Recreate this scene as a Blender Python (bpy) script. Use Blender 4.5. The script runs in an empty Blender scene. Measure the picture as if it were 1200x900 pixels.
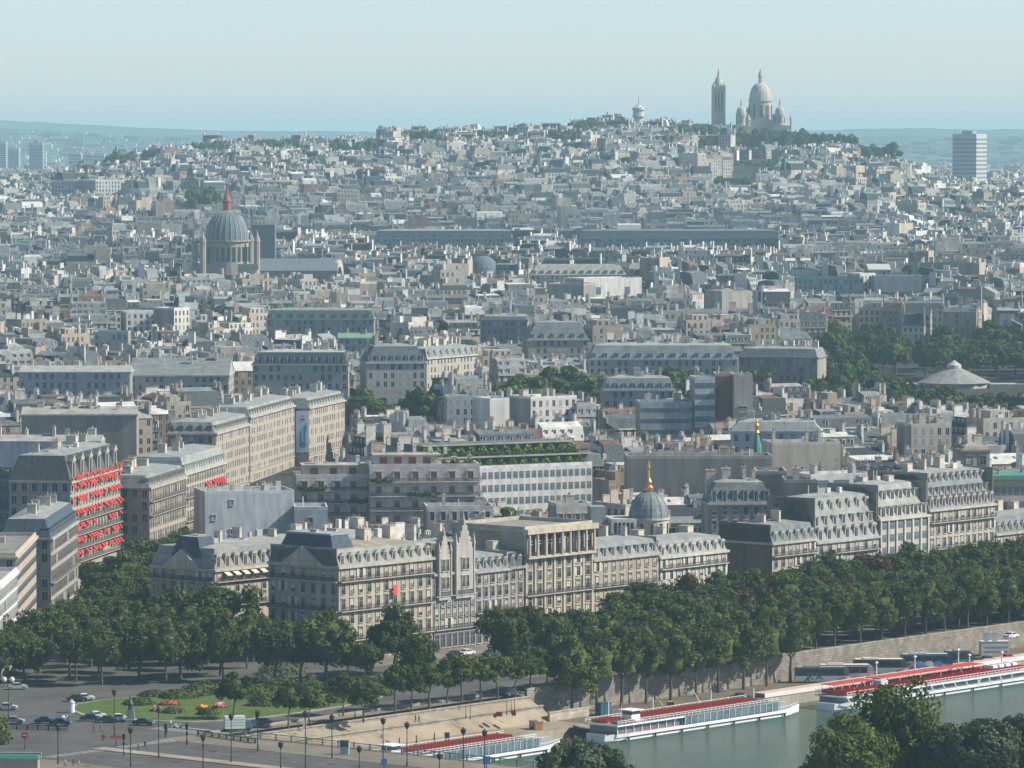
import bpy, math, random
import numpy as np
from mathutils import Vector, Matrix
R=math.radians
rnd=random.Random(11)
S=bpy.context.scene
COL=S.collection
# ------------------------------------------------------------------ camera, sky, sun, exposure
F=5744.0; H=116.0; PITCH=R(2.912)          # F in pixels of a 1200 px wide frame
cd=bpy.data.cameras.new('camera'); cam=bpy.data.objects.new('camera',cd); COL.objects.link(cam)
cd.sensor_width=36; cd.lens=36*F/1200; cd.clip_start=5; cd.clip_end=60000
cam.location=(0,0,H); cam.rotation_euler=(R(90)-PITCH,0,0); S.camera=cam
SUN_AZ=R(93); SUN_EL=R(40)                 # azimuth clockwise from +Y (view direction)
W=bpy.data.worlds.new('World'); S.world=W; W.use_nodes=True
nt=W.node_tree; bg=nt.nodes['Background']; sky=nt.nodes.new('ShaderNodeTexSky')
sky.sky_type='NISHITA'; sky.sun_disc=False; sky.sun_elevation=SUN_EL; sky.sun_rotation=SUN_AZ
sky.altitude=100; sky.air_density=0.68; sky.dust_density=0.45; sky.ozone_density=1.5
wb=nt.nodes.new('ShaderNodeMix'); wb.data_type='RGBA'; wb.blend_type='MULTIPLY'; wb.inputs[0].default_value=1; wb.inputs[7].default_value=(.975,.985,1.035,1); nt.links.new(sky.outputs[0],wb.inputs[6]); nt.links.new(wb.outputs[2],bg.inputs[0]); bg.inputs[1].default_value=0.105
sl=bpy.data.lights.new('sun','SUN'); sl.energy=5.0; sl.angle=R(0.53); sl.color=(1.0,0.93,0.82)
so=bpy.data.objects.new('sun',sl); COL.objects.link(so)
sd=Vector((math.sin(SUN_AZ)*math.cos(SUN_EL),math.cos(SUN_AZ)*math.cos(SUN_EL),math.sin(SUN_EL)))
so.rotation_euler=sd.to_track_quat('Z','Y').to_euler(); so.location=(400,600,400)
S.view_settings.view_transform='Standard'; S.view_settings.look='None'; S.view_settings.gamma=1
S.view_settings.exposure=0.50; S.view_settings.use_curve_mapping=False
S.cycles.max_bounces=4; S.cycles.diffuse_bounces=2; S.cycles.glossy_bounces=2; S.cycles.transmission_bounces=2
S.cycles.volume_bounces=0; S.cycles.transparent_max_bounces=8
HAZE_DENSITY=0.70e-4; HAZE_COLOR=(0.56,0.90,1.0,1)

# ------------------------------------------------------------------ where things stand
CP,SP=math.cos(PITCH),math.sin(PITCH)
def ray(px,py):
    u=(px-600)/F; v=(450-py)/F
    return (u, CP+v*SP, -SP+v*CP)
def G(px,py,z=0.0):
    d=ray(px,py); t=(z-H)/d[2]
    return (d[0]*t,d[1]*t)
def zat(py,Y):
    d=ray(600,py); return H+d[2]/d[1]*Y
def pix(x,y,z):
    dz=z-H; c=y*CP-dz*SP; w=dz*CP+y*SP
    return (600+F*x/c, 450-F*w/c)
def X(px,Y,z=0): return (px-600)/F*(Y*CP-(z-H)*SP)
# river frame: origin on the quay wall, e along the river, n towards the water
OX,OY=57.0,1079.0; E=(0.64,0.768); N=(0.768,-0.64); RA=math.atan2(.768,.64)
def ST(s,t): return (OX+E[0]*s+N[0]*t, OY+E[1]*s+N[1]*t)
def sstep(a,b,x):
    t=min(1,max(0,(x-a)/(b-a))); return t*t*(3-2*t)
RPX=[-400,-100,0,60,110,130,200,240,340,430,480,600,680,700,760,830,930,960,1000,1040,1060,1110,1200,1500]
RZ =[45,45,48,54,62,76,80,86,88,90,97,98,102,107,106,100,98,95,89,72,62,50,46,44]
def base(y): return 26*sstep(1300,3600,y)+18*sstep(4500,9000,y)
def terr(x,y):
    if y<1300: return 0.0
    b=base(y)
    if y>3300:
        px=600+F*x/4700
        h=float(np.interp(px,RPX,RZ))
        k=sstep(3450,4620,y)*(1-sstep(4850,5800,y))
        b=b+(h-b)*k if h>b else b
    return b

# ------------------------------------------------------------------ materials
MATS={}
def nodes(name):
    m=bpy.data.materials.new(name); m.use_nodes=True; MATS[name]=m
    t=m.node_tree; b=t.nodes['Principled BSDF']; b.inputs['Specular IOR Level'].default_value=.3
    return m,t,b
def N_(t,k,**kw):
    n=t.nodes.new(k)
    for a,v in kw.items(): setattr(n,a,v)
    return n
def L(t,a,b): t.links.new(a,b)
def math_(t,op,a,b=None,c=None):
    n=N_(t,'ShaderNodeMath',operation=op)
    for i,x in enumerate((a,b,c)):
        if x is None: continue
        if isinstance(x,(int,float)): n.inputs[i].default_value=x
        else: L(t,x,n.inputs[i])
    return n.outputs[0]
def mixc(t,f,a,b,mode='MIX'):
    n=N_(t,'ShaderNodeMix',data_type='RGBA',blend_type=mode)
    for i,x in ((0,f),(6,a),(7,b)):
        if isinstance(x,(int,float)): n.inputs[i].default_value=x
        elif isinstance(x,tuple): n.inputs[i].default_value=x if len(x)==4 else (*x,1)
        else: L(t,x,n.inputs[i])
    return n.outputs[2]
def noise(t,scale,detail=3,coord='Object',rough=.6):
    tc=N_(t,'ShaderNodeTexCoord'); n=N_(t,'ShaderNodeTexNoise'); n.inputs['Scale'].default_value=scale
    n.inputs['Detail'].default_value=detail; n.inputs['Roughness'].default_value=rough
    L(t,tc.outputs[coord],n.inputs['Vector']); return n.outputs['Fac'],n
def ramp(t,f,a,b):
    n=N_(t,'ShaderNodeMapRange'); n.inputs[1].default_value=a; n.inputs[2].default_value=b; L(t,f,n.inputs[0]); return n.outputs[0]
WARM=(.84,.83,.79)   # overall masonry reflectance
def tint(t):
    n=N_(t,'ShaderNodeAttribute',attribute_name='tint'); return mixc(t,1.0,n.outputs['Color'],WARM,'MULTIPLY')
def simple(name,c,rough=.7,metal=0,var=.25,scale=.4,spec=.3):
    m,t,b=nodes(name); b.inputs['Roughness'].default_value=rough; b.inputs['Metallic'].default_value=metal
    b.inputs['Specular IOR Level'].default_value=spec
    f,_=noise(t,scale,4)
    lo=tuple(x*(1-var) for x in c); hi=tuple(min(1,x*(1+var)) for x in c)
    L(t,mixc(t,ramp(t,f,.3,.7),lo,hi),b.inputs['Base Color']); return m
def tinted(name,rough=.85,metal=0,var=.22,scale=.25,streak=False,spec=.25):
    m,t,b=nodes(name); b.inputs['Roughness'].default_value=rough; b.inputs['Metallic'].default_value=metal
    b.inputs['Specular IOR Level'].default_value=spec
    f,n=noise(t,scale,5)
    if streak:
        mp=N_(t,'ShaderNodeMapping'); mp.inputs['Scale'].default_value=(1,1,.15)
        tc=[x for x in t.nodes if x.bl_idname=='ShaderNodeTexCoord'][0]
        L(t,tc.outputs['Object'],mp.inputs[0]); L(t,mp.outputs[0],n.inputs['Vector'])
    g=math_(t,'ADD',math_(t,'MULTIPLY',ramp(t,f,.3,.7),2*var),1-var)
    cc=N_(t,'ShaderNodeCombineColor'); 
    for i in range(3): L(t,g,cc.inputs[i])
    L(t,mixc(t,1.0,tint(t),cc.outputs[0],'MULTIPLY'),b.inputs['Base Color']); return m,t,b
tinted('blank_wall',streak=True,var=.30,spec=.1)
tinted('stone',scale=.6,var=.26,streak=True,spec=.1)
tinted('chimney_masonry',scale=.8,var=.25)
m_,t_,b_=tinted('zinc',rough=.7,var=.28,scale=.35,spec=.12)
# standing seams of the sheet metal
tc_=N_(t_,'ShaderNodeTexCoord'); sp_=N_(t_,'ShaderNodeSeparateXYZ'); L(t_,tc_.outputs['Object'],sp_.inputs[0])
fr_=math_(t_,'LESS_THAN',math_(t_,'FRACT',math_(t_,'DIVIDE',sp_.outputs[0],.9)),.10); src=b_.inputs['Base Color'].links[0].from_socket
nf_,_=noise(t_,.9,2); pat=math_(t_,'GREATER_THAN',nf_,.60)
c1_=mixc(t_,math_(t_,'MULTIPLY',fr_,.35),src,(.05,.06,.065)); L(t_,mixc(t_,math_(t_,'MULTIPLY',pat,.22),c1_,(.40,.41,.41)),b_.inputs['Base Color'])
tinted('slate',rough=.75,var=.35,scale=1.2,spec=.12)
tinted('paint',rough=.45,var=.1,scale=.7,spec=.4)
tinted('cloth',rough=.9,var=.15,scale=.8)
def window_wall():
    m,t,b=nodes('window_wall')
    uv=N_(t,'ShaderNodeUVMap',uv_map='UVMap'); sp=N_(t,'ShaderNodeSeparateXYZ'); L(t,uv.outputs[0],sp.inputs[0])
    u=math_(t,'DIVIDE',sp.outputs[0],2.7); v=math_(t,'DIVIDE',sp.outputs[1],3.15)
    fu=math_(t,'FRACT',u); fv=math_(t,'FRACT',v); iu=math_(t,'FLOOR',u); iv=math_(t,'FLOOR',v)
    def box(f,c,h): return math_(t,'LESS_THAN',math_(t,'ABSOLUTE',math_(t,'SUBTRACT',f,c)),h)
    win=math_(t,'MULTIPLY',box(fu,.5,.22),box(fv,.5,.33))
    sur=math_(t,'MULTIPLY',box(fu,.5,.29),box(fv,.52,.40))
    mull=math_(t,'MULTIPLY',win,box(fu,.5,.03))
    wn=N_(t,'ShaderNodeTexWhiteNoise',noise_dimensions='2D'); cv=N_(t,'ShaderNodeCombineXYZ'); L(t,iu,cv.inputs[0]); L(t,iv,cv.inputs[1]); L(t,cv.outputs[0],wn.inputs[0])
    cur=math_(t,'GREATER_THAN',wn.outputs[0],.72)
    f,_=noise(t,.3,5); g=math_(t,'ADD',math_(t,'MULTIPLY',ramp(t,f,.3,.7),.36),.8)
    cc=N_(t,'ShaderNodeCombineColor')
    for i in range(3): L(t,g,cc.inputs[i])
    wall=mixc(t,1.0,tint(t),cc.outputs[0],'MULTIPLY')
    wall=mixc(t,math_(t,'MULTIPLY',sur,.45),wall,mixc(t,.5,tint(t),(.62,.58,.5)))
    course=box(fv,.02,.035); wall=mixc(t,math_(t,'MULTIPLY',course,.35),wall,(.16,.15,.14))
    gl=mixc(t,cur,(.022,.028,.034),(.30,.28,.25))
    c=mixc(t,win,wall,gl); c=mixc(t,math_(t,'MULTIPLY',mull,.6),c,(.45,.45,.43))
    L(t,c,b.inputs['Base Color'])
    L(t,math_(t,'SUBTRACT',.85,math_(t,'MULTIPLY',win,.6)),b.inputs['Roughness'])
window_wall()
def leaf_mat(name,c1,c2):
    m,t,b=nodes(name); b.inputs['Roughness'].default_value=.8; b.inputs['Specular IOR Level'].default_value=.08
    f,_=noise(t,.35,4); oi=N_(t,'ShaderNodeObjectInfo')
    c=mixc(t,ramp(t,f,.3,.7),c1,c2)
    c=mixc(t,math_(t,'MULTIPLY',oi.outputs['Random'],.35),c,tuple(x*.6 for x in c1))
    at=N_(t,'ShaderNodeAttribute',attribute_name='tint'); c=mixc(t,1.0,c,at.outputs['Color'],'MULTIPLY')
    L(t,c,b.inputs['Base Color'])
    tr=N_(t,'ShaderNodeBsdfTranslucent'); L(t,c,tr.inputs[0]); mx=N_(t,'ShaderNodeMixShader'); mx.inputs[0].default_value=.22
    out=t.nodes['Material Output']; L(t,b.outputs[0],mx.inputs[1]); L(t,tr.outputs[0],mx.inputs[2]); L(t,mx.outputs[0],out.inputs[0])
leaf_mat('plane_leaves',(.080,.112,.028),(.155,.185,.050))
leaf_mat('ivy_leaves',(.12,.20,.04),(.20,.28,.07))
leaf_mat('dark_leaves',(.052,.080,.022),(.120,.150,.042))
leaf_mat('rusty_leaves',(.085,.070,.030),(.15,.085,.035))
leaf_mat('yellow_leaves',(.10,.12,.035),(.16,.17,.05))
leaf_mat('grey_leaves',(.075,.105,.062),(.12,.15,.08))
simple('bark',(.10,.08,.06),.9,scale=2)
simple('glass_dark',(.03,.04,.05),.12,spec=.6,var=.3)
simple('glass_blue',(.10,.16,.19),.12,spec=.7,var=.35,scale=.3)
simple('iron',(.03,.033,.036),.6)
simple('white_paint',(.72,.74,.74),.4,var=.08)
simple('gold',(.75,.40,.14),.35,metal=.8,var=.1)
simple('verdigris',(.08,.24,.17),.7,var=.15)
simple('rubber',(.02,.02,.02),.8)
def asphalt(name,c,scale=.08):
    c=(c[0]*.88,c[1]*.86,c[2]*.76)
    m,t,b=nodes(name); b.inputs['Roughness'].default_value=.95; b.inputs['Specular IOR Level'].default_value=.08
    f,_=noise(t,scale,6,rough=.65); f2,_=noise(t,3.0,3)
    col=mixc(t,ramp(t,f,.3,.7),tuple(x*.68 for x in c),tuple(x*1.28 for x in c))
    col=mixc(t,math_(t,'MULTIPLY',ramp(t,f2,.35,.65),.3),col,tuple(x*.7 for x in c))
    L(t,col,b.inputs['Base Color'])
asphalt('asphalt',(.115,.116,.118)); asphalt('pavement_stone',(.22,.20,.178)); asphalt('sand',(.33,.285,.23),.12); asphalt('city_floor',(.06,.06,.06),.02)
asphalt('quay_cobbles',(.17,.145,.125),.15); asphalt('kerb_stone',(.34,.31,.28))
asphalt('grass',(.10,.15,.045),.3)

# ------------------------------------------------------------------ mesh builder
class MB:
    def __init__(s):
        s.v=[];s.f=[];s.m=[];s.t=[];s.uv=[];s.mats=[];s.o=(0,0,0);s.c=1.;s.s=0.
    def at(s,x=0,y=0,z=0,a=0.):
        s.o=(x,y,z); s.c=math.cos(a); s.s=math.sin(a); return s
    def P(s,x,y,z):
        s.v.append((s.o[0]+x*s.c-y*s.s, s.o[1]+x*s.s+y*s.c, s.o[2]+z)); return len(s.v)-1
    def mi(s,n):
        if n not in s.mats: s.mats.append(n)
        return s.mats.index(n)
    def face(s,idx,mat,t=(1,1,1),uv=None):
        s.f.append(idx); s.m.append(s.mi(mat)); s.t.append(t); s.uv.append(uv or [(0,0)]*len(idx))
    def quad(s,a,b,c,d,mat,t=(1,1,1),uv=None):
        s.face([s.P(*a),s.P(*b),s.P(*c),s.P(*d)],mat,t,uv)
    def poly(s,pts,mat,t=(1,1,1)): s.face([s.P(*p) for p in pts],mat,t)
    def box(s,x0,x1,y0,y1,z0,z1,mat,t=(1,1,1),top=None,tt=None,bottom=False,skip=''):
        i=[s.P(*p) for p in ((x0,y0,z0),(x1,y0,z0),(x1,y1,z0),(x0,y1,z0),(x0,y0,z1),(x1,y0,z1),(x1,y1,z1),(x0,y1,z1))]
        if 'f' not in skip: s.face([i[0],i[1],i[5],i[4]],mat,t)
        if 'r' not in skip: s.face([i[1],i[2],i[6],i[5]],mat,t)
        if 'b' not in skip: s.face([i[2],i[3],i[7],i[6]],mat,t)
        if 'l' not in skip: s.face([i[3],i[0],i[4],i[7]],mat,t)
        if 't' not in skip: s.face([i[4],i[5],i[6],i[7]],top or mat,tt or t)
        if bottom: s.face([i[3],i[2],i[1],i[0]],mat,t)
    def frus(s,x0,x1,y0,y1,z0,ix,iy,z1,mat,t=(1,1,1),top=None,tt=None):
        """box whose top is inset by ix, iy"""
        i=[s.P(*p) for p in ((x0,y0,z0),(x1,y0,z0),(x1,y1,z0),(x0,y1,z0),(x0+ix,y0+iy,z1),(x1-ix,y0+iy,z1),(x1-ix,y1-iy,z1),(x0+ix,y1-iy,z1))]
        for q in ([0,1,5,4],[1,2,6,5],[2,3,7,6],[3,0,4,7]): s.face([i[k] for k in q],mat,t)
        s.face([i[k] for k in (4,5,6,7)],top or mat,tt or t)
    def prism(s,pts,z0,z1,mat,t=(1,1,1),top=None,tt=None):
        n=len(pts); a=[s.P(x,y,z0) for x,y in pts]; b=[s.P(x,y,z1) for x,y in pts]
        for k in range(n): s.face([a[k],a[(k+1)%n],b[(k+1)%n],b[k]],mat,t)
        s.face(b,top or mat,tt or t)
    def lathe(s,cx,cy,prof,n,mat,t=(1,1,1),cap=True,a0=0.):
        rings=[]
        for r,z in prof: rings.append([s.P(cx+r*math.cos(a0+2*math.pi*k/n),cy+r*math.sin(a0+2*math.pi*k/n),z) for k in range(n)])
        for q in range(len(rings)-1):
            for k in range(n): s.face([rings[q][k],rings[q][(k+1)%n],rings[q+1][(k+1)%n],rings[q+1][k]],mat,t)
        if cap: s.face(rings[-1],mat,t)
    def tube(s,p,q,r0,r1,n,mat,t=(1,1,1),caps=True):
        p=Vector(p);q=Vector(q);d=(q-p).normalized(); u=d.orthogonal().normalized(); w=d.cross(u)
        A=[];B=[]
        for k in range(n):
            a=2*math.pi*k/n; o=u*math.cos(a)+w*math.sin(a); A.append(s.P(*(p+o*r0))); B.append(s.P(*(q+o*r1)))
        for k in range(n): s.face([A[k],A[(k+1)%n],B[(k+1)%n],B[k]],mat,t)
        if caps: s.face(B,mat,t); s.face(A[::-1],mat,t)
    def mesh(s,name):
        me=bpy.data.meshes.new(name); me.from_pydata(s.v,[],s.f)
        for n in s.mats: me.materials.append(MATS[n])
        me.polygons.foreach_set('material_index',s.m)
        ln=[len(f) for f in s.f]
        col=np.repeat(np.array([(*t,1.) for t in s.t],dtype=np.float32).reshape(-1,4),ln,axis=0)
        a=me.color_attributes.new('tint','FLOAT_COLOR','CORNER'); a.data.foreach_set('color',col.ravel())
        u=me.uv_layers.new(name='UVMap'); u.data.foreach_set('uv',np.array([p for q in s.uv for p in q],dtype=np.float32).ravel())
        me.update(); return me
    def build(s,name,parent=None,**kw):
        return link(name,s.mesh(name),parent,**kw)
def link(name,me,parent=None,loc=None,rz=0,**kw):
    o=bpy.data.objects.new(name,me); COL.objects.link(o)
    if parent is not None: o.parent=parent
    if loc is not None: o.location=loc
    if rz: o.rotation_euler=(0,0,rz)
    for k,v in kw.items(): o[k]=v
    return o
def thing(name,label,cat,loc=(0,0,0),rz=0,group=None):
    o=link(name,None,None,loc,rz,label=label,category=cat)
    if group: o['group']=group
    return o
def shade(o):
    for p in o.data.polygons: p.use_smooth=True
# ------------------------------------------------------------------ building pieces shared by every building
def wallq(mb,x0,y0,x1,y1,z0,z1,mat,t,u0=None):
    l=math.hypot(x1-x0,y1-y0); nb=max(1,round(l/2.7)); fl=max(1,round((z1-z0)/3.15))
    u0=rnd.randint(0,400)*2.7 if u0 is None else u0; v0=0
    mb.quad((x0,y0,z0),(x1,y1,z0),(x1,y1,z1),(x0,y0,z1),mat,t,[(u0,v0),(u0+nb*2.7,v0),(u0+nb*2.7,v0+fl*3.15),(u0,v0+fl*3.15)])
def stack(mb,x,y,z0,z1,lx,ly,t,pots=True,rr=rnd):
    mb.box(x-lx/2,x+lx/2,y-ly/2,y+ly/2,z0,z1,'chimney_masonry',t)
    mb.box(x-lx/2-.08,x+lx/2+.08,y-ly/2-.08,y+ly/2+.08,z1,z1+.18,'chimney_masonry',tuple(c*.8 for c in t),bottom=True)
    if pots:
        n=max(1,int(max(lx,ly)/.75)); pt=(.26,.13,.085) if rr.random()<.5 else (.40,.35,.29)
        for k in range(n):
            f=(k+.5)/n-.5; cx=x+(f*lx if lx>ly else 0); cy=y+(f*ly if ly>=lx else 0); h=.5+.35*rr.random()
            mb.lathe(cx,cy,[(.16,z1+.18),(.12,z1+.18+h)],4,'chimney_masonry',pt)
def dormer(mb,x,y,z,w,h,d,t,rt,face='f'):
    """dormer window whose front stands at y (facing -y)"""
    mb.box(x-w/2,x+w/2,y,y+d,z,z+h,'paint',t,top='zinc',tt=rt)
    mb.quad((x-w*.3,y-.03,z+.25),(x+w*.3,y-.03,z+.25),(x+w*.3,y-.03,z+h-.25),(x-w*.3,y-.03,z+h-.25),'glass_dark')
    mb.box(x-w/2-.12,x+w/2+.12,y-.15,y+d,z+h,z+h+.14,'zinc',rt,bottom=True)
# ------------------------------------------------------------------ far setting: city floor, far hills, haze
def structure(name,o): o['kind']='structure'; return o
def ground_sheet():
    mb=MB(); ys=[1010,1100,1200,1300]+[1300+90*k for k in range(1,50)]+[6000,7000,8500,10000,13000,17000,24000,34000]
    # beyond the quay wall line only: rows start on the wall
    xs=np.linspace(-1,1,61)
    rows=[]
    for y in ys:
        w=max(420,y*.21)
        rows.append([(x*w,y,(terr(x*w,y) if y>1300 else 0)-.02) for x in xs])
    for a,b in zip(rows,rows[1:]):
        for k in range(60):
            q=(a[k],a[k+1],b[k+1],b[k])
            if all((p[0]-OX)*N[0]+(p[1]-OY)*N[1] < -62 for p in q) or a[k][1]>=1300: mb.quad(*q,'city_floor')
    return structure('ground',mb.build('ground',kind='structure',label='dark street floor and open ground running under the whole city',category='ground'))
ground_sheet()
simple('far_hill',(.06,.09,.05),.9,scale=.002,var=.5)
simple('far_field',(.20,.19,.14),.9,scale=.004,var=.5)
def far_ridge():
    pr=[(-500,142),(0,141),(60,144),(150,149),(260,153),(420,154),(560,158),(700,156),(900,155),(1010,151),(1080,150),(1140,152),(1200,151),(1700,150)]
    for nm,Y,dy in (('hills',17500,0),('hills',13500,9)):
        mb=MB(); r2=random.Random(Y); prev=None
        for px in range(-400,1620,12):
            p=np.interp(px,[a for a,b in pr],[b for a,b in pr])+dy+r2.uniform(-.5,.5)
            x=X(px,Y); z=zat(p,Y); cur=[(x,Y-2600,42),(x,Y-900,z*.55+20),(x,Y,z),(x,Y+2500,40)]
            if prev:
                for k in range(3): mb.quad(prev[k],cur[k],cur[k+1],prev[k+1],'far_hill')
            prev=cur
        o=mb.build(nm,kind='structure',label='low wooded hills on the hazy horizon' if dy==0 else 'lower hazy slope in front of the horizon hills',category='hills'); shade(o)
far_ridge()
def haze_box():
    mb=MB(); mb.box(-5200,5200,-300,24000,-14,188,'white_paint',bottom=True)
    m=bpy.data.materials.new('haze'); m.use_nodes=True; t=m.node_tree; t.nodes.clear(); out=t.nodes.new('ShaderNodeOutputMaterial')
    v=t.nodes.new('ShaderNodeVolumePrincipled'); v.inputs['Color'].default_value=HAZE_COLOR; v.inputs['Density'].default_value=HAZE_DENSITY; v.inputs['Anisotropy'].default_value=0.0
    t.links.new(v.outputs[0],out.inputs['Volume']); MATS['haze']=m; mb.mats=['haze']; mb.m=[0]*len(mb.m)
    mb.build('haze',kind='stuff',label='thin blue summer haze over the whole city',category='haze')
haze_box()

# ------------------------------------------------------------------ a building from a lot
WT=[(.52,.45,.34),(.45,.39,.31),(.55,.49,.40),(.38,.36,.33),(.64,.61,.56),(.45,.36,.28),(.40,.41,.41),(.57,.51,.44),(.74,.72,.68),(.33,.29,.25),(.36,.24,.18)]
WN=['cream stone','beige stone','pale sandstone','grey stone','off-white rendered','tan stone','cool grey rendered','light stone','bright white','weathered brown stone','red-brown brick']
RT=[(.150,.170,.178),(.215,.235,.240),(.105,.122,.130),(.050,.060,.068),(.32,.33,.33),(.17,.105,.08),(.62,.62,.59)]
RN=['grey zinc','pale zinc','dull lead grey','dark slate','light metal','brown tile','whitish']
def gen(w,ro,chs,W,D,h,st,wi,ri,r,lod=0):
    ch=chs if isinstance(chs,MB) else None
    def C_():
        if ch is not None: return ch
        chs.append(MB()); return chs[-1]
    fq=r.uniform(.6,1.0); wt=tuple(min(.8,c*fq) for c in WT[wi]); rt=RT[ri]; dark=RT[3] if r.random()<.6 else RT[2]
    zb=-6
    bl=r.random()<.75; br=r.random()<.65
    fq=r.uniform(.6,.98); pw=tuple(c*fq for c in (WT[r.choice((0,1,3,4,9,7,8,4))]))
    wallq(w,0,0,W,0,0,h,'window_wall',wt); w.quad((0,0,zb),(W,0,zb),(W,0,0),(0,0,0),'blank_wall',wt)
    if lod<2:
        wallq(w,W,D,0,D,0,h,'window_wall',wt)
    else: w.quad((W,D,0),(0,D,0),(0,D,h),(W,D,h),'blank_wall',wt)
    for side,b in ((0,bl),(1,br)):
        a,c=((0,D),(0,0)) if side==0 else ((W,0),(W,D))
        if b: w.quad((*a,zb),(*c,zb),(*c,h),(*a,h),'blank_wall',pw)
        else: wallq(w,*a,*c,0,h,'window_wall',wt)
    if st==0:   # mansard
        mh=r.choice((3.0,3.2,3.4,5.6)); ins=1.0 if mh<4 else 1.7
        if lod<2:
            w.box(-.0,W,-.4,D+.4,h-.35,h+.02,'stone',tuple(min(.8,c*1.1) for c in wt),bottom=True)
            for fz in (h-3.3,4.2): w.box(.2,W-.2,-.75,-.02,fz-.15,fz,'stone',wt,bottom=True); w.quad((.2,-.74,fz),(W-.2,-.74,fz),(W-.2,-.74,fz+.8),(.2,-.74,fz+.8),'iron') if r.random()<.5 else None
        ix=0 if (bl and br) else (ins if not bl or not br else 0)
        x0=0 if bl else ins; x1=W if br else W-ins
        i=[ro.P(*p) for p in ((0,0,h),(W,0,h),(W,D,h),(0,D,h),(x0,ins,h+mh),(x1,ins,h+mh),(x1,D-ins,h+mh),(x0,D-ins,h+mh))]
        mm,mt=('slate',dark) if r.random()<.55 else ('zinc',rt)
        for q in ([0,1,5,4],[1,2,6,5],[2,3,7,6],[3,0,4,7]): ro.face([i[k] for k in q],mm,mt)
        rh=r.uniform(.6,1.6); a=ro.P(x0,D/2,h+mh+rh); b=ro.P(x1,D/2,h+mh+rh)
        ro.face([i[4],i[5],b,a],'zinc',rt); ro.face([i[6],i[7],a,b],'zinc',rt); ro.face([i[5],i[6],b],'zinc',rt); ro.face([i[7],i[4],a],'zinc',rt)
        if lod<3:
            nb=max(1,int(W/2.7)); dt=(.66,.64,.60) if r.random()<.6 else rt
            for k in range(nb):
                if nb>3 and r.random()<.12: continue
                x=(k+.5)*W/nb
                if lod<2: dormer(ro,x,.25,h+.35,1.35,1.9,1.3,dt,rt)
                else:
                    ro.quad((x-.55,.22,h+.4),(x+.55,.22,h+.4),(x+.55,.22,h+2.2),(x-.55,.22,h+2.2),'paint',dt); ro.quad((x-.3,.19,h+.7),(x+.3,.19,h+.7),(x+.3,.19,h+1.9),(x-.3,.19,h+1.9),'glass_dark')
                if mh>5 and lod<2: dormer(ro,x,1.15,h+3.4,1.1,1.5,1.0,dt,rt)
        top=h+mh+rh
    elif st==1: # flat
        w.box(0,W,0,.3,h,h+.9,'blank_wall',wt); w.box(0,W,D-.3,D,h,h+.9,'blank_wall',wt); w.box(0,.3,.3,D-.3,h,h+.9,'blank_wall',wt); w.box(W-.3,W,.3,D-.3,h,h+.9,'blank_wall',wt)
        ft=r.choice(((.30,.29,.27),(.42,.41,.39),(.22,.23,.24),(.55,.54,.50)))
        ro.quad((.3,.3,h+.1),(W-.3,.3,h+.1),(W-.3,D-.3,h+.1),(.3,D-.3,h+.1),'blank_wall',ft)
        if r.random()<.6:
            a=r.uniform(.1,.3)*W; b=r.uniform(.6,.9)*W; s2=r.uniform(1.5,3)
            ro.box(a,b,s2,D-1.5,h+.1,h+3.1,'blank_wall',wt,top='blank_wall',tt=ft); wallq(ro,a,s2-.03,b,s2-.03,h+.1,h+3.05,'window_wall',wt)
        for k in range(r.randint(2,5)):
            x=r.uniform(1,W-3); y=r.uniform(1,D-3); ro.box(x,x+r.uniform(.8,2.4),y,y+r.uniform(.8,2.2),h+.1,h+r.uniform(1.2,4.4),'paint',r.choice(((.62,.62,.6),(.4,.42,.43),(.7,.68,.62),(.5,.45,.38))))
        top=h+1.2
    else:       # gable
        rh=D*r.uniform(.16,.30); a0=ro.P(-.05,-.25,h-.05); a1=ro.P(W+.05,-.25,h-.05); c0=ro.P(-.05,D/2,h+rh); c1=ro.P(W+.05,D/2,h+rh); b0=ro.P(-.05,D+.25,h-.05); b1=ro.P(W+.05,D+.25,h-.05)
        mm='zinc' if ri!=3 else 'slate'
        ro.face([a0,a1,c1,c0],mm,rt); ro.face([b1,b0,c0,c1],mm,rt)
        w.face([w.P(0,0,h),w.P(0,D/2,h+rh-.05),w.P(0,D,h)],'blank_wall',pw); w.face([w.P(W,0,h),w.P(W,D,h),w.P(W,D/2,h+rh-.05)],'blank_wall',pw)
        if lod<2:
            for k in range(r.randint(0,4)):
                x=r.uniform(1.5,W-1.5); ro.quad((x-.4,D*.22,h+rh*.46+.1),(x+.4,D*.22,h+rh*.46+.1),(x+.4,D*.34,h+rh*.70+.1),(x-.4,D*.34,h+rh*.70+.1),'glass_blue')
        top=h+rh
    # party walls with their chimney stacks
    ct=r.choice(((.62,.59,.54),(.52,.47,.40),(.74,.73,.70),(.42,.34,.28),(.68,.66,.62)))
    if st!=1 or r.random()<.5:
        for x in ((.3,W-.3) if r.random()<.7 else (.3,) if r.random()<.5 else (W-.3,)):
            zr=top-.2 if st==0 else h+1
            if st==0 and lod<3: w.box(x-.25,x+.25,.5,D-.5,h,h+(2.9 if r.random()<.5 else 3.4),'blank_wall',ct)
            for k in range(r.choice((1,1,2,2) if lod<2 else (1,))):
                ly=r.uniform(1.6,4.2); y=r.uniform(2.2,D-2.2); stack(C_(),x,y,h-.2,top+r.uniform(.7,2.6),.75,ly,ct,lod<2,r)
        if r.random()<.4: stack(C_(),W*r.uniform(.35,.65),D*r.uniform(.35,.65),h,top+r.uniform(.6,1.6),r.uniform(.8,2),.7,ct,lod<2,r)
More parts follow.
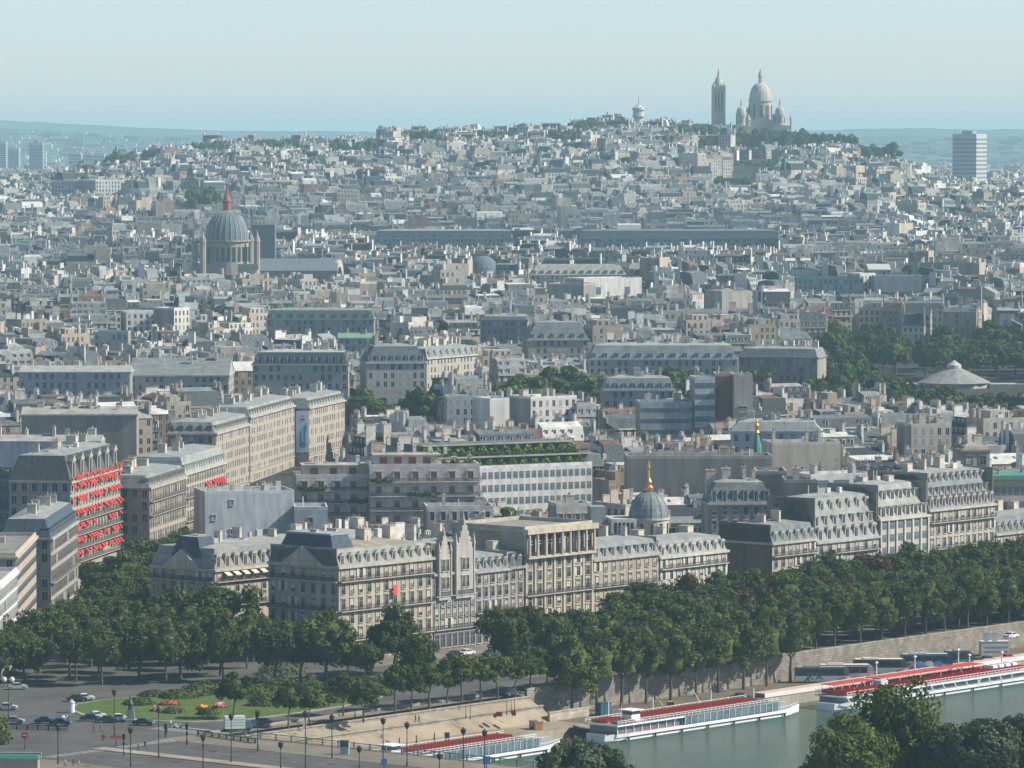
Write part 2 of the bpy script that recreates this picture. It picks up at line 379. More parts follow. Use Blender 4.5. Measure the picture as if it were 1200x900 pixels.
    if lod<2 and r.random()<.35:   # television mast
        x=r.uniform(2,W-2); y=D*.5; z=top+r.uniform(2,3.5); ro.tube((x,y,top-.9),(x,y,z),.05,.04,3,'iron'); ro.tube((x-.8,y,z-.3),(x+.8,y,z-.3),.04,.04,3,'iron'); ro.tube((x-.5,y,z-.8),(x+.5,y,z-.8),.04,.04,3,'iron')

# ------------------------------------------------------------------ where the city does not stand (parks, avenues, landmarks)
EXCL=[]
def pin(x,y,pg):
    c=False; n=len(pg); j=n-1
    for i in range(n):
        xi,yi=pg[i]; xj,yj=pg[j]
        if (yi>y)!=(yj>y) and x<(xj-xi)*(y-yi)/(yj-yi)+xi: c=not c
        j=i
    return c
def excl(pg): EXCL.append((min(p[0] for p in pg),max(p[0] for p in pg),min(p[1] for p in pg),max(p[1] for p in pg),pg))
def blocked(x,y):
    for a,b,c,d,pg in EXCL:
        if a<=x<=b and c<=y<=d and pin(x,y,pg): return True
    return False
def rect(x,y,a,W,D,m=0):
    c,s=math.cos(a),math.sin(a)
    return [(x+c*u-s*v,y+s*u+c*v) for u,v in ((-m,-m),(W+m,-m),(W+m,D+m),(-m,D+m))]
LOTS=[]
def make_lots():
    r=random.Random(5)
    seeds=[]
    y=1150.
    while y<8200:
        st=300 if y<4000 else 480; w=(y*.138+160); n=int(2*w/st)+1
        for k in range(n+1):
            sx=-w+2*w*k/n+r.uniform(-90,90); sy=y+r.uniform(-100,100)
            if 5000<sy and 120<600+F*sx/4700*1.0<1040 and sy<5600: pass
            seeds.append((sx,sy,R(r.choice((-8,0,5,10,18,24,30,36,42,50,58,-14,-32,50.2,68,14)))))
        y+=st
    SA=np.array([(s[0],s[1]) for s in seeds])
    for si,(sx,sy,a) in enumerate(seeds):
        ca,sa=math.cos(a),math.sin(a); far=sy>2900; vf=sy>4900
        rad=260 if not vf else 400; bw=r.uniform(44,84); bd=r.uniform(36,54); st=r.uniform(8,12); dp=r.uniform(9.5,12.5); hd=r.uniform(17.5,21.5)
        u=-rad
        while u<rad:
            v=-rad
            while v<rad:
                h0=hd+r.uniform(-1.5,1.5)
                lots=[]
                for row in (0,1):
                    x=0
                    while x<bw-6:
                        wd=min(bw-x,r.uniform(9,19) if not far else r.uniform(10,22)); 
                        if bw-x-wd<7: wd=bw-x
                        h=h0+r.choice((0,0,r.uniform(-6,4),r.uniform(-4,3),r.uniform(-1,1)))
                        lots.append((u+x,v,0,wd,dp,h) if row==0 else (u+x+wd,v+bd,math.pi,wd,dp,h)); x+=wd
                yy=dp
                while yy<bd-dp-5:
                    wd=min(bd-dp-yy,r.uniform(11,18)); 
                    lots.append((u,v+yy+wd,-math.pi/2,wd,dp,h0+r.uniform(-3,1))); lots.append((u+bw,v+yy,math.pi/2,wd,dp,h0+r.uniform(-3,1))); yy+=wd
                ny=bd-2*dp
                if ny>8:
                    x=dp+1
                    while x<bw-dp-8:
                        wd=r.uniform(8,16)
                        if r.random()<.65: lots.append((u+x,v+dp+r.uniform(0,3),0,wd-1,ny*r.uniform(.5,.95),h0*r.choice((.3,.6,.8,.95,1.0))))
                        x+=wd
                for lx,ly,la,wd,dd,h in lots:
                    wx,wy=sx+ca*lx-sa*ly, sy+sa*lx+ca*ly; A=a+la
                    cx,cy=wx+math.cos(A)*wd/2-math.sin(A)*dd/2, wy+math.sin(A)*wd/2+math.cos(A)*dd/2
                    if cy<1175 or cy>8000 or abs(cx)>cy*.116+130: continue
                    d2=((SA-(cx,cy))**2).sum(1)
                    if int(d2.argmin())!=si: continue
                    if (cx-OX)*N[0]+(cy-OY)*N[1]>-112: continue
                    if cy>4850 and 105<600+F*cx/cy<1050: continue
                    if any(blocked(*p) for p in rect(wx,wy,A,wd,dd,-.8)+[(cx,cy)]): continue
                    z=min(terr(*p) for p in rect(wx,wy,A,wd,dd))
                    rr=r.random(); stl=0 if rr<.50 else 2 if rr<.80 else 1
                    if stl==1 and r.random()<.25: h+=r.uniform(3,9)
                    wi=r.choice((0,0,1,1,2,2,2,3,4,4,4,6,7,7,7,8,8,8,4,9,10,5)) ; ri=r.choice((0,0,0,1,1,1,2,2,4,4,3,3,5,6))
                    LOTS.append([wx,wy,z,A,wd,dd,h,stl,wi,ri,r.randint(0,10**6),cx,cy])
                v+=bd+st
            u+=bw+st
# ------------------------------------------------------------------ named buildings: walls, real windows, balconies, roofs
WC={}
def win_mesh(kind,w,h,st):
    k=(kind,round(w,2),round(h,2),st)
    if k in WC: return WC[k]
    mb=MB(); a=w/2
    mb.quad((-a,-.02,0),(a,-.02,0),(a,-.02,h),(-a,-.02,h),'glass_blue' if kind=='office' else 'glass_dark')
    if kind=='curtain': mb.quad((-a+.08,-.03,0.05),(a-.08,-.03,.05),(a-.08,-.03,h*.8),(-a+.08,-.03,h*.8),'cloth',(.55,.50,.42))
    if kind=='blind': mb.quad((-a+.06,-.03,h*.35),(a-.06,-.03,h*.35),(a-.06,-.03,h-.06),(-a+.06,-.03,h-.06),'cloth',(.62,.60,.55))
    if kind=='red': mb.quad((-a+.05,-.03,.1),(a-.05,-.03,.1),(a-.05,-.03,h-.1),(-a+.05,-.03,h-.1),'paint',(.30,.06,.045))
    fr=(.42,.40,.36)
    for x0,x1,z0,z1 in ((-a,-a+.07,0,h),(a-.07,a,0,h),(-.035,.035,0,h),(-a,a,h-.08,h),(-a,a,h*.66,h*.66+.06)): mb.box(x0,x1,-.07,-.025,z0,z1,'paint',fr)
    if kind not in('office',):
        s=.17
        mb.box(-a-s,-a,-.16,0,-.05,h+s,'stone',st); mb.box(a,a+s,-.16,0,-.05,h+s,'stone',st); mb.box(-a-s-.08,a+s+.08,-.26,0,h+s,h+s+.18,'stone',st,bottom=True); mb.box(-a-s,a+s,-.24,0,-.2,-.03,'stone',st,bottom=True)
    if kind in('tall','curtain') and h>1.9:
        mb.quad((-a,-.3,.02),(a,-.3,.02),(a,-.3,.12),(-a,-.3,.12),'iron')
        for i in range(6): x=-a+(i+.5)*w/6; mb.quad((x-.03,-.3,0),(x+.03,-.3,0),(x+.03,-.3,.85),(x-.03,-.3,.85),'iron')
        mb.quad((-a,-.3,.8),(a,-.3,.8),(a,-.3,.9),(-a,-.3,.9),'iron')
    if kind=='shutter':
        for sx in (-1,1): x=sx*(a+.42); mb.box(x-.4,x+.4,-.21,-.165,0,h,'paint',(.60,.58,.52))
    WC[k]=mb.mesh('window'); return WC[k]
def dorm_mesh(w,h,kind,t,rt):
    k=('d',w,h,kind,t,rt)
    if k in WC: return WC[k]
    mb=MB(); mb.box(-w/2,w/2,0,1.9,0,h,'stone' if kind!='zinc' else 'paint',t,top='zinc',tt=rt)
    mb.quad((-w*.3,-.03,.25),(w*.3,-.03,.25),(w*.3,-.03,h-.3),(-w*.3,-.03,h-.3),'glass_dark'); mb.box(-.03,.03,-.07,-.03,.25,h-.3,'paint',(.6,.6,.57))
    if kind=='arch':
        n=8; pts=[(-w*.62,h)]+[(-w*.62*math.cos(math.pi*i/n),h+w*.42*math.sin(math.pi*i/n)) for i in range(n+1)]
        A=[mb.P(x,-.18,z) for x,z in pts[1:]]; B=[mb.P(x,1.7,z) for x,z in pts[1:]]
        mb.face(A,'stone',t); 
        for i in range(n): mb.face([A[i+1],A[i],B[i],B[i+1]],'zinc',rt)
    elif kind=='ped':
        A=[mb.P(-w*.65,-.2,h),mb.P(w*.65,-.2,h),mb.P(0,-.2,h+w*.5)]; B=[mb.P(-w*.65,1.7,h),mb.P(w*.65,1.7,h),mb.P(0,1.7,h+w*.5)]
        mb.face(A,'stone',t); mb.face([A[1],B[1],B[2],A[2]],'zinc',rt); mb.face([A[0],A[2],B[2],B[0]],'zinc',rt)
    else: mb.box(-w/2-.15,w/2+.15,-.25,1.9,h,h+.16,'zinc',rt,bottom=True)
    WC[k]=mb.mesh('dormer'); return WC[k]
def short(l): return l
SIL=[]   # silhouettes (distance, px0, px1, py_top, py_bottom, id) for the visibility estimate
def hero(name,label,x,y,a,W,D,h,z=0.,floors=5,gf=0,bay=2.8,sides='fr',wt=(.50,.44,.35),roof='mansard',mh=3.6,ins=1.3,hip=(True,True),rt=(.33,.37,.41),rm='zinc',top=(.42,.45,.47),
         dorm='f',dk='ped',dw=1.3,dh=2.0,balc=(),chim=(),win='tall',ww=1.15,wh=2.1,uv=False,uvs='',blank=(.40,.37,.33),cat='building',group=None,cornice=True,r=None,hgt0=-5,bt=None,skipwin=0.,awn=None,nd=None,pil=False,tiers=0,vis=None,clut=0):
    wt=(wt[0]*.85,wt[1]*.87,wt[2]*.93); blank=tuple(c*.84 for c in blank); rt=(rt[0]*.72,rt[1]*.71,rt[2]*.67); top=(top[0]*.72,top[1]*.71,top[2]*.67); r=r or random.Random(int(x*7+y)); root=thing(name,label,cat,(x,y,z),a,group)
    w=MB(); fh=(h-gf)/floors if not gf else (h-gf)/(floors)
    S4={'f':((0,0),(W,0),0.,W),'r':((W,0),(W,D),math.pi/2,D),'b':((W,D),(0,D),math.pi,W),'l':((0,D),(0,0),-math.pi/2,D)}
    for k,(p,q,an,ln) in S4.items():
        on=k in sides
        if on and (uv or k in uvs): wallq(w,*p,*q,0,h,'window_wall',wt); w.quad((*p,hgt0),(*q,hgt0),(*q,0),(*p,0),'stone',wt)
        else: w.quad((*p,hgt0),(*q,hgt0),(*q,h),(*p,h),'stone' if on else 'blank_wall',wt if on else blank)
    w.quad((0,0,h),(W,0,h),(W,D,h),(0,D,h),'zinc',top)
    lt=tuple(min(.75,c*1.12) for c in wt)
    if cornice:
        w.box(-.4,W+.4,-.55,-.0,h-.45,h+.12,'stone',lt,bottom=True,skip=''); w.box(W,W+.5,0,D,h-.45,h+.12,'stone',lt,bottom=True); w.box(-.5,0,0,D,h-.45,h+.12,'stone',lt,bottom=True)
        zz=(gf if gf else fh)-.35; w.box(-.1,W+.1,-.25,0,zz,zz+.25,'stone',lt,bottom=True); w.box(W,W+.25,.0,D,zz,zz+.25,'stone',lt,bottom=True)
    if pil:
        n=max(1,round(W/bay))
        for i in range(n+1): xx=min(max(i*W/n,.3),W-.3); w.box(xx-.3,xx+.3,-.35,-.01,0,h-.5,'stone',lt)
    w.build('wall',root)
    n_w=0
    if gf and not uv:
        nb=max(1,round(W/bay)); gm=win_mesh('shop',1.5,gf-1.7,lt)
        for i in range(nb): link('ground_floor_window',gm,root,((i+.5)*W/nb,-.0,.5),0.)
    for k in ('l','f','r','b'):
        p,q,an,ln=S4[k]
        if k not in sides or uv or k in uvs: continue
        nb=max(1,round(ln/bay)); dx,dy=(q[0]-p[0])/ln,(q[1]-p[1])/ln
        for fl in reversed(range(floors)):
            zb=(gf if gf else 0)+fl*fh+(fh-wh)*.42
            if z+zb<4.0 and k=='f' and not gf: pass
            for i in range(nb):
                if n_w>=96: break
                if r.random()<skipwin: continue
                m=(i+.5)*ln/nb
                q_=r.random(); kd=win if q_<.5 or win in('office','red') else 'curtain' if q_<.8 else 'blind' if q_<.93 else 'shutter' if win!='shutter' else 'curtain'
                link('window',win_mesh(kd,ww,wh,lt),root,(p[0]+dx*m,p[1]+dy*m,zb),an); n_w+=1
        for b in balc:
            zb=(gf if gf else 0)+b*fh+.02; mb=MB().at(p[0],p[1],0,an); mb.box(.1,ln-.1,-.85,-.02,zb-.2,zb,'stone',lt,bottom=True)
            it=bt or 'iron'
            mb.quad((.1,-.83,zb+.85),(ln-.1,-.83,zb+.85),(ln-.1,-.83,zb+.95),(.1,-.83,zb+.95),it); mb.quad((.1,-.83,zb+.05),(ln-.1,-.83,zb+.05),(ln-.1,-.83,zb+.2),(.1,-.83,zb+.2),it)
            nn=int(ln/.34)
            for i in range(nn): xx=.1+(i+.5)*(ln-.2)/nn; mb.quad((xx-.07,-.83,zb+.2),(xx+.07,-.83,zb+.2),(xx+.07,-.83,zb+.86),(xx-.07,-.83,zb+.86),it)
            mb.build('balcony',root)
    topz=h
    if roof=='mansard':
        mb=MB(); i0=0 if not hip[0] else ins; i1=0 if not hip[1] else ins
        i=[mb.P(*q) for q in ((0,0,h+.1),(W,0,h+.1),(W,D,h+.1),(0,D,h+.1),(i0,ins,h+mh),(W-i1,ins,h+mh),(W-i1,D-ins,h+mh),(i0,D-ins,h+mh))]
        for q in ([0,1,5,4],[1,2,6,5],[2,3,7,6],[3,0,4,7]): mb.face([i[j] for j in q],rm,rt)
        c0=mb.P(min(W*.4,i0+D*.3),D/2,h+mh+.9); c1=mb.P(max(W*.6,W-i1-D*.3),D/2,h+mh+.9)
        mb.face([i[4],i[5],c1,c0],'zinc',top); mb.face([i[6],i[7],c0,c1],'zinc',top); mb.face([i[5],i[6],c1],'zinc',top); mb.face([i[7],i[4],c0],'zinc',top)
        for xx,sd in ((0,hip[0]),(W,hip[1])):
            if not sd: mb.box(xx-.22 if xx else xx,xx+.22 if not xx else xx+.0,.6,D-.6,h,h+mh+.5,'blank_wall',blank)
        ro=mb.build('roof',root); topz=h+mh+.9
        for k,(p,q,an,ln) in S4.items():
            if k in dorm:
                nb=nd or max(1,round(ln/bay)); dx,dy=(q[0]-p[0])/ln,(q[1]-p[1])/ln
                for j in range(nb):
                    m=(j+.5)*ln/nb
                    if m<1 or m>ln-1: continue
                    link('dormer',dorm_mesh(dw,dh,dk,lt if dk!='zinc' else (.62,.62,.6),rt),ro,(p[0]+dx*m-dy*.2,p[1]+dy*m+dx*.2,h+.35),an)
                    for tr in range(1,tiers+1):
                        f=tr/(tiers+1)*1.05; yo=ins*f-.15+.25
                        if k=='f': link('dormer',dorm_mesh(dw*(1-.12*tr),dh*(1-.1*tr),'flat' if tr%2 else dk,lt,rt),ro,(p[0]+m,yo,h+mh*f+.1),an)
    elif roof=='flat':
        mb=MB()
        for b in ((0,W,0,.35),(0,W,D-.35,D),(0,.35,.35,D-.35),(W-.35,W,.35,D-.35)): mb.box(*b,h+.02,h+.9,'blank_wall',lt)
        mb.quad((.35,.35,h+.05),(W-.35,.35,h+.05),(W-.35,D-.35,h+.05),(.35,D-.35,h+.05),'blank_wall',top); mb.build('roof',root); topz=h+.9
    elif roof=='gable':
        mb=MB(); A=[mb.P(*q) for q in ((-.2,-.3,h),(W+.2,-.3,h),(W+.2,D/2,h+mh),(-.2,D/2,h+mh),(W+.2,D+.3,h),(-.2,D+.3,h))]
        mb.face([A[0],A[1],A[2],A[3]],rm,rt); mb.face([A[4],A[5],A[3],A[2]],rm,rt); mb.face([mb.P(0,0,h),mb.P(0,D/2,h+mh-.1),mb.P(0,D,h)],'blank_wall',blank); mb.face([mb.P(W,0,h),mb.P(W,D,h),mb.P(W,D/2,h+mh-.1)],'blank_wall',wt); mb.build('roof',root); topz=h+mh
    if clut:
        for i in range(clut):
            mb=MB(); xx=r.uniform(1.5,W-2.5); yy=r.uniform(D*.25,D*.8); q=r.random()
            if q<.5: mb.box(xx,xx+r.uniform(.6,1.8),yy,yy+r.uniform(.6,1.6),h,topz+r.uniform(.5,1.8),'paint',r.choice(((.6,.6,.58),(.4,.42,.43),(.7,.68,.62))))
            elif q<.8: mb.tube((xx,yy,h),(xx,yy,topz+r.uniform(.8,2.2)),.18,.15,6,'paint',(.6,.6,.6))
            else: mb.quad((xx,yy,topz+.02),(xx+1.4,yy,topz+.02),(xx+1.4,yy+1.2,topz+.25),(xx,yy+1.2,topz+.25),'glass_blue'); mb.box(xx-.1,xx+1.5,yy-.1,yy+1.3,h,topz+.0,'paint',(.5,.5,.5))
            mb.build('roof_vent',root)
    for c in chim:
        c=((c[0]-1)%(W-2.2)+1.1,min(c[1],D-1.5))+tuple(c[2:])
        mb=MB(); stack(mb,c[0],c[1],h,topz+c[4],c[2],c[3],(.56,.51,.44),True,r); mb.build('chimney',root)
    pg=rect(x,y,a,W,D,3.5); excl(pg)
    P=[pix(px_,py_,z+topz) for px_,py_ in rect(x,y,a,W,D,0)]; B=[pix(px_,py_,z) for px_,py_ in rect(x,y,a,W,D,0)]
    SIL.append((y+.6*max(0,W*math.sin(a)) if a<1.0 else y,min(p[0] for p in P),max(p[0] for p in P),min(p[1] for p in P)+2,max(p[1] for p in B),root.name)+((vis,) if vis else ()))
    return root
def auto_ch(W,D,n,r,top=1.6):
    return [((k+.5)*W/n+r.uniform(-1.5,1.5),D*r.uniform(.4,.7),r.choice((.8,2.2)),r.uniform(1.6,3.0),top+r.uniform(-.4,.8)) for k in range(n)]
def spx(px,t,z=0.):   # s on the line t whose point at height z projects to column px
    lo,hi=-400.,600.
    for _ in range(50):
        m=(lo+hi)/2; q=ST(m,t)
        if pix(q[0],q[1],z)[0]<px: lo=m
        else: hi=m
    return lo
def front(name,label,p0,p1,ytop,t=-70,D=15,yb=None,**kw):
    """building in the river front row, between picture columns p0 and p1 of its eaves at row ytop"""
    s0=spx(p0,t,18); s1=spx(p1,t,18); q=ST((s0+s1)/2,t); h=zat(ytop,q[1]); q=ST(s0,t)
    return hero(name,label,q[0],q[1],RA,s1-s0,D,h,**kw)
def along(p0,p1,ytop,zt,a):
    """front-left corner, width of a facade of eaves height zt seen between columns p0 and p1, turned by a"""
    d=ray(p0,ytop); t=(zt-H)/d[2]; x,y=d[0]*t,d[1]*t
    lo,hi=0.,900.
    for _ in range(50):
        m=(lo+hi)/2
        if pix(x+m*math.cos(a),y+m*math.sin(a),zt)[0]<p1: lo=m
        else: hi=m
    return x,y,lo
def mid(name,label,p0,p1,ytop,zt,a,D,**kw):
    a=R(a); x,y,Wd=along(p0,p1,ytop,zt,a); g=terr(x,y); kw.setdefault('uv',True); kw.setdefault('clut',min(10,int(Wd/6)) if y<2100 else 0)
    if y<2400 and kw.get('roof')!='flat' and 'chim' not in kw: kw['chim']=auto_ch(Wd,D,max(2,min(9,int(Wd/8))),random.Random(int(Wd*9)),1.6)
    if y<1800 and kw.get('roof')=='flat' and 'chim' not in kw and Wd>9: kw['chim']=auto_ch(Wd,D,max(1,min(7,int(Wd/6))),random.Random(int(Wd*9)),2.0)
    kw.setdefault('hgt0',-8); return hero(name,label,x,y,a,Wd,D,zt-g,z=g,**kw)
rh=random.Random(77)
LS=(.50,.44,.35)
# --- river front row
q0=spx(397,-70,18); q1=spx(507,-70,18); q=ST(q0,-70); hB=zat(659,ST((q0+q1)/2,-70)[1])
B=hero('apartment_building','long sunlit cream block with pedimented dormers and a red cloth on one balcony',q[0],q[1],RA,q1-q0,21,hB,floors=5,gf=4.6,bay=2.9,sides='fl',balc=(0,2,4),roof='mansard',mh=3.6,hip=(False,True),rt=(.42,.45,.46),clut=12,dk='ped',top=(.50,.44,.38),chim=auto_ch(q1-q0,21,6,rh,2.2),wh=2.2)
mb=MB(); xx=(q1-q0)*.55; mb.box(xx,xx+1.2,-.95,-.88,13.6,16.0,'cloth',(.85,.09,.07)); mb.build('red_cloth',B)
# pavilion with the tall dark roof at its left end
mb=MB(); mb.frus(.2,9.,1.0,20.,hB+.1,1.6,3.0,hB+6.6,'slate',(.07,.10,.13),top='zinc',tt=(.25,.3,.34)); mb.box(1.6,7.6,3.8,17.2,hB+6.6,hB+7.0,'zinc',(.34,.38,.41),bottom=True); mb.build('pavilion_roof',B)
mb=MB().at(0,21,0,-math.pi/2); A=[mb.P(4,-.6,hB),mb.P(17,-.6,hB),mb.P(10.5,-.6,hB+4.2)]; A2=[mb.P(4,1.0,hB),mb.P(17,1.0,hB),mb.P(10.5,1.0,hB+4.2)]
mb.face(A,'stone',LS); mb.face([A[1],A2[1],A2[2],A[2]],'zinc',(.34,.38,.41)); mb.face([A[0],A[2],A2[2],A2[0]],'zinc',(.34,.38,.41)); mb.build('pediment',B)
# mansion with tall gables
def gabled_mansion():
    a0=spx(508,-70,18); a1=spx(557,-70,18); q=ST(a0,-70); Wd=a1-a0; h=zat(690,q[1]+8)+4
    o=hero('gabled_mansion','narrow neo-gothic stone mansion with tall carved gables and pinnacles beside the cream block',q[0],q[1],RA,Wd,14,h,floors=5,gf=4.6,bay=2.2,wt=(.43,.41,.385),win='curtain',ww=1.05,wh=2.4,balc=(0,3),roof='mansard',mh=6.5,ins=3.4,hip=(False,False),rm='slate',rt=(.10,.12,.15),dorm='',chim=auto_ch(Wd,14,2,rh,2.5))
    for cx,gw,gh in ((Wd*.22,4.0,9.5),(Wd*.70,6.2,11.8)):
        g=MB(); g.box(cx-gw/2,cx+gw/2,-.7,1.6,h-6,h+gh*.45,'stone',(.44,.42,.39)); 
        st=5
        for i in range(st):
            wd=gw*(1-(i+1)/(st+.6)); z0=h+gh*(.45+.55*i/st); g.box(cx-wd/2,cx+wd/2,-.6,1.2,z0,z0+gh*.55/st+.02,'stone',(.44,.42,.39))
        for sx in (-1,1): g.lathe(cx+sx*gw/2,-.6,[(.38,h-5),(.36,h+gh*.5),(.5,h+gh*.52),(.05,h+gh*.75)],6,'stone',(.46,.44,.41))
        g.lathe(cx,-.2,[(.22,h+gh),(.3,h+gh+.3),(.03,h+gh+1.8)],5,'stone',(.5,.46,.4)); g.build('gable',o)
        for zz in (h-3.4,h+.6): 
            for k in (-1,1): link('window',win_mesh('tall',.9,2.4,(.55,.51,.44)),o,(cx+k*.75,-.72,zz))
gabled_mansion()
front('apartment_building','small lit stone town house with a slate and zinc roof right of the gothic gables',557,597,668,floors=4,gf=4.2,bay=2.6,mh=3.2,rt=(.30,.34,.38),wt=(.44,.41,.37),balc=(1,),chim=auto_ch(9,15,2,rh),hip=(False,False))
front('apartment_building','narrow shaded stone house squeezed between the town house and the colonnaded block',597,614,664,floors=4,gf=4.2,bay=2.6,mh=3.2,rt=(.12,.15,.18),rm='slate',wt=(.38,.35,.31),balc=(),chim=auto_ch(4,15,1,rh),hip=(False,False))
# colonnaded block
e0=spx(615,-70,22); e1=spx(694,-70,22); q=ST(e0,-70); hE=zat(618,ST((e0+e1)/2,-70)[1])
Eb=hero('apartment_building','tall square stone apartment block with a columned loggia under its flat roof',q[0],q[1],RA,e1-e0,22,hE,floors=7,gf=4,bay=3.3,sides='f',wt=(.52,.46,.36),roof='flat',top=(.40,.40,.38),balc=(2,5),wh=2.0,ww=1.3,blank=(.47,.43,.37),pil=True)
mb=MB(); Wd=e1-e0
mb.box(-.6,Wd+.6,-1.5,-.1,hE-.9,hE+.3,'stone',(.52,.47,.39),bottom=True); mb.box(0,Wd,-1.3,-.1,hE-6.6,hE-6.1,'stone',(.52,.47,.39),bottom=True); mb.quad((0,-.12,hE-6.1),(Wd,-.12,hE-6.1),(Wd,-.12,hE-.9),(0,-.12,hE-.9),'glass_dark')
for k in range(9): mb.lathe(.5+k*(Wd-1)/8,-1.0,[(.38,hE-6.1),(.32,hE-.9)],8,'stone',(.58,.52,.42),cap=False)
mb.build('loggia',Eb)
front('apartment_building','long low stone block with zinc dormers right of the columned block, sunlit',695,772,652,floors=5,bay=3.0,mh=3.4,rt=(.36,.40,.43),wt=(.47,.42,.34),balc=(3,),chim=auto_ch(22,15,4,rh),dk='flat',hip=(False,False),win='curtain')
front('apartment_building','sunlit pale block with white shuttered windows and arched dormers, two of them red inside',773,852,649,floors=4,gf=4,bay=3.0,mh=3.6,rt=(.42,.45,.47),wt=(.60,.56,.48),balc=(3,),chim=auto_ch(24,15,3,rh),dk='arch',win='shutter',hip=(False,True))
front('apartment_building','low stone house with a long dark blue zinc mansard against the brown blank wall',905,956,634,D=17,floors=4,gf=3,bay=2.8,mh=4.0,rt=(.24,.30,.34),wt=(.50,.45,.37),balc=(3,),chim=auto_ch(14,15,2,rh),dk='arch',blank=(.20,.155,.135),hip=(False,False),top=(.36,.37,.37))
I_=front('apartment_building','ornate grey stone block with three tiers of curved dormers beneath a white attic',957,1030,632,D=16,floors=4,gf=3,bay=3.6,mh=10.5,ins=3.4,tiers=2,clut=4,rt=(.42,.45,.47),wt=(.48,.45,.40),balc=(2,3),dk='arch',dw=1.9,dh=2.6,hip=(False,False),chim=(),blank=(.30,.26,.23))
front('apartment_building','pale pilastered block with square dark windows and sloping studio dormers',1031,1088,606,D=17,floors=6,bay=3.4,mh=8.2,ins=4.5,tiers=1,clut=5,rt=(.45,.47,.48),wt=(.58,.54,.46),dk='flat',dw=2.3,dh=2.6,win='office',ww=2.1,wh=1.9,pil=True,hip=(False,False),chim=auto_ch(17,17,2,rh,1.0),balc=())
front('apartment_building','big cream stone block with stepped balconies and a towering zinc roof of many dormers',1089,1166,594,D=20,floors=6,bay=2.7,mh=9.0,ins=4.2,tiers=2,clut=6,rt=(.30,.34,.38),rm='zinc',wt=(.54,.49,.41),dk='ped',dw=1.5,dh=2.4,win='tall',hip=(False,False),chim=auto_ch(26,20,4,rh,1.8),balc=(1,3,5))
front('apartment_building','stone block with a slate roof half cut by the right edge of the picture',1167,1240,622,D=15,floors=5,bay=2.9,mh=4.2,rt=(.28,.32,.36),wt=(.50,.46,.39),hip=(False,False),chim=auto_ch(26,15,3,rh),balc=(3,))
# extra dormer tiers on the two tall roofs
def tiers(o_name_h,root,W,h,rows,bay,dk,dw,dh,ins,mh,rt):
    pass
# --- corner block by the avenue (its long side faces the river street)
def corner_block():
    s0=-65; t0=-107; q=ST(s0,t0); h=zat(668,q[1]); Wd=62
    o=hero('apartment_building','corner block with white awnings under its long zinc roof and a pedimented end',q[0],q[1],RA,Wd,20,h,floors=5,gf=4.6,bay=3.0,sides='fl',wt=(.52,.45,.36),rt=(.36,.39,.41),mh=4.6,ins=1.5,clut=12,hip=(True,True),dk='arch',dw=1.5,dh=2.6,balc=(0,2,4),chim=auto_ch(Wd,20,8,rh,1.6),top=(.46,.48,.48))
    mb=MB(); mb.frus(.4,7,4.,15.,h+.1,1.,2.6,h+7.0,'slate',(.07,.09,.12),top='zinc',tt=(.3,.34,.37)); mb.build('pavilion_roof',o)
    mb=MB().at(0,20,0,-math.pi/2); A=[mb.P(4,-.6,h),mb.P(16,-.6,h),mb.P(10,-.6,h+4.2)]; A2=[mb.P(4,1.,h),mb.P(16,1.,h),mb.P(10,1.,h+4.2)]
    mb.face(A,'stone',LS); mb.face([A[1],A2[1],A2[2],A[2]],'zinc',(.4,.43,.45)); mb.face([A[0],A[2],A2[2],A2[0]],'zinc',(.4,.43,.45)); mb.build('pediment',o)
    aw=MB(); aw.quad((-.85,-1.5,-.75),(.85,-1.5,-.75),(.85,0,0),(-.85,0,0),'cloth',(.70,.67,.58)); aw.quad((-.85,-1.5,-.95),(.85,-1.5,-.95),(.85,-1.5,-.75),(-.85,-1.5,-.75),'cloth',(.70,.67,.58)); me=aw.mesh('awning')
    fh=(h-4.6)/5
    for k in range(13): link('awning',me,o,((k+.5)*Wd/21+2,-.02,4.6+5*fh-.5))
corner_block()
# --- red awning hotel and neighbours on the left of the avenue
def avenue(name,label,k0,k1,h,off=0,D=16,a=80.8,**kw):
    aa=R(a); x=-99+.16*k0-off*.987; y=1322+.987*k0+off*.16
    return hero(name,label,x,y,aa,k1-k0,D,h,z=0,**kw)
H1=avenue('hotel','tall hotel front covered in rows of bright red awnings under steep gabled dormers',-82,-29,28.0,floors=8,gf=0,bay=3.2,sides='fl',rt=(.15,.17,.19),rm='slate',mh=6.5,clut=5,ins=2.0,dk='ped',dw=3.2,dh=4.6,nd=6,wt=(.47,.42,.35),balc=(1,2,3,4,5),win='tall',uvs='l',chim=auto_ch(50,16,5,rh,1.4),blank=(.2,.2,.2))
aw=MB(); aw.quad((-.95,-1.15,-1.2),(.95,-1.15,-1.2),(.95,0,0),(-.95,0,0),'cloth',(.62,.045,.04)); aw.quad((-.95,-1.15,-1.5),(.95,-1.15,-1.5),(.95,-1.15,-1.2),(-.95,-1.15,-1.2),'cloth',(.62,.045,.04))
aw.face([aw.P(-.95,-1.15,-1.2),aw.P(-.95,0,0),aw.P(-.95,0,-1.2)],'cloth',(.62,.045,.04)); aw.face([aw.P(.95,-1.15,-1.2),aw.P(.95,0,-1.2),aw.P(.95,0,0)],'cloth',(.62,.045,.04)); ame=aw.mesh('awning'); aw.t=[(.45,.05,.045)]*len(aw.t); ame2=aw.mesh('awning')
ra=random.Random(3)
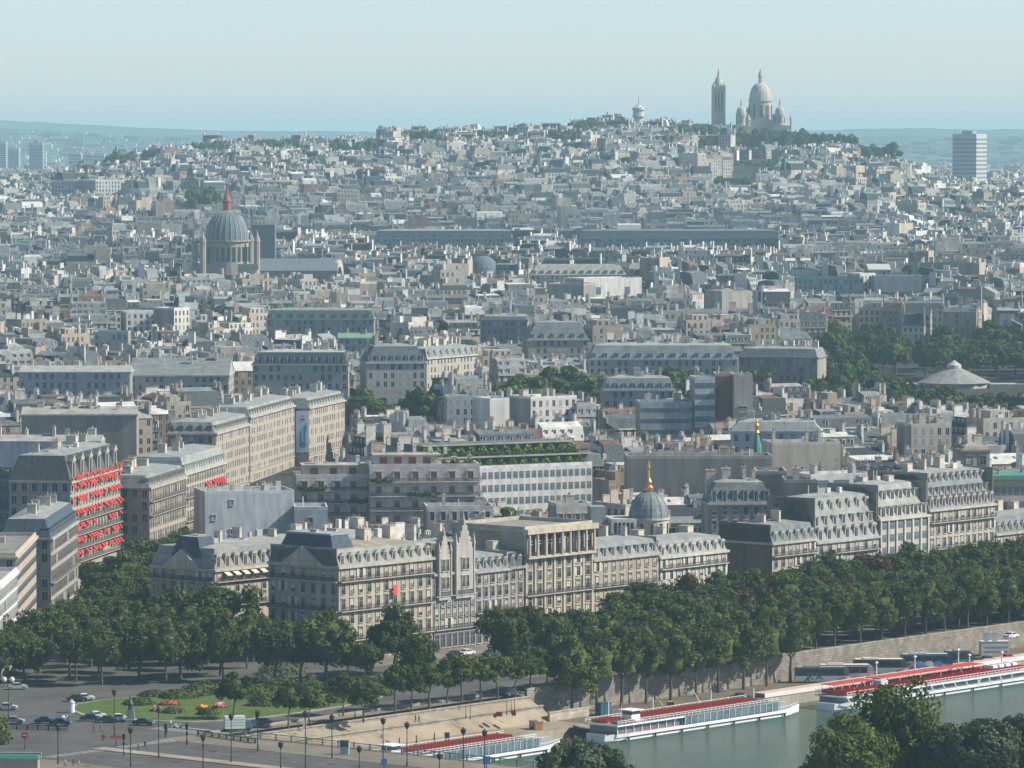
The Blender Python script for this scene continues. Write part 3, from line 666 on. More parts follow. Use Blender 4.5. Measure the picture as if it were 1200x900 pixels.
for fl in (7,6,5,4,3,2):
    for k in range(19):
        if ra.random()<(.08,.45,.3,.22,.3,.12,.35,.12)[fl]: continue
        if sum(1 for c in H1.children if c.name.startswith('awning'))>=99: break
        link('awning',ame if (k*7+fl*3)%3 else ame2,H1,((k+.5)*53/19,-.06,28.0/8*fl+3.1)).scale=(ra.uniform(.8,1.12),ra.uniform(.45,1.15),ra.uniform(.7,1.1))
for k in range(6):   # flower boxes, red geraniums at the attic
    b=MB(); rr=random.Random(k)
    for j in range(26): xx=(k+rr.random())*8.8; zz=28.2+rr.random()*1.3; yy=-.6-rr.random()*.3; s=.35; b.quad((xx-s,yy,zz-s),(xx+s,yy,zz-s),(xx+s,yy,zz+s),(xx-s,yy,zz+s),'cloth',(.75,.07,.06) if rr.random()<.7 else (.06,.12,.04))
    b.build('flower_box',H1)
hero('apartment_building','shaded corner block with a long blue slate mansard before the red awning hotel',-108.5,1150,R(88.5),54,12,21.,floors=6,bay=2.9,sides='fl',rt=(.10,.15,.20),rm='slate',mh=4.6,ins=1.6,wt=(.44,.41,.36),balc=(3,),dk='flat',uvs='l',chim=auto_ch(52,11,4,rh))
hero('office_building','beige modern office block with dark strip windows at the left end of the avenue',-110,1083,R(91),57,14,22.5,floors=7,bay=4.6,sides='fl',roof='flat',top=(.34,.34,.33),wt=(.56,.46,.37),win='office',ww=3.8,wh=1.6,uvs='l',clut=5)
hero('apartment_building','white stone building cut by the left edge of the picture',-109,1036,R(90),40,12,20.,floors=6,bay=3.2,sides='f',roof='flat',top=(.45,.46,.46),wt=(.72,.71,.67),win='tall')
avenue('apartment_building','stone block with terraced top floors beyond the red awning hotel',-25,18,22.5,off=-7,floors=6,bay=2.8,sides='fl',rt=(.34,.37,.39),mh=3.2,wt=(.47,.41,.34),balc=(2,4,5),dk='flat',uvs='l',chim=auto_ch(30,16,4,rh))
H2=avenue('apartment_building','stone block with a curved zinc roof and red awnings between its balconies',20,72,23.,off=-6,floors=7,bay=3,sides='fl',rt=(.45,.50,.50),mh=4.6,wt=(.53,.47,.40),balc=(1,3,5),uvs='l',dk='zinc',chim=auto_ch(45,16,4,rh))
for fl in (1,2,3,5):
    for k in range(8,16):
        if ra.random()<.2: continue
        link('awning',ame,H2,((k+.5)*49/16,-.06,23/7*fl+2.9))
# --- second row, seen over the front row
mid('apartment_building','pale blue-white rendered block with blank walls behind the corner block',240,345,580,23,14,16,clut=9,chim=[(3,6,2.4,1.2,.8),(12,5,1.2,1,1.),(18,9,3,2,.8)],uv=False,sides='f',floors=6,bay=4.5,ww=.9,wh=1.1,skipwin=.72,roof='flat',wt=(.58,.61,.61),blank=(.58,.61,.61),top=(.5,.52,.53),cornice=False)
mid('apartment_building','lower pale blue-white wing with one small window facing the river',345,384,598,19,4,14,uv=False,sides='f',floors=4,bay=7,ww=1,wh=1.2,roof='flat',wt=(.56,.59,.59),blank=(.60,.64,.66),top=(.5,.52,.53),cornice=False)
def planter(o,x0,x1,y,z,seed=1,ht=1.2,green=True):
    r=random.Random(seed); b=MB()
    n=int((x1-x0)*44)
    for j in range(n):
        xx=r.uniform(x0,x1); yy=y+r.uniform(-.6,.6); zz=z+r.random()*ht*(.6+.4*math.sin(xx*1.7)); s=r.uniform(.2,.42); d=Vector((r.gauss(0,1),r.gauss(-.6,1),r.gauss(.5,1))).normalized(); u=d.orthogonal().normalized()*s; v=d.cross(u)
        p=Vector((xx,yy,zz)); b.quad(p-u-v,p+u-v,p+u+v,p-u+v,'plane_leaves' if green else 'ivy_leaves',(1.3,1.3,1.3))
    b.build('roof_planting',o)
# terraced brown-shuttered apartments
for j,(p0,p1,yt,zt,lb,hh) in enumerate(((347,520,560,24,'beige terraced apartments with red-brown shutters, lower left wing with roof shrubs',0),(433,562,548,27,'beige terraced apartments with red-brown shutters, taller right wing with a white-framed corner',0))):
    o=mid('terraced_apartments',lb,p0,p1,yt,zt,6,14,uv=False,sides='fr',floors=7,bay=4.6,win='red',ww=1.6,wh=1.7,wt=(.66,.61,.53),roof='flat',top=(.42,.40,.37),balc=(2,3,4,5,6),clut=8,cornice=False,vis=62)
    Wd=(p1-p0)/F*1330
    b=MB(); zt2=zt-terr(0,1330); b.box(Wd*.05,Wd*.62,3,12,zt2+.1,zt2+3.0,'blank_wall',(.66,.61,.53),top='blank_wall',tt=(.40,.39,.37)); b.box(-.3+Wd*.05,Wd*.65,2.2,12.5,zt2+3.0,zt2+3.3,'blank_wall',(.45,.42,.38),bottom=True)
    for k in range(4): xx=Wd*(.1+.13*k); b.quad((xx,2.96,zt2+.5),(xx+2,2.96,zt2+.5),(xx+2,2.96,zt2+2.5),(xx,2.96,zt2+2.5),'paint',(.30,.07,.05))
    b.build('penthouse',o); planter(o,Wd*.66,Wd*.95,1.6,zt2+.3,j,2.0); planter(o,Wd*.35,Wd*.62,-.5,zt2*5/7+.1,j+5,1.3); planter(o,Wd*.7,Wd*.98,-.5,zt2*4/7+.1,j+8,1.5); planter(o,Wd*.02,Wd*.2,-.5,zt2*6/7+.1,j+11,1.2)
    for k in range(5):
        b=MB(); stack(b,Wd*(.15+.14*k),9,zt2+3,zt2+5.2+.6*(k%2),.9,1.6,(.72,.70,.66),False); b.build('chimney',o)
mid('apartment_building','low white terrace house with planted roof between the terraced apartments and the ivy office',500,578,597,17,5,12,uv=False,sides='fr',floors=5,bay=3.2,win='tall',wt=(.66,.62,.55),roof='flat',top=(.4,.42,.40),cornice=False)
# ivy office: white strips of windows, two hedged terraces
ov=along(505,694,552,22,R(30)); OV=hero('office_building','white office building with long window rows and two ivy-hung roof terraces',ov[0],ov[1],R(30),ov[2],16,22,floors=6,bay=2.0,sides='f',win='office',ww=1.45,wh=2.0,wt=(.72,.71,.67),roof='flat',top=(.3,.3,.28),cornice=False,vis=62)
for k,(zz,dd,yy) in enumerate(((22,3.4,2.2),(25.4,3.4,6.0))):
    b=MB(); b.box(0,ov[2]-(4 if k else 0),yy,15.9,zz+.1,zz+dd,'blank_wall',(.16,.17,.16)); b.box(-.1,ov[2]-(4 if k else 0)+.2,yy-1.6,yy+.2,zz+dd-.3,zz+dd,'blank_wall',(.35,.35,.33),bottom=True); b.build('terrace_storey',OV); planter(OV,0,ov[2]-2,yy-1.0,zz+.3,k+9,2.6,False)
    planter(OV,0,ov[2]-2,yy-1.3,zz+.3,k+29,1.5)
mid('apartment_building','beige blank-walled slab behind the town houses',549,620,617,21,0,14,clut=8,uv=False,sides='',roof='flat',blank=(.46,.43,.37),top=(.35,.35,.35),cornice=False)
mid('apartment_building','small white house with red blinds left of the domed church',652,692,594,20,12,10,uv=False,sides='f',floors=4,win='red',bay=2.2,ww=1.2,wh=1.6,wt=(.62,.58,.50),roof='flat',cornice=False)
# domed church with gold finial
def church():
    a=R(8); x,y,Wd=along(694,782,612,20,a)
    o=hero('domed_church','red-brick church with a grey ribbed dome and a gilded finial',x,y,a,Wd,22,15,floors=4,bay=3.4,sides='f',wt=(.33,.13,.10),win='tall',wh=2.4,ww=1.2,roof='flat',top=(.35,.36,.37),cat='church',blank=(.32,.14,.11))
    b=MB(); b.box(Wd*.28,Wd*.62,3,14,15.1,20.5,'blank_wall',(.62,.62,.60)); b.box(-.3,Wd*.30,6,16,15.1,19.0,'blank_wall',(.35,.14,.11),top='zinc',tt=(.4,.42,.43)); b.box(Wd*.05,Wd*.25,8,14,19,23.2,'blank_wall',(.30,.33,.34))
    for k in range(5): xx=Wd*(.32+.055*k); b.quad((xx,2.96,16.5),(xx+.7,2.96,16.5),(xx+.7,2.96,19.6),(xx,2.96,19.6),'glass_dark')
    b.build('attic',o)
    cx,cy=Wd*.82,7.5; d=MB(); d.lathe(cx,cy,[(5.0,15),(5.0,20),(5.3,20),(5.3,20.5)],24,'stone',(.60,.56,.48)); d.build('drum',o)
    for k in range(12):
        q=2*math.pi*k/12; b=MB().at(cx+5.03*math.cos(q),cy+5.03*math.sin(q),0,q+math.pi/2); b.quad((-.4,-.02,16),(.4,-.02,16),(.4,-.02,19.2),(-.4,-.02,19.2),'glass_dark'); b.build('window',o)
    d=MB(); pr=[(5.0*math.cos(u),20.5+6.6*math.sin(u)) for u in [math.pi/2*k/9 for k in range(9)]]+[(.7,27.3)]
    d.lathe(cx,cy,pr,24,'zinc',(.22,.26,.27))
    for k in range(12):
        q=2*math.pi*k/12
        for (r0,z0),(r1,z1) in zip(pr,pr[1:]): d.tube((cx+r0*math.cos(q),cy+r0*math.sin(q),z0),(cx+r1*math.cos(q),cy+r1*math.sin(q),z1),.13,.13,3,'zinc',(.30,.34,.34),False)
    do=d.build('dome',o); f=MB(); f.lathe(cx,cy,[(1.1,27.2),(1.2,28.0),(.6,28.6),(.75,29.4),(.35,30.2),(.15,32.5),(.4,32.9),(.05,34.8)],10,'gold'); f.build('gilded_finial',do)
church()
# blank party walls
mid('apartment_building','big blank grey-beige wall behind the gilded dome',735,905,538,26,2,14,clut=8,uv=False,sides='',roof='flat',blank=(.36,.34,.31),top=(.36,.37,.37),cornice=False,chim=[(6,8,1,3,2),(18,8,2,1,2.5),(30,9,1,3,1.6)])
mid('apartment_building','mansard block with white-framed attic windows in front of the blank grey wall',831,905,590,22,6,14,uv=False,sides='fr',floors=6,bay=2.9,win='tall',wt=(.50,.48,.44),mh=5.2,ins=2.0,rt=(.22,.26,.29),dk='zinc',dh=2.8,chim=auto_ch(16,14,4,rh,2))
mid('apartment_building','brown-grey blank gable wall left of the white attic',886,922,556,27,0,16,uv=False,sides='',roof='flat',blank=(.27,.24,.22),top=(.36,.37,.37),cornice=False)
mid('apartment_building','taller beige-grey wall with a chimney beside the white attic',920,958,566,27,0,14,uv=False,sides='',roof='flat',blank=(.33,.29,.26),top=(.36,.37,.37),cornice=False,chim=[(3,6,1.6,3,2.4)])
mid('rooftop_house','white attic storey with two greenish picture windows above the ornate grey block',950,1022,560,28,24,10,uv=False,sides='f',floors=9,bay=6,win='office',ww=4.4,wh=1.9,wt=(.66,.65,.61),roof='flat',top=(.6,.6,.58),cornice=False)
mid('apartment_building','pale cream modern block with plain walls left of the red chimneys',905,985,522,26,10,14,clut=8,uv=False,sides='',roof='flat',blank=(.62,.57,.48),wt=(.62,.57,.48),top=(.42,.40,.36),cornice=False)
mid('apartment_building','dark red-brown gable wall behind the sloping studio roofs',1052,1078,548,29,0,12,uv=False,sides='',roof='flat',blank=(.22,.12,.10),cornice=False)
mid('tower_house','square brown stone tower with one window behind the large zinc roof',1128,1160,527,32,12,9,uv=False,sides='f',floors=6,bay=5,ww=1.8,wh=2.2,wt=(.38,.31,.25),roof='mansard',mh=.8,ins=.8,dorm='',rt=(.36,.34,.30),cornice=True)
o=mid('office_building','long glazed office with a green copper roof edge at the right border',1165,1262,566,24,10,18,uv=False,sides='f',floors=6,bay=1.7,win='office',ww=1.4,wh=2.4,wt=(.50,.47,.41),roof='flat',top=(.40,.42,.42),cornice=False)
b=MB(); b.box(-.6,32,-1,18,24.9,26,'verdigris',bottom=True); b.build('copper_eaves',o)
# white building with the small green spire
o=mid('apartment_building','pale blue-grey building with a glazed upper floor behind the small green spire',856,962,505,27,-4,14,uv=False,sides='f',floors=7,bay=3.2,win='tall',wt=(.56,.60,.62),roof='mansard',mh=2.6,ins=2.2,rt=(.36,.40,.42),dorm='',balc=(5,),bt='iron')
def spirelet():
    Y=1395.; x=X(887,Y,26); z0=zat(545,Y); o=thing('spire','small green copper spire topped by a gilded statue','spire',(x,Y,0)); b=MB(); b.box(-2.6,2.6,-2.6,2.6,z0-26,z0,'stone',(.40,.36,.31)); b.build('tower_base',o)
    z1=zat(522,Y); z2=zat(509,Y); b=MB(); b.lathe(0,0,[(1.9,z0),(1.4,z0+1.6),(1.3,z1-.5),(.5,z2)],8,'verdigris'); b.build('copper_cone',o); b=MB(); b.lathe(0,0,[(.5,z2),(.9,z2+.5),(.45,z2+1.2),(.7,z2+2.6),(.35,z2+3.2),(.35,z2+3.8),(.05,z2+4.2)],8,'gold'); b.build('statue',o); excl(rect(x-4,Y-4,0,8,8))
spirelet()
# left, behind the hotel
mid('apartment_building','long plain grey wall above the white gable at the far left',25,160,486,27,2,16,uv=False,sides='',roof='gable',mh=2.2,blank=(.38,.36,.33),wt=(.38,.36,.33),rt=(.5,.5,.48))
mid('apartment_building','long white rendered wall with a few small windows behind the hotel',-20,118,517,25,-1,14,uv=False,sides='f',floors=6,bay=7,ww=1,wh=1.2,skipwin=.5,wt=(.58,.60,.62),roof='gable',mh=1.5,rt=(.5,.52,.53),cornice=False)
o=mid('office_building','dark roof terrace building with green planting and red lettered signs at far left',-20,78,556,25,0,16,uv=False,sides='f',floors=6,bay=4,win='office',ww=2.6,wh=1.8,wt=(.12,.15,.16),roof='flat',top=(.3,.3,.3),cornice=False)
for k,(xx,w_) in enumerate(((8,2.6),(13,2.6),(17.5,1.6))):
    b=MB(); b.box(xx,xx+w_,-.4,-.25,22.6,24.4,'paint',(.55,.04,.04)); b.build('sign',o)
planter(o,1,20,1,25.2,4,1.6)
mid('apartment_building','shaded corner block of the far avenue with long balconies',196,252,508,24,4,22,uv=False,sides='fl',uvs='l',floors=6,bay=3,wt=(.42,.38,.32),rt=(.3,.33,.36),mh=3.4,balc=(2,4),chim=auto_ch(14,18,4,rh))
def rowblock(label,p0,p1,y0,zt,a,D=15,**kw): return mid('apartment_building',label,p0,p1,y0,zt,a,D,**kw)
rowblock('sunlit far avenue row, nearest section with stacked balconies',253,292,508,23,81,uv=True,sides='fl',mh=3.4,balc=(),dorm='f',bay=3.2,dk='flat',rt=(.42,.44,.46),chim=auto_ch(60,15,7,rh,1.8))
BN=rowblock('sunlit row of the far avenue carrying a tall white banner on its front',293,345,489,23,81,uv=True,sides='f',mh=3.2,balc=(),dorm='f',bay=4,dk='flat',rt=(.45,.47,.49),chim=auto_ch(100,15,9,rh,1.8))
def banner():
    Y=1600.; b=MB(); x0,x1=X(347,Y,20),X(362,Y,20); z0,z1=zat(530,Y),zat(482,Y)
    o=thing('banner','tall white building banner with green and red drawing hung over the far avenue','banner',(0,0,0))
    b.box(x0,x1,Y,Y+.4,z0,z1,'paint',(.85,.92,.98)); b.build('cloth',o); b=MB(); r=random.Random(2); w=x1-x0
    def blob(cx,cz,rx,rz,c,yy):
        b.face([b.P(x0+w*cx+rx*math.cos(2*math.pi*i/10),yy,z0+(z1-z0)*cz+rz*math.sin(2*math.pi*i/10)) for i in range(10)],'paint',c)
    for cx,cz,rx,rz,c,yy in ((.35,.35,.45,2.6,(.13,.35,.30),Y-.05),(.65,.42,.4,3.4,(.20,.30,.45),Y-.06),(.5,.18,1.2,1.0,(.10,.32,.25),Y-.07),(.5,.80,.8,.45,(.65,.08,.10),Y-.05),(.45,.88,.5,.3,(.65,.15,.15),Y-.06),(.75,.62,.25,1.4,(.18,.38,.30),Y-.05)): blob(cx,cz,rx,rz,c,yy)
    b.build('printed_design',o)
banner()
rowblock('sunlit end section of the far avenue row before the dark trees',362,404,478,22,78,uv=True,sides='fl',mh=3.2,dorm='f',bay=4,dk='flat',rt=(.40,.43,.45),chim=auto_ch(70,15,6,rh,1.8))
# --- middle distance
mid('office_building','long blue-grey institutional building with two window bands left of the shed roofs',22,152,436,27,0,22,sides='f',roof='gable',mh=2,rt=(.55,.56,.55),wt=(.40,.45,.48),cornice=True)
mid('market_hall','long grey hall with skylit sloping roof and stepped pale end right of the blue-grey building',152,268,440,25,0,34,sides='fr',roof='gable',mh=6,rt=(.30,.33,.35),wt=(.45,.47,.47))
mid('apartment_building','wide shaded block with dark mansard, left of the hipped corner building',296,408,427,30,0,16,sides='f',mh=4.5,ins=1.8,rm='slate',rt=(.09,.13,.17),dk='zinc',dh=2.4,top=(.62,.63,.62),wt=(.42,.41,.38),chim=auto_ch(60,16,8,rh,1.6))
mid('apartment_building','corner block with hipped dark roof above the round tree clump',430,499,425,30,8,24,sides='fr',mh=6,ins=3,rm='slate',rt=(.16,.2,.24),dk='zinc',dh=2.2,wt=(.50,.49,.45),chim=auto_ch(36,20,5,rh,2))
mid('apartment_building','sunlit stone row running away behind the corner block, many chimneys',500,558,420,29,62,14,sides='fl',mh=3.6,rt=(.34,.38,.42),dk='ped',bay=5,wt=(.56,.50,.41),chim=auto_ch(200,14,14,rh,2))
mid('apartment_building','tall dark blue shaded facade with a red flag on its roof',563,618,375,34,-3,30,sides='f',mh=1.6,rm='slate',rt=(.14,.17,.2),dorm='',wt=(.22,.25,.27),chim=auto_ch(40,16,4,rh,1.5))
mid('apartment_building','stone corner building with a pointed roof, left of the long zinc palace',619,690,398,31,6,24,sides='f',mh=7,ins=3.4,rt=(.24,.28,.31),dk='zinc',wt=(.42,.40,.36),chim=auto_ch(50,20,8,rh,1.6),bay=4)
mid('palace','long grey palace with dormers under a flat zinc roof beyond the tree belt',690,864,421,27,1,24,sides='f',mh=5.4,ins=2.6,rt=(.28,.34,.38),dk='zinc',top=(.50,.53,.54),wt=(.40,.41,.41),bay=4.5,chim=auto_ch(110,22,12,rh,1.4))
mid('apartment_building','brown curved-roof building at the right end of the long palace',866,958,418,26,-14,20,sides='f',mh=3.4,rt=(.34,.36,.38),dorm='',wt=(.33,.29,.26),chim=auto_ch(60,18,9,rh,1.6))
mid('apartment_building','boxy white house with a blank sunlit corner behind the aerials',574,597,470,26,30,12,uv=False,sides='',roof='flat',blank=(.70,.69,.64),wt=(.70,.69,.64),cornice=False)
mid('apartment_building','grey-white flats with many square windows left of the boxy white house',524,575,467,24,6,12,sides='f',roof='flat',wt=(.55,.57,.56),cornice=False)
mid('apartment_building','white flat-roofed house with square windows, centre of the middle rooftops',622,676,468,25,34,14,sides='fr',roof='flat',wt=(.72,.70,.65),cornice=False)
mid('office_building','blue-grey office slab with horizontal glass bands, nearer of the pair',750,812,474,29,4,14,uv=False,sides='f',floors=8,bay=40,ww=17,wh=1.5,win='office',wt=(.46,.49,.49),roof='flat',cornice=False)
mid('office_building','blue-grey office with a sawtooth dormer line, farther of the pair',707,790,457,28,2,14,sides='f',mh=4,rt=(.30,.36,.40),dk='zinc',bay=3,wt=(.38,.42,.42))
mid('apartment_building','glass-fronted tall block left of the dark red gable',814,838,445,37,6,12,uv=False,sides='f',floors=10,bay=8,ww=7,wh=1.8,win='office',wt=(.6,.62,.62),roof='flat',top=(.6,.62,.62),cornice=False)
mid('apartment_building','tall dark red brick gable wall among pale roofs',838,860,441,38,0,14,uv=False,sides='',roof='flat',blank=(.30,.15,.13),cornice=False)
mid('apartment_building','beige stepped block right of the dark red gable',860,882,442,38,4,14,uv=False,sides='f',floors=9,bay=7,ww=2.5,wh=1.8,skipwin=.4,wt=(.50,.46,.38),roof='flat',cornice=False)
mid('apartment_building','row of cream houses stepping down right of the green-roofed spire',1068,1115,500,24,12,16,sides='f',roof='flat',wt=(.64,.58,.48),cornice=False,chim=auto_ch(18,14,6,rh,2))
# round pavilion in the park
def pavilion():
    Y=2110.; x=X(1118,Y,14); o=thing('theatre_pavilion','low polygonal pavilion with a pale conical slate roof among the park trees','theatre',(x,Y,terr(x,Y))); g=terr(x,Y)
    zt=zat(427,Y)-g; ze=zat(448,Y)-g; b=MB(); b.lathe(0,0,[(15,-3),(15,ze)],12,'stone',(.50,.46,.38)); b.build('wall',o); b=MB(); b.lathe(0,0,[(16,ze),(4,zt-2),(3.4,zt-1.8)],12,'zinc',(.30,.31,.30)); b.lathe(0,0,[(3.2,zt-1.8),(3.2,zt-.3),(.2,zt+1.8)],12,'zinc',(.5,.5,.49)); b.build('roof',o)
    for k in range(12):
        q=2*math.pi*(k+.5)/12; b=MB().at(14.52*math.cos(q),14.52*math.sin(q),0,q+math.pi/2); b.quad((-1.2,0,1),(1.2,0,1),(1.2,0,ze-1.5),(-1.2,0,ze-1.5),'glass_dark'); b.build('window',o)
    b=MB(); b.box(15,36,-6,6,-3,ze-.5,'stone',(.55,.5,.42),top='zinc',tt=(.45,.46,.46)); b.box(-36,-15,-6,6,-3,ze-.5,'stone',(.45,.42,.36),top='zinc',tt=(.40,.42,.42)); b.build('side_wings',o)
    excl(rect(x-38,Y-18,0,76,38))
pavilion()
# --- farther landmarks
mid('office_building','white modern block with three bands of windows, middle left',148,204,367,32,14,16,sides='f',roof='flat',wt=(.84,.84,.8),top=(.4,.42,.43),cornice=False)
mid('apartment_building','sunlit white corner wing beside the banded white block',204,222,363,34,48,14,sides='f',roof='flat',wt=(.86,.82,.72),cornice=False)
mid('apartment_building','beige and grey stacked block left of a flat lit gable',110,150,391,28,0,16,sides='f',roof='flat',wt=(.36,.40,.42),cornice=False)
mid('palace','long dark block with a row of tiny dormers and a green copper strip in front',312,438,374,33,0,24,sides='f',mh=4,rm='slate',rt=(.15,.2,.23),dk='zinc',bay=5,top=(.36,.4,.42),wt=(.30,.35,.36))
mid('hall','low hall with a bright green copper ridge roof',396,440,396,27,0,12,sides='f',roof='gable',mh=2,rt=(.30,.52,.36),rm='paint',wt=(.40,.46,.46))
mid('office_building','long white blank-fronted building with a line of small square windows',684,752,328,38,30,20,uv=False,sides='f',floors=2,bay=16,ww=3.4,wh=4,win='office',wt=(.86,.84,.76),roof='flat',cornice=False,hgt0=-8)
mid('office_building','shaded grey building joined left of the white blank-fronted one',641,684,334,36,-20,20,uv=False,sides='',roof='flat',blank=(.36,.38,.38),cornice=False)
mid('apartment_building','pale mansard row with dense white dormers above the shaded grey building',622,734,322,37,3,16,sides='f',mh=5,ins=3,rt=(.55,.55,.52),dk='zinc',bay=4.5,wt=(.55,.53,.48))
mid('station_building','very long dark blue station building stretching across the middle of the far city',680,912,279,46,0,30,sides='f',mh=5,rm='slate',rt=(.13,.18,.23),dorm='',wt=(.25,.30,.34),top=(.25,.3,.34))
mid('station_building','long dark roofed terrace left of the station',440,600,279,46,0,26,sides='f',mh=5,rm='slate',rt=(.12,.17,.21),dk='zinc',bay=9,wt=(.32,.36,.38))
mid('office_building','green glass office with a white stair block at its middle',935,1012,327,38,-1,24,sides='f',roof='flat',wt=(.22,.34,.35),cornice=False)
mid('office_building','greenish office wing with tall dark window bays',1025,1080,325,39,-1,24,uv=False,sides='f',floors=1,bay=9.5,win='office',ww=8,wh=9,wt=(.52,.55,.52),roof='flat',cornice=False,hgt0=-10)
mid('apartment_building','bright white stair block between the two green offices',1008,1026,322,40,32,12,sides='f',roof='flat',wt=(.88,.88,.84),cornice=False)
mid('gallery','barrel-roofed white gallery above the green glass office',1018,1044,316,42,4,18,sides='f',roof='gable',mh=3,rm='paint',rt=(.8,.8,.77),wt=(.6,.6,.58))
mid('apartment_building','pale blank-walled rectangular building right of the white domed cistern',846,880,343,36,26,18,uv=False,sides='',roof='flat',blank=(.55,.54,.49),cornice=False)
mid('apartment_building','stacked white terraces in the far left city',112,148,212,78,26,40,sides='f',roof='flat',wt=(.85,.85,.8),cornice=False)
mid('tower_block','pale far tower block standing left of the church with the red spire',203,222,213,77,20,22,sides='f',roof='flat',wt=(.66,.65,.6),cornice=False)
mid('apartment_building','wide low blue-grey slab beneath the far left skyline',60,110,213,77,0,30,sides='f',roof='flat',wt=(.42,.45,.47),cornice=False)
# ------------------------------------------------------------------ far landmarks
def arcs(r,h,n=8,q=1.0): return [(r*math.cos(math.pi/2*k/n*q),h*math.sin(math.pi/2*k/n*q)) for k in range(n)]
def basilica():
    Y=4720.; g=96.; TR=(.50,.465,.41); m='stone'
    cx=X(891,Y,130); o=thing('basilica','white hilltop basilica with one tall egg-shaped dome and smaller domes around it','church',(cx,Y,g))
    k=Y/F     # metres per picture pixel
    def z(py): return zat(py,Y)-g
    def dome(name,x,y,r,zd0,zd1,zs,ztop,lr,drum=None,n=20):
        b=MB(); b.lathe(x,y,[(r*1.02,drum if drum is not None else zd0-12),(r*1.02,zd0)],n,m,TR)
        for i in range(n//2*1):
            q=2*math.pi*(i+.5)/(n//2); hh=(zd0-(drum if drum is not None else zd0-12)); b2=MB()
            bx,by=x+r*1.06*math.cos(q),y+r*1.06*math.sin(q)
            b.at(bx,by,0,q+math.pi/2); b.quad((-r*.13,0,zd0-hh*.62),(r*.13,0,zd0-hh*.62),(r*.13,0,zd0-hh*.16),(-r*.13,0,zd0-hh*.16),m,(.14,.14,.15)); b.at()
        b.lathe(x,y,[(r*1.12,zd0-.6),(r*1.12,zd0)],n,m,TR); d=b.build(name+'_drum' if name!='dome' else 'drum',o)
        b=MB(); H_=zs-zd0; b.lathe(x,y,[(r*math.cos(math.pi/2*(i/10)**1.05)**.85,zd0+H_*math.sin(math.pi/2*i/10)) for i in range(10)]+[(lr,zs)],n,m,TR)
        if r>6:
            for i in range(12):
                q=2*math.pi*i/12; b.tube((x+r*1.01*math.cos(q),y+r*1.01*math.sin(q),zd0),(x+r*.72*math.cos(q),y+r*.72*math.sin(q),zd0+H_*.74),.35,.3,3,m,(.54,.50,.45),False)
        dd=b.build('dome',o); shade_ok=None
        b=MB(); b.lathe(x,y,[(lr,zs-.3),(lr,zs+(ztop-zs)*.42),(lr*1.35,zs+(ztop-zs)*.45),(lr*.9,zs+(ztop-zs)*.6),(.15,ztop)],8,m,TR); b.build('lantern',o)
    dome('dome',0,0,10.8,z(118),0,z(97),z(80),1.9,drum=z(150))
    # square crossing body with corner turrets
    b=MB(); b.box(-14,14,-14,14,-6,z(148),m,TR); b.box(-11,11,-13.2,13.2,z(148),z(140),m,TR); b.build('crossing',o)
    for sx,sy in ((-1,-1),(1,-1),(1,1),(-1,1)):
        b=MB(); b.lathe(sx*12,sy*12,[(2.2,z(150)),(2.2,z(141)),(2.6,z(141)),(1.4,z(137)),(.2,z(133))],8,m,TR); b.build('turret',o)
    for px_,dy in ((868,-12),(913,-12),(899,16),(880,16)):
        x=(px_-891)*k; r=5.0; dome('dome',x,dy,r,z(135),0,z(125),z(115),.75,drum=z(150),n=12)
        b=MB(); b.box(x-6,x+6,dy-6,dy+6,-6,z(147),m,TR); b.build('corner_tower',o)
    # porch wing to the right with pinnacles and gable
    x0=(905-891)*k; x1=(926-891)*k
    b=MB(); b.box(x0,x1,-11,11,-6,z(148),m,TR); a=[b.P(x0,-11.2,z(148)),b.P(x1,-11.2,z(148)),b.P(x1,0,z(142)),b.P(x0,0,z(142)),b.P(x1,11.2,z(148)),b.P(x0,11.2,z(148))]; b.face([a[0],a[1],a[2],a[3]],'zinc',(.5,.5,.48)); b.face([a[4],a[5],a[3],a[2]],'zinc',(.5,.5,.48)); b.face([a[1],a[4],a[2]],m,TR)
    for k2 in range(4): xx=x0+(k2+.5)*(x1-x0)/4; b.quad((xx-1,-11.06,z(168)),(xx+1,-11.06,z(168)),(xx+1,-11.06,z(155)),(xx-1,-11.06,z(155)),m,(.15,.15,.16))
    b.build('nave',o)
    for xx in (x0+2,x1): b=MB(); b.lathe(xx,-11,[(1.1,z(165)),(1.1,z(140)),(1.5,z(140)),(.1,z(134))],8,m,TR); b.build('pinnacle',o)
    b=MB(); x0=(862-891)*k; b.box(x0,-8,-10,10,-6,z(152),m,TR,top='zinc',tt=(.4,.43,.43)); b.build('apse_wing',o)
    # bell tower
    X0=X(843,Y,130); t=thing('bell_tower','tall square bell tower with a conical spire left of the white basilica','bell tower',(X0,Y+20,g))
    w=5.6; b=MB(); b.box(-w,w,-w,w,-6,z(104),m,TR); b.box(-w-.6,w+.6,-w-.6,w+.6,z(104),z(102),m,TR,bottom=True); b.box(-w-.5,w+.5,-w-.5,w+.5,z(132),z(131),m,TR,bottom=True)
    for sx in (-1,1):
        for sy in (-1,1): b.box(sx*w-.9,sx*w+.9,sy*w-.9,sy*w+.9,-6,z(100),m,TR)
    b.build('shaft',t)
    for a in range(4):
        for j in (-1,0,1): b=MB().at(0,0,0,a*math.pi/2); b.quad((j*3-.8,-w-.05,z(128)),(j*3+.8,-w-.05,z(128)),(j*3+.8,-w-.05,z(108)),(j*3-.8,-w-.05,z(108)),m,(.10,.10,.11)); b.build('belfry_opening',t)
    b=MB(); b.lathe(0,0,[(5.0,z(102)),(5.0,z(99)),(4.2,z(96)),(2.4,z(91)),(1.2,z(88)),(1.3,z(86)),(.7,z(84)),(.1,z(79))],12,m,TR); b.build('spire',t)
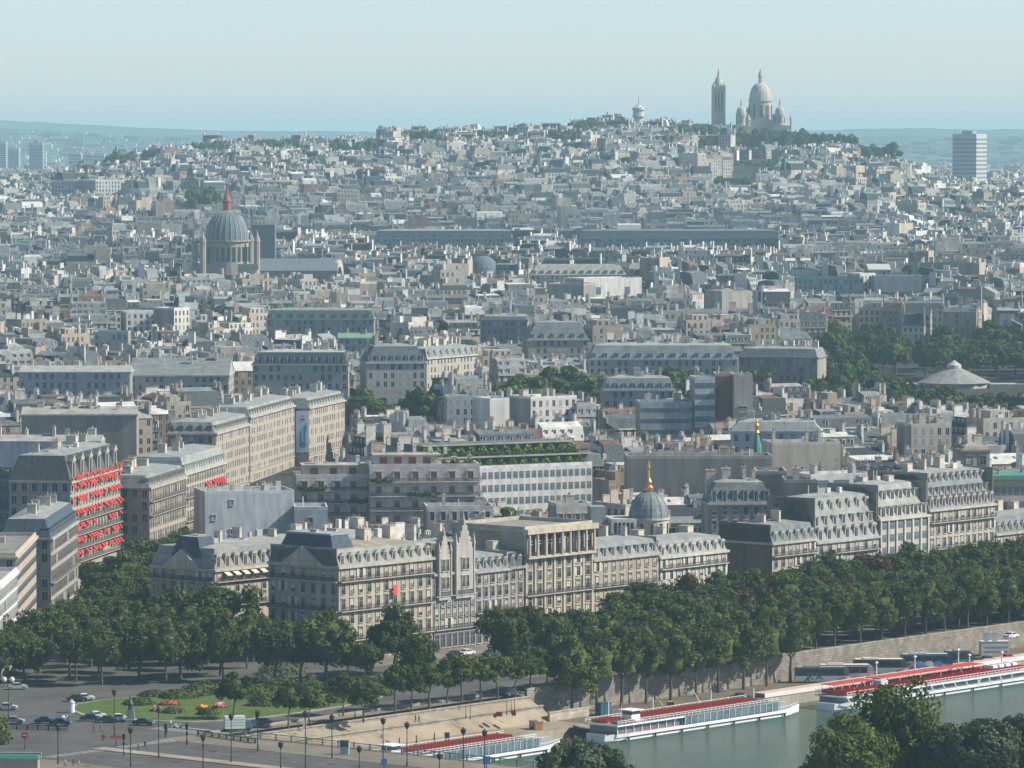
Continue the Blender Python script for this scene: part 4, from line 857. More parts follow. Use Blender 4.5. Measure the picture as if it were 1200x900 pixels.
    for sx in (-1,1):
        for sy in (-1,1): b=MB(); b.lathe(sx*w*.85,sy*w*.85,[(1.2,z(102)),(1.2,z(100)),(.1,z(96))],6,m,TR); b.build('turret',t)
    SIL.append((Y,862,928,80,178,'basilica',74)); SIL.append((Y,835,851,80,160,'bell_tower',68))
basilica()
def water_tower():
    Y=4750.; x=X(748,Y,120); g=100.; o=thing('water_tower','pale cylindrical water tower with two round galleries on the ridge','water tower',(x,Y,g)); z=lambda p: zat(p,Y)-g
    b=MB(); b.lathe(0,0,[(4.4,-8),(4.4,z(138)),(5.6,z(137)),(5.6,z(133)),(5.0,z(133)),(5.0,z(130)),(5.7,z(129)),(5.7,z(126)),(3,z(124.5)),(2,z(123))],16,'stone',(.60,.58,.55)); b.build('shaft',o)
    SIL.append((Y,740,756,122,150,'wt',25)); b=MB(); b.tube((0,0,z(123.5)),(0,0,z(112)),.35,.2,4,'iron'); b.build('mast',o); b=MB()
    for zz in (137,129): b.lathe(0,0,[(6.2,z(zz)),(6.2,z(zz-.6))],16,'paint',(.35,.36,.37))
    b.build('gallery_rail',o)
water_tower()
def domed_church():
    Y=2660.; x=X(266,Y,50); g=terr(x,Y); o=thing('domed_church','domed stone church with a dark ribbed dome and a thin rust-red lantern spire','church',(x,Y,g)); z=lambda p: zat(p,Y)-g; ST_=(.36,.34,.30); k=Y/F
    r=25*k
    b=MB(); b.lathe(0,0,[(r*1.02,z(322)),(r*1.02,z(284)),(r*1.1,z(283)),(r*1.1,z(281))],24,'stone',ST_); b.build('drum',o)
    for i in range(24):
        q=2*math.pi*(i+.5)/24; b=MB().at(r*1.03*math.cos(q),r*1.03*math.sin(q),0,q+math.pi/2); b.quad((-.85,-.02,z(306)),(.85,-.02,z(306)),(.85,-.02,z(289)),(-.85,-.02,z(289)),'glass_dark'); b.build('window',o)
    pr=[(r*math.cos(math.pi/2*i/11*.93),z(281)+(z(247)-z(281))*math.sin(math.pi/2*i/11)) for i in range(12)]
    b=MB(); b.lathe(0,0,pr,24,'slate',(.16,.20,.23))
    for i in range(24):
        q=2*math.pi*i/24
        for (r0,z0),(r1,z1) in zip(pr,pr[1:]): b.tube((r0*math.cos(q),r0*math.sin(q),z0),(r1*math.cos(q),r1*math.sin(q),z1),.32,.25,3,'zinc',(.42,.45,.46),False)
    b.build('dome',o)
    b=MB(); b.lathe(0,0,[(3.0,z(249)),(3.0,z(247)),(2.0,z(246)),(2.0,z(236)),(2.6,z(236)),(1.4,z(230)),(.5,z(222)),(.1,z(213))],10,'blank_wall',(.34,.12,.10)); b.build('lantern_spire',o)
    for px_,dy in ((229,-6),(302,-6),(240,-16),(292,16)):
        xx=(px_-266)*k; b=MB(); b.lathe(xx,dy,[(1.6,-4),(1.6,z(284)),(1.9,z(283.5)),(1.5,z(279)),(.7,z(275)),(.1,z(269))],8,'stone',(.36,.34,.30)); b.build('corner_turret',o)
    b=MB(); b.box(-38*k,38*k,-10,16,-8,z(309),'stone',ST_,top='zinc',tt=(.3,.34,.37)); b.build('transept',o)
    # nave running right with the round west gable
    b=MB(); x0,x1=34*k,130*k; zt,ze=z(303),z(317); b.box(x0,x1,-4,14,-8,ze,'stone',ST_); a=[b.P(x0,-5,ze),b.P(x1,-5,ze),b.P(x1,5,zt),b.P(x0,5,zt),b.P(x1,15,ze),b.P(x0,15,ze)]; b.face([a[0],a[1],a[2],a[3]],'slate',(.17,.21,.24)); b.face([a[4],a[5],a[3],a[2]],'slate',(.17,.21,.24)); b.face([a[1],a[4],a[2]],'stone',(.5,.45,.36)); b.build('nave',o)
    b=MB().at(x1+.2,5,0,math.pi*.40); n=10; pts=[(6.5*math.cos(math.pi*i/n),ze-3+9*math.sin(math.pi*i/n)) for i in range(n+1)]; A=[b.P(u,-.6,w) for u,w in pts]; B=[b.P(u,.8,w) for u,w in pts]; b.face(A,'stone',(.56,.50,.40))
    for i in range(n): b.face([A[i+1],A[i],B[i],B[i+1]],'stone',(.5,.45,.37))
    b.face([b.P(3.8*math.cos(math.pi*i/n),-.66,ze-3.5+5.5*math.sin(math.pi*i/n)) for i in range(n+1)],'glass_dark'); b.build('round_gable',o)
    b=MB(); b.box(26*k,54*k,20,34,-8,z(264),'slate',(.16,.20,.23)); b.build('sacristy',o)
    excl(rect(x-42*k,Y-20,0,180*k,60)); SIL.append((Y,228,302,214,325,'dc',100)); SIL.append((Y,300,398,302,325,'dc2',19))
domed_church()
def hall_dome():
    Y=2980.; x=X(566,Y,40); g=terr(x,Y); z=lambda p: zat(p,Y)-g; o=thing('domed_hall','broad dark blue dome with a sunlit right side in the far middle of the city','dome',(x,Y,g)); r=10
    b=MB(); b.box(-13,13,-13,13,-8,z(321),'stone',(.42,.42,.38)); b.build('wall',o); b=MB(); b.lathe(0,0,[(r,z(321))]+[(r*math.cos(math.pi/2*i/8*.95),z(321)+(z(300)-z(321))*math.sin(math.pi/2*i/8)) for i in range(9)],20,'slate',(.14,.19,.23)); b.build('dome',o); excl(rect(x-14,Y-14,0,28,28)); SIL.append((Y,553,581,300,330,'hd',24))
hall_dome()
def grey_dome():
    Y=3130.; x=X(786,Y,40); g=terr(x,Y); z=lambda p: zat(p,Y)-g; o=thing('domed_cistern','small white drum with a flat dome right of the long blank-fronted building','dome',(x,Y,g))
    b=MB(); b.lathe(0,0,[(4.5,-6),(4.5,z(345)),(4.8,z(345)),(3.6,z(341)),(1.5,z(339)),(.1,z(338.4))],16,'paint',(.7,.69,.65)); b.build('drum',o)
grey_dome()
def tower(name,label,px0,px1,py0,Y,D,t,rows=18,cols=8):
    x0,x1=X(px0,Y,100),X(px1,Y,100); g=terr((x0+x1)/2,Y); o=thing(name,label,'tower block',(x0,Y,g)); h=zat(py0,Y)-g; W_=x1-x0; b=MB()
    b.box(0,W_,0,D,-8,h,'paint',t); b.build('wall',o)
    for k in range(rows):
        z0=h*(.06+.9*k/rows); b=MB(); b.box(.6,W_-.6,-.12,-.02,z0,z0+h*.42/rows,'paint',(.18,.2,.22)); b.build('window_band',o)
        b=MB(); b.box(W_+.02,W_+.12,.6,D-.6,z0,z0+h*.42/rows,'paint',(.18,.2,.22)); b.build('window_band',o)
    b=MB(); b.box(W_*.25,W_*.7,D*.3,D*.7,h,h+4,'paint',tuple(c*.8 for c in t)); b.build('plant_room',o)
    excl(rect(x0-5,Y-5,0,W_+10,D+10)); SIL.append((Y,px0,px1,py0,205,name))
tower('tower_block','left-cropped bluish tower block at the far left horizon',-12,7,166,7600,25,(.52,.54,.54)); tower('tower_block','short white tower block beside the cropped one at the far left horizon',9,22,173,7700,25,(.66,.64,.6))
tower('tower_block','darker slim tower block with a pinkish side at the far left horizon',34,50,167,7300,22,(.52,.50,.49)); 
for k,(a,b_) in enumerate(((80,94),(97,108),(110,122))): tower('tower_block',('first','second','third')[k]+' pale low slab counted from the left under the far left hills',a,b_,178+k,7900,20,(.55,.55,.53),8)
def skyline_slab():
    Y=5300.; x,g=X(1117,Y,80),terr(X(1117,Y,80),Y); zt=zat(157,Y)-g; W_=(1143-1117)/F*Y; a=R(-22)
    o=thing('tower_block','large grey tower slab with horizontal white floors on its lit side at the right skyline','tower block',(x,Y+10,g),a); b=MB(); W_=27/F*Y/math.cos(a); D=40; b.box(0,W_,0,D,-8,zt,'paint',(.55,.56,.54)); b.build('wall',o)
    D2=17/F*Y
    for k in range(16):
        z0=zt*(.04+.93*k/16); b=MB(); b.box(.5,W_-.5,-.15,-.02,z0,z0+zt*.026,'paint',(.22,.24,.25)); b.build('window_band',o); b=MB(); b.box(W_+.02,W_+.2,.5,D-.5,z0,z0+zt*.026,'paint',(.2,.22,.24)); b.build('window_band',o)
    b=MB(); b.box(W_*.3,W_*.75,D*.2,D*.6,zt,zt+3.5,'paint',(.3,.32,.33)); b.build('plant_room',o); SIL.append((Y,1117,1160,155,210,'st',40)); excl(rect(x-5,Y,0,W_+45,60))
skyline_slab()
def far_sheds():
    r=random.Random(8)
    for k,(px,py,w,Y) in enumerate(((213,155,42,16950),(330,157,26,16900),(395,156,24,16950),(205,197,60,10800),(1085,185,40,11500),(1180,156,14,16900),(1025,158,12,16800),(80,161,60,13300),(250,175,40,12200),(1060,165,25,13000),(1180,175,40,12200))):
        x=X(px,Y,60); z1=zat(py,Y); W_=w*Y/F; b=MB(); b.box(0,W_,0,60,z1-9,z1,'paint',(.78,.77,.72)); b.box(2,W_-2,2,58,z1-22,z1-9,'paint',(.3,.32,.3))
        lb=('long pale warehouse below the far left hills','short pale warehouse above the left city','pale shed left of the ridge skyline','long low white station shed at the far left','white shed line left of the right skyline tower','small pale shed at the far right horizon','tiny pale shed right of the basilica horizon','faint pale suburb line at far left','faint grey suburb block above the left ridge','small grey suburb block right of the hill','faint suburb block behind the right tower')[k]
        link('warehouse',b.mesh('warehouse'),None,(x,Y,0),0,label=lb,category='warehouse')
far_sheds()
def far_suburb():
    r=random.Random(41); b=MB()
    pr=[(-500,142),(0,141),(150,149),(260,153),(420,154),(560,158),(900,155),(1080,150),(1200,151),(1700,150)]
    for k in range(1400):
        px=r.uniform(-60,1260); Y=r.choice((r.uniform(8600,10900),r.uniform(10900,12500),r.uniform(12500,13300))); x=X(px,Y)
        z2=zat(np.interp(px,[a for a,_ in pr],[c for _,c in pr])+9,13500); m=z2*.55+20
        z=44 if Y<10900 else 42+(m-42)*(Y-10900)/1700 if Y<12600 else m+(z2-m)*(Y-12600)/900
        w=r.uniform(8,50); h=r.uniform(2,7) if r.random()<.93 else r.uniform(8,16); q=r.choice((.8,.6,.3,.7,.2)); b.box(x,x+w,Y,Y+r.uniform(12,40),z-4,z+h,'paint',(q,q*.97,q*.92))
    b.build('distant_suburbs',kind='stuff',label='faint scattered suburb blocks fading into the haze below the far hills',category='suburb')
far_suburb()
# ------------------------------------------------------------------ trees
def crown_mesh(R_,Hc,seed,nb=46,per=44,size=.42,mat='plane_leaves',fill=.72,shape=1.0,lo=.0):
    r=random.Random(seed); mb=MB(); blobs=[]
    nl=r.randint(4,6); lobes=[]
    for q in range(nl):
        a=2*math.pi*q/nl+r.uniform(-.5,.5); f=r.uniform(.28,.52); lobes.append((Vector((R_*f*math.cos(a),R_*f*math.sin(a),Hc*r.uniform(.28,.66))),r.uniform(.44,.62)))
    lobes.append((Vector((r.uniform(-.15,.15)*R_,r.uniform(-.15,.15)*R_,Hc*.66)),r.uniform(.5,.62)))
    for i in range(nb):
        th=r.uniform(0,2*math.pi); u=r.uniform(-.75,1); rr=math.sqrt(max(0,1-u*u)); k=r.uniform(.55,.92)
        wob=1+.26*math.sin(3*th+seed)+.1*math.sin(5*th+2*seed)
        lc,lr=lobes[i%len(lobes)]; k=r.uniform(.7,1.0); c=lc+Vector((math.cos(th)*rr*R_*lr*k*1.05,math.sin(th)*rr*R_*lr*k*1.05,u*Hc*.5*lr*k*.95)); c.z=max(c.z,Hc*.04); blobs.append((c,R_*r.uniform(.15,.30)))
    for c,br in blobs:
        tt=r.uniform(.62,1.35); tc=(tt*r.uniform(.92,1.1),tt,tt*r.uniform(.85,1.1))
        for j in range(per):
            d=Vector((r.gauss(0,1),r.gauss(0,1),r.gauss(.25,1))).normalized(); p=c+d*br*r.uniform(.72,1.08); 
            if p.z<lo: continue
            n=(d+Vector((r.gauss(0,.5),r.gauss(0,.5),r.gauss(0,.5)))).normalized(); a=n.orthogonal().normalized(); q=r.uniform(0,math.pi); b=n.cross(a); a2=(a*math.cos(q)+b*math.sin(q)); b2=n.cross(a2); s=size*r.uniform(.6,1.25)
            a2=a2*s; b2=b2*s*.75
            mb.quad(p-a2-b2,p+a2-b2*.6,p+a2+b2,p-a2*.6+b2,mat,tc)
    # inner mass of darker leaf clumps
    n=9; rings=[]
    for q in range(1,7):
        u=-1+2*q/7; rr=math.sqrt(1-u*u); rings.append([mb.P(R_*fill*.85*rr*math.cos(2*math.pi*k/n)*r.uniform(.8,1.1),R_*fill*.85*rr*math.sin(2*math.pi*k/n)*r.uniform(.8,1.1),Hc*.5*(1+u*fill)) for k in range(n)])
    for q in range(5):
        for k in range(n): mb.face([rings[q][k],rings[q][(k+1)%n],rings[q+1][(k+1)%n],rings[q+1][k]],mat,(.9,.9,.9))
    mb.face(rings[-1],mat,(.9,.9,.9)); mb.face(rings[0][::-1],mat,(.9,.9,.9))
    return mb.mesh('crown')
def trunk_mesh(h,r0,R_,seed,name='trunk'):
    r=random.Random(seed); mb=MB(); top=Vector((r.uniform(-.3,.3),r.uniform(-.3,.3),h)); mid_=Vector((r.uniform(-.15,.15),0,h*.5))
    mb.tube((0,0,-.3),mid_,r0*1.2,r0*.85,8,'bark',caps=False); mb.tube(mid_,top,r0*.85,r0*.6,8,'bark',caps=False)
    for k in range(5):
        a=2*math.pi*k/5+r.uniform(-.4,.4); e=top+Vector((math.cos(a)*R_*.55,math.sin(a)*R_*.55,R_*r.uniform(.4,.9))); mb.tube(top-Vector((0,0,.3)),e,r0*.42,r0*.15,5,'bark',caps=False)
        e2=e+Vector((math.cos(a+.6)*R_*.3,math.sin(a+.6)*R_*.3,R_*.3)); mb.tube(e,e2,r0*.16,r0*.06,4,'bark',caps=False)
    return mb.mesh(name)
TREE={}
def tree_kind(key,R_,Hc,ht,r0,mat,n=3,**kw):
    TREE[key]=[(crown_mesh(R_,Hc,10*i+hash_(key),mat=mat,**kw),trunk_mesh(ht+Hc*.15,r0,R_,i),ht) for i in range(n)]
def hash_(s): return sum(ord(c)*(i+1) for i,c in enumerate(s))%997
tree_kind('plane',5.5,14.6,3.9,.36,'plane_leaves',4,nb=95,per=80,size=.27)
tree_kind('dark',5.1,10.8,1.7,.30,'dark_leaves',5,nb=88,per=80,size=.26)
tree_kind('rusty',4.6,8.6,2.8,.28,'rusty_leaves',3,nb=80,per=70,size=.26)
tree_kind('small',3.0,5.4,2.7,.18,'dark_leaves',3,nb=60,per=70,size=.20)
tree_kind('yellow',2.8,4.8,2.7,.18,'yellow_leaves',2,nb=56,per=66,size=.20)
tree_kind('park',6.5,10.5,4.0,.4,'dark_leaves',4,nb=50,per=42,size=.62)
TCOUNT={}
def tree(key,x,y,z,name,label,sc=1.,group=None,sz=None,r=random.Random(4)):
    v=r.randrange(len(TREE[key])); c,t,ht=TREE[key][v]
    o=thing(name,label,'tree',(x,y,z),r.uniform(0,6.28),group); o.scale=(sc*r.uniform(.92,1.08),sc*r.uniform(.92,1.08),(sz or sc)*r.uniform(.94,1.06))
    a=link('trunk',t,o); b=link('crown',c,o,(0,0,ht)); return o
# ------------------------------------------------------------------ parks: no houses there
def gpoly(pts,z=0): return [G(px,py,z) for px,py in pts]
def parkz(pts):
    out=[]
    for px,py in pts:
        z=10.
        for _ in range(3): x,y=G(px,py,z); z=terr(x,y)
        out.append((x,y))
    return out
PARKS=[('right',parkz([(880,505),(1220,525),(1220,424),(1110,414),(1064,442),(1030,412),(975,415),(968,450),(880,458)]),74,'round-headed park tree in the gardens around the pale conical roof'),
       ('mid',parkz([(598,516),(800,513),(800,503),(598,505)]),22,'dark street tree in the belt before the long grey palace'),
       ('left',parkz([(405,523),(498,518),(498,486),(405,500)]),9,'dark round tree in the clump below the corner block'),
       ('avenue',[(-150,1150),(-48,1150),(-40,1290),(-50,1400),(-52,1500),(-55,1700),(-84,1700),(-92,1400)],0,'')]
for k,p,n,l in PARKS: excl(p)
excl([(-170,1150),(-96,1150),(-96,1470),(-60,1800),(-110,1800),(-170,1300)]) 
for q_ in ((2100,885,1060,425,460,'p',32),(1930,1060,1175,440,480,'p',40),(2250,965,1030,380,420,'p',38),(2300,1100,1200,388,425,'p',34),(1850,598,800,440,474,'p',33),(1830,405,498,466,500,'p',30),(1480,150,236,560,700,'p',40)): SIL.append(q_)
WOODS=[(862,946,152,176,4660),(945,1000,160,172,4690),(1008,1048,170,190,4600),(795,838,148,160,4640),(818,842,164,176,4500),(835,880,210,222,4150),(860,905,190,206,4350),(230,260,170,180,4640),(385,440,168,182,4640),(480,510,156,168,4650),(640,668,154,168,4640),(655,680,158,170,4600),(125,150,182,196,4600),(300,345,167,176,4640),(680,700,146,154,4700),(560,600,157,164,4700),(224,252,222,240,3800)]
for w_ in WOODS:
    g_=[(X(w_[0],w_[4]),w_[4]-14),(X(w_[1],w_[4]),w_[4]-14),(X(w_[1],w_[4]),w_[4]+14),(X(w_[0],w_[4]),w_[4]+14)]; excl(g_); SIL.append((w_[4],w_[0],w_[1],w_[2],w_[3]+4,'wood',(w_[3]-w_[2])*.85))
make_lots()
def keep_views():
    out=[]
    for l in LOTS:
        x,y,z,a,wd,dd,h,stl,wi,ri,sd_,cx,cy=l
        ex=(4.2 if stl==0 else 3.2); pr=[pix(p[0],p[1],z+h+ex) for p in rect(x,y,a,wd,dd)]; x0=min(p[0] for p in pr); x1=max(p[0] for p in pr); yt=min(p[1] for p in pr); hh=h; ok=True
        for s_ in SIL:
            if s_[0]<=cy+3 or x1<s_[1]+1 or x0>s_[2]-1: continue
            v=s_[6] if len(s_)>6 and s_[6] else min(46,max(6,.5*(s_[4]-s_[3])))
            lim=s_[3]+v
            if yt<lim:
                hn=zat(lim,cy)-z-ex
                hh=min(hh,hn)
        if hh<h:
            if hh<5: continue
            l[6]=hh
        out.append(l)
    LOTS[:]=out
print('before',len(LOTS)); keep_views(); print('after',len(LOTS))
# visibility estimate: paint all silhouettes far to near on a coarse canvas
CW,CH=600,450
canvas=np.full((CH,CW),-1,dtype=np.int32)
items=[]
for i,l in enumerate(LOTS):
    x,y,z,a,wd,dd,h,stl,wi,ri,sd_,cx,cy=l
    top=h+z+(4 if stl==0 else 1.5); P=[pix(p[0],p[1],top) for p in rect(x,y,a,wd,dd)]
    items.append((cy,min(p[0] for p in P),max(p[0] for p in P),min(p[1] for p in P),max(pix(p[0],p[1],z)[1] for p in rect(x,y,a,wd,dd)),i))
for s in SIL: items.append((s[0],s[1],s[2],s[3]+4,s[4],-2))
items.append((1235,-50,300,640,760,-2)); items.append((1130,560,1300,700,800,-2)); items.append((1080,0,1200,765,900,-2))
for d,x0,x1,y0,y1,i in sorted(items,reverse=True):
    a,b=max(0,int(x0/2)),min(CW,int(x1/2)+1); c,e=max(0,int(y0/2)),min(CH,int(y1/2)+1)
    if b>a and e>c: canvas[c:e,a:b]=i
ids,cnt=np.unique(canvas,return_counts=True); VIS=dict(zip(ids.tolist(),cnt.tolist()))
order=sorted((i for i in range(len(LOTS)) if VIS.get(i,0)>0 and LOTS[i][12]<2600),key=lambda i:-VIS[i])
NIND=215
chosen=order[:NIND]; chs=set(chosen)
LM=[('the gilded church dome',760,575,1),('the red awning hotel',105,610,1),('the banner',354,505,1),('the ivy office',600,560,1),('the boxy white house',585,490,1),('the small green spire',887,515,1),('the dark red gable',849,465,1),('the hipped corner block',464,440,1),('the dark domed church',266,280,1),('the banded white block',178,380,1),('the pale conical roof',1118,435,1),('the long grey palace',777,420,1),('the red-flagged dark facade',590,400,1),('the shed-roofed hall',210,445,1),('the towering zinc roof',1125,570,1),('the long blank-fronted building',718,338,1),('the green glass office',975,335,1),('the white attic',985,565,1),('the terraced apartments',450,580,1),('the copper-edged office',1185,560,1),('the long white wall',60,530,1)]
ORD=['','second ','third ','fourth ','fifth ','sixth ','seventh ','eighth ','ninth ','tenth ','eleventh ','twelfth ','thirteenth ','fourteenth ','fifteenth ','sixteenth ','seventeenth ','eighteenth ','nineteenth ','twentieth ','twenty-first ','twenty-second ','twenty-third ','twenty-fourth ']
def describe():
    cent={}
    for i in chosen:
        yy,xx=np.nonzero(canvas==i); cent[i]=(xx.mean()*2,yy.mean()*2)
    grp={}
    for i in chosen:
        px,py=cent[i]; best=min(LM,key=lambda m:(m[1]-px)**2+((m[2]-py)*1.6)**2); dx,dy=px-best[1],(py-best[2])*1.6
        if abs(dx)>2.2*abs(dy): d='right of' if dx>0 else 'left of'
        elif abs(dy)>2.2*abs(dx): d='below' if dy>0 else 'above'
        else: d=('lower ' if dy>0 else 'upper ')+('right of' if dx>0 else 'left of')
        l=LOTS[i]; desc=WN[l[8]]+' '+('building, '+RN[l[9]]+' mansard' if l[7]==0 else 'flat-roofed building' if l[7]==1 else 'building, '+RN[l[9]]+' pitched roof')
        grp.setdefault((desc,best[0],d),[]).append((dx*dx+dy*dy,i))
    out={}
    for (desc,lm,d),m in grp.items():
        for k,(q,i) in enumerate(sorted(m)):
            pos={'above':'above','below':'below','left of':'left of','right of':'right of','upper left of':'up left from','upper right of':'up right from','lower left of':'down left from','lower right of':'down right from'}[d]
            out[i]=(ORD[k]+desc+', '+pos+' '+lm) if len(m)==1 or k else ('nearest '+desc+', '+pos+' '+lm)
    return out
DESC=describe()
mass=MB()
nm={0:'mansard_building',1:'flat_roofed_building',2:'gabled_building'}
for i,l in enumerate(LOTS):
    x,y,z,a,wd,dd,h,stl,wi,ri,sd_,cx,cy=l; rr=random.Random(sd_)
    if i in chs:
        o=thing(nm[stl],DESC[i],'building',(x,y,z),a,'city buildings packed between the river and the hill'); w,ro,ch=MB(),MB(),[]
        gen(w,ro,ch,wd,dd,h,stl,wi,ri,rr,0); w.build('wall',o); ro.build('roof',o)
        for c_ in ch: c_.build('chimney',o)
    elif VIS.get(i,0)>0 or cy<2400 or (-110<600+F*cx/cy<1310 and rr.random()<(.6 if -25<600+F*cx/cy<1225 else .85)):
        lod=1 if cy<2100 else 2 if cy<3400 else 3
        mass.at(x,y,z,a); gen(mass,mass,mass,wd,dd,h,stl,wi,ri,rr,lod)
mass.at(); mass.build('distant_buildings',kind='stuff',label='dense mass of pale walls, zinc roofs and chimneys running back to the hill',category='city')
print('LOTS',len(LOTS),'visible',sum(1 for i in VIS if i>=0),'mass faces',len(mass.f))
# ------------------------------------------------------------------ park and hill trees
rt_=random.Random(31)
def inside(pg):
    xs=[p[0] for p in pg]; ys=[p[1] for p in pg]
    while True:
        x,y=rt_.uniform(min(xs),max(xs)),rt_.uniform(min(ys),max(ys))
        if pin(x,y,pg): return x,y
PV=(X(1118,2110,14),2110)
for key,pg,n,lab in PARKS:
    pts=[]; tries=0
    while len(pts)<n and tries<4000:
        tries+=1; x,y=inside(pg)
        if key=='right' and abs(x-PV[0])<38 and y<PV[1]+20 and y>PV[1]-240 and abs(x-PV[0])<38: continue
        if all((x-a)**2+((y-b)*.7)**2>(90 if key!='mid' else 26) for a,b in pts): pts.append((x,y))
    pts.sort(key=lambda p:pix(p[0],p[1],terr(*p)+8)[0])
    for k,(x,y) in enumerate(pts):
        ltr={'right':'counting the park trees from left to right','mid':'counting the belt from left to right','left':'counting the clump from left to right'}[key]
        nth=ORDN(k+1) if 'ORDN' in globals() else str(k+1)
        sc=rt_.uniform(.9,1.3) if key=='right' else rt_.uniform(1.0,1.4) if key=='left' else rt_.uniform(1.35,1.7)
        tree('park',x,y,terr(x,y),'park_tree',None,sc,{'right':'park trees around the conical roof','mid':'tree belt before the long palace','left':'tree clump below the corner block'}[key])['label']=lab
# hill woods (one mass of far foliage)
def wood(name,label,strips,dens=.5,size=1.5,mat='dark_leaves'):
    mb=MB(); r=random.Random(7)
    for px0,px1,py0,py1,Y in strips:
        x0,x1=X(px0,Y,90),X(px1,Y,90); za,zb=zat(py1,Y),zat(py0,Y); n=int((x1-x0)/4.0)+2
        for k in range(n):
            x=x0+(x1-x0)*(k+r.random())/n; yy=Y+r.uniform(-12,12); top=zb-r.uniform(0,.35)*(zb-za); g=terr(x,yy)-2; zc=max((za+top)/2,g+3)
            for cl in range(5):
                cx,cy,cz=x+r.gauss(0,3),yy+r.gauss(0,3),za+(top-za)*(cl+.6)/5; br=r.uniform(2.4,4.2); t=r.uniform(.7,1.25)
                for j in range(46):
                    d=Vector((r.gauss(0,1),r.gauss(0,1),r.gauss(.2,1))).normalized(); p=Vector((cx,cy,cz))+d*br; nn=(d+Vector((r.gauss(0,.4),r.gauss(0,.4),r.gauss(0,.4)))).normalized(); a=nn.orthogonal().normalized()*size*r.uniform(.5,1); b=nn.cross(a)
                    mb.quad(p-a-b,p+a-b,p+a+b,p-a+b,mat,(t,t,t))
    return mb.build(name,kind='stuff',label=label,category='wood')
wood('hill_woods','dark green woods wrapping the hilltop below the basilica and along the ridge',WOODS)
# trees scattered between houses in the middle distance
for k,(px,py,Y,sc,l) in enumerate(((85,345,2560,1.0,'lone dark tree among roofs left of the domed church'),(430,458,1900,1.1,'dark tree left of the hipped corner block'),(455,323,2900,1.2,'left tree of the far green strip before white houses'),(480,323,2910,1.2,'middle tree of the far green strip before white houses'),(505,323,2920,1.2,'right tree of the far green strip before white houses'),(587,600,1300,1.0,'tall ivy-covered tree between the terraces and the ivy office'))):
    x=X(px,Y,10); g=terr(x,Y); z=zat(py,Y)-13*sc; tree('park',x,Y,max(g,z),'city_tree',l,sc)
# ------------------------------------------------------------------ the river bank
W1=['first','second','third','fourth','fifth','sixth','seventh','eighth','ninth','tenth','eleventh','twelfth','thirteenth','fourteenth','fifteenth','sixteenth','seventeenth','eighteenth','nineteenth','twentieth']
def ordn(n):
    if n<=20: return W1[n-1]
    t={2:'twenty',3:'thirty',4:'forty',5:'fifty',6:'sixty'}[n//10]
    return (t[:-1]+'ieth') if n%10==0 else t+'-'+W1[n%10-1]
def sheet(name,pts,z,mat,label,cat,th=None):
    mb=MB(); mb.poly([(x,y,z) for x,y in pts],mat)
    return mb.build(name,kind='structure',label=label,category=cat)
def strip(mb,s0,s1,t0,t1,z0,z1,mat,z0b=None,z1b=None):
    a,b,c,d=ST(s0,t1),ST(s1,t1),ST(s1,t0),ST(s0,t0); mb.quad((*a,z1),(*b,z1 if z1b is None else z1b),(*c,z0 if z0b is None else z0b),(*d,z0),mat)
mb=MB(); strip(mb,-1200,1500,-140,0,0,0,'pavement_stone'); strip(mb,-1200,-176,0,20,0,0,'pavement_stone'); strip(mb,-85,-85,0,0,0,0,'pavement_stone'); mb.build('pavement',kind='structure',label='pale stone pavement of the upper embankment and square',category='pavement')
mb=MB(); strip(mb,-1200,1500,-18.5,-4.8,.01,.01,'asphalt'); strip(mb,-1200,1500,-58,-40,.01,.01,'asphalt'); strip(mb,-1200,-191,-200,0,.004,.004,'asphalt')
strip(mb,-205,-189.5,0,170,.01,.01,'asphalt'); strip(mb,-225,-208.5,0,170,.01,.01,'asphalt'); strip(mb,-191,-60,-40,-18.5,.004,.004,'asphalt'); strip(mb,-1200,-66,-140,-58,.004,.004,'asphalt')
mb.build('road',kind='structure',label='grey asphalt roads of the square, the embankment and the bridge',category='road')
simple('worn_paint',(.30,.30,.29),.9,var=.5,scale=1.5,spec=.1)
mb=MB()
def dash(s0,s1,t0,t1,z=.03): strip(mb,s0,s1,t0,t1,z,z,'worn_paint')
for k in range(60): dash(-150+k*6,-147+k*6,-11.8,-11.6); dash(-60+k*6,-57+k*6,-49.2,-49.0)
for k in range(30): dash(-197.4,-197.2,4+k*5.5,7+k*5.5); dash(-217,-216.8,4+k*5.5,7+k*5.5)
for k in range(11): dash(-189-k*1.35,-188.3-k*1.35,-3.2,-.4); dash(-178.2,-174.8,-5.6-k*1.25,-5.0-k*1.25); dash(-222+k*1.3,-221.4+k*1.3,-3.2,-.4)
for k in range(9): dash(-232,-228.5,-14-k*1.4,-13.3-k*1.4)
dash(-189.9,-189.7,1,160); dash(-173,-172,-18,-5); 
mb.build('road_markings',kind='structure',label='white lane dashes and zebra crossings painted on the roads',category='road marking')
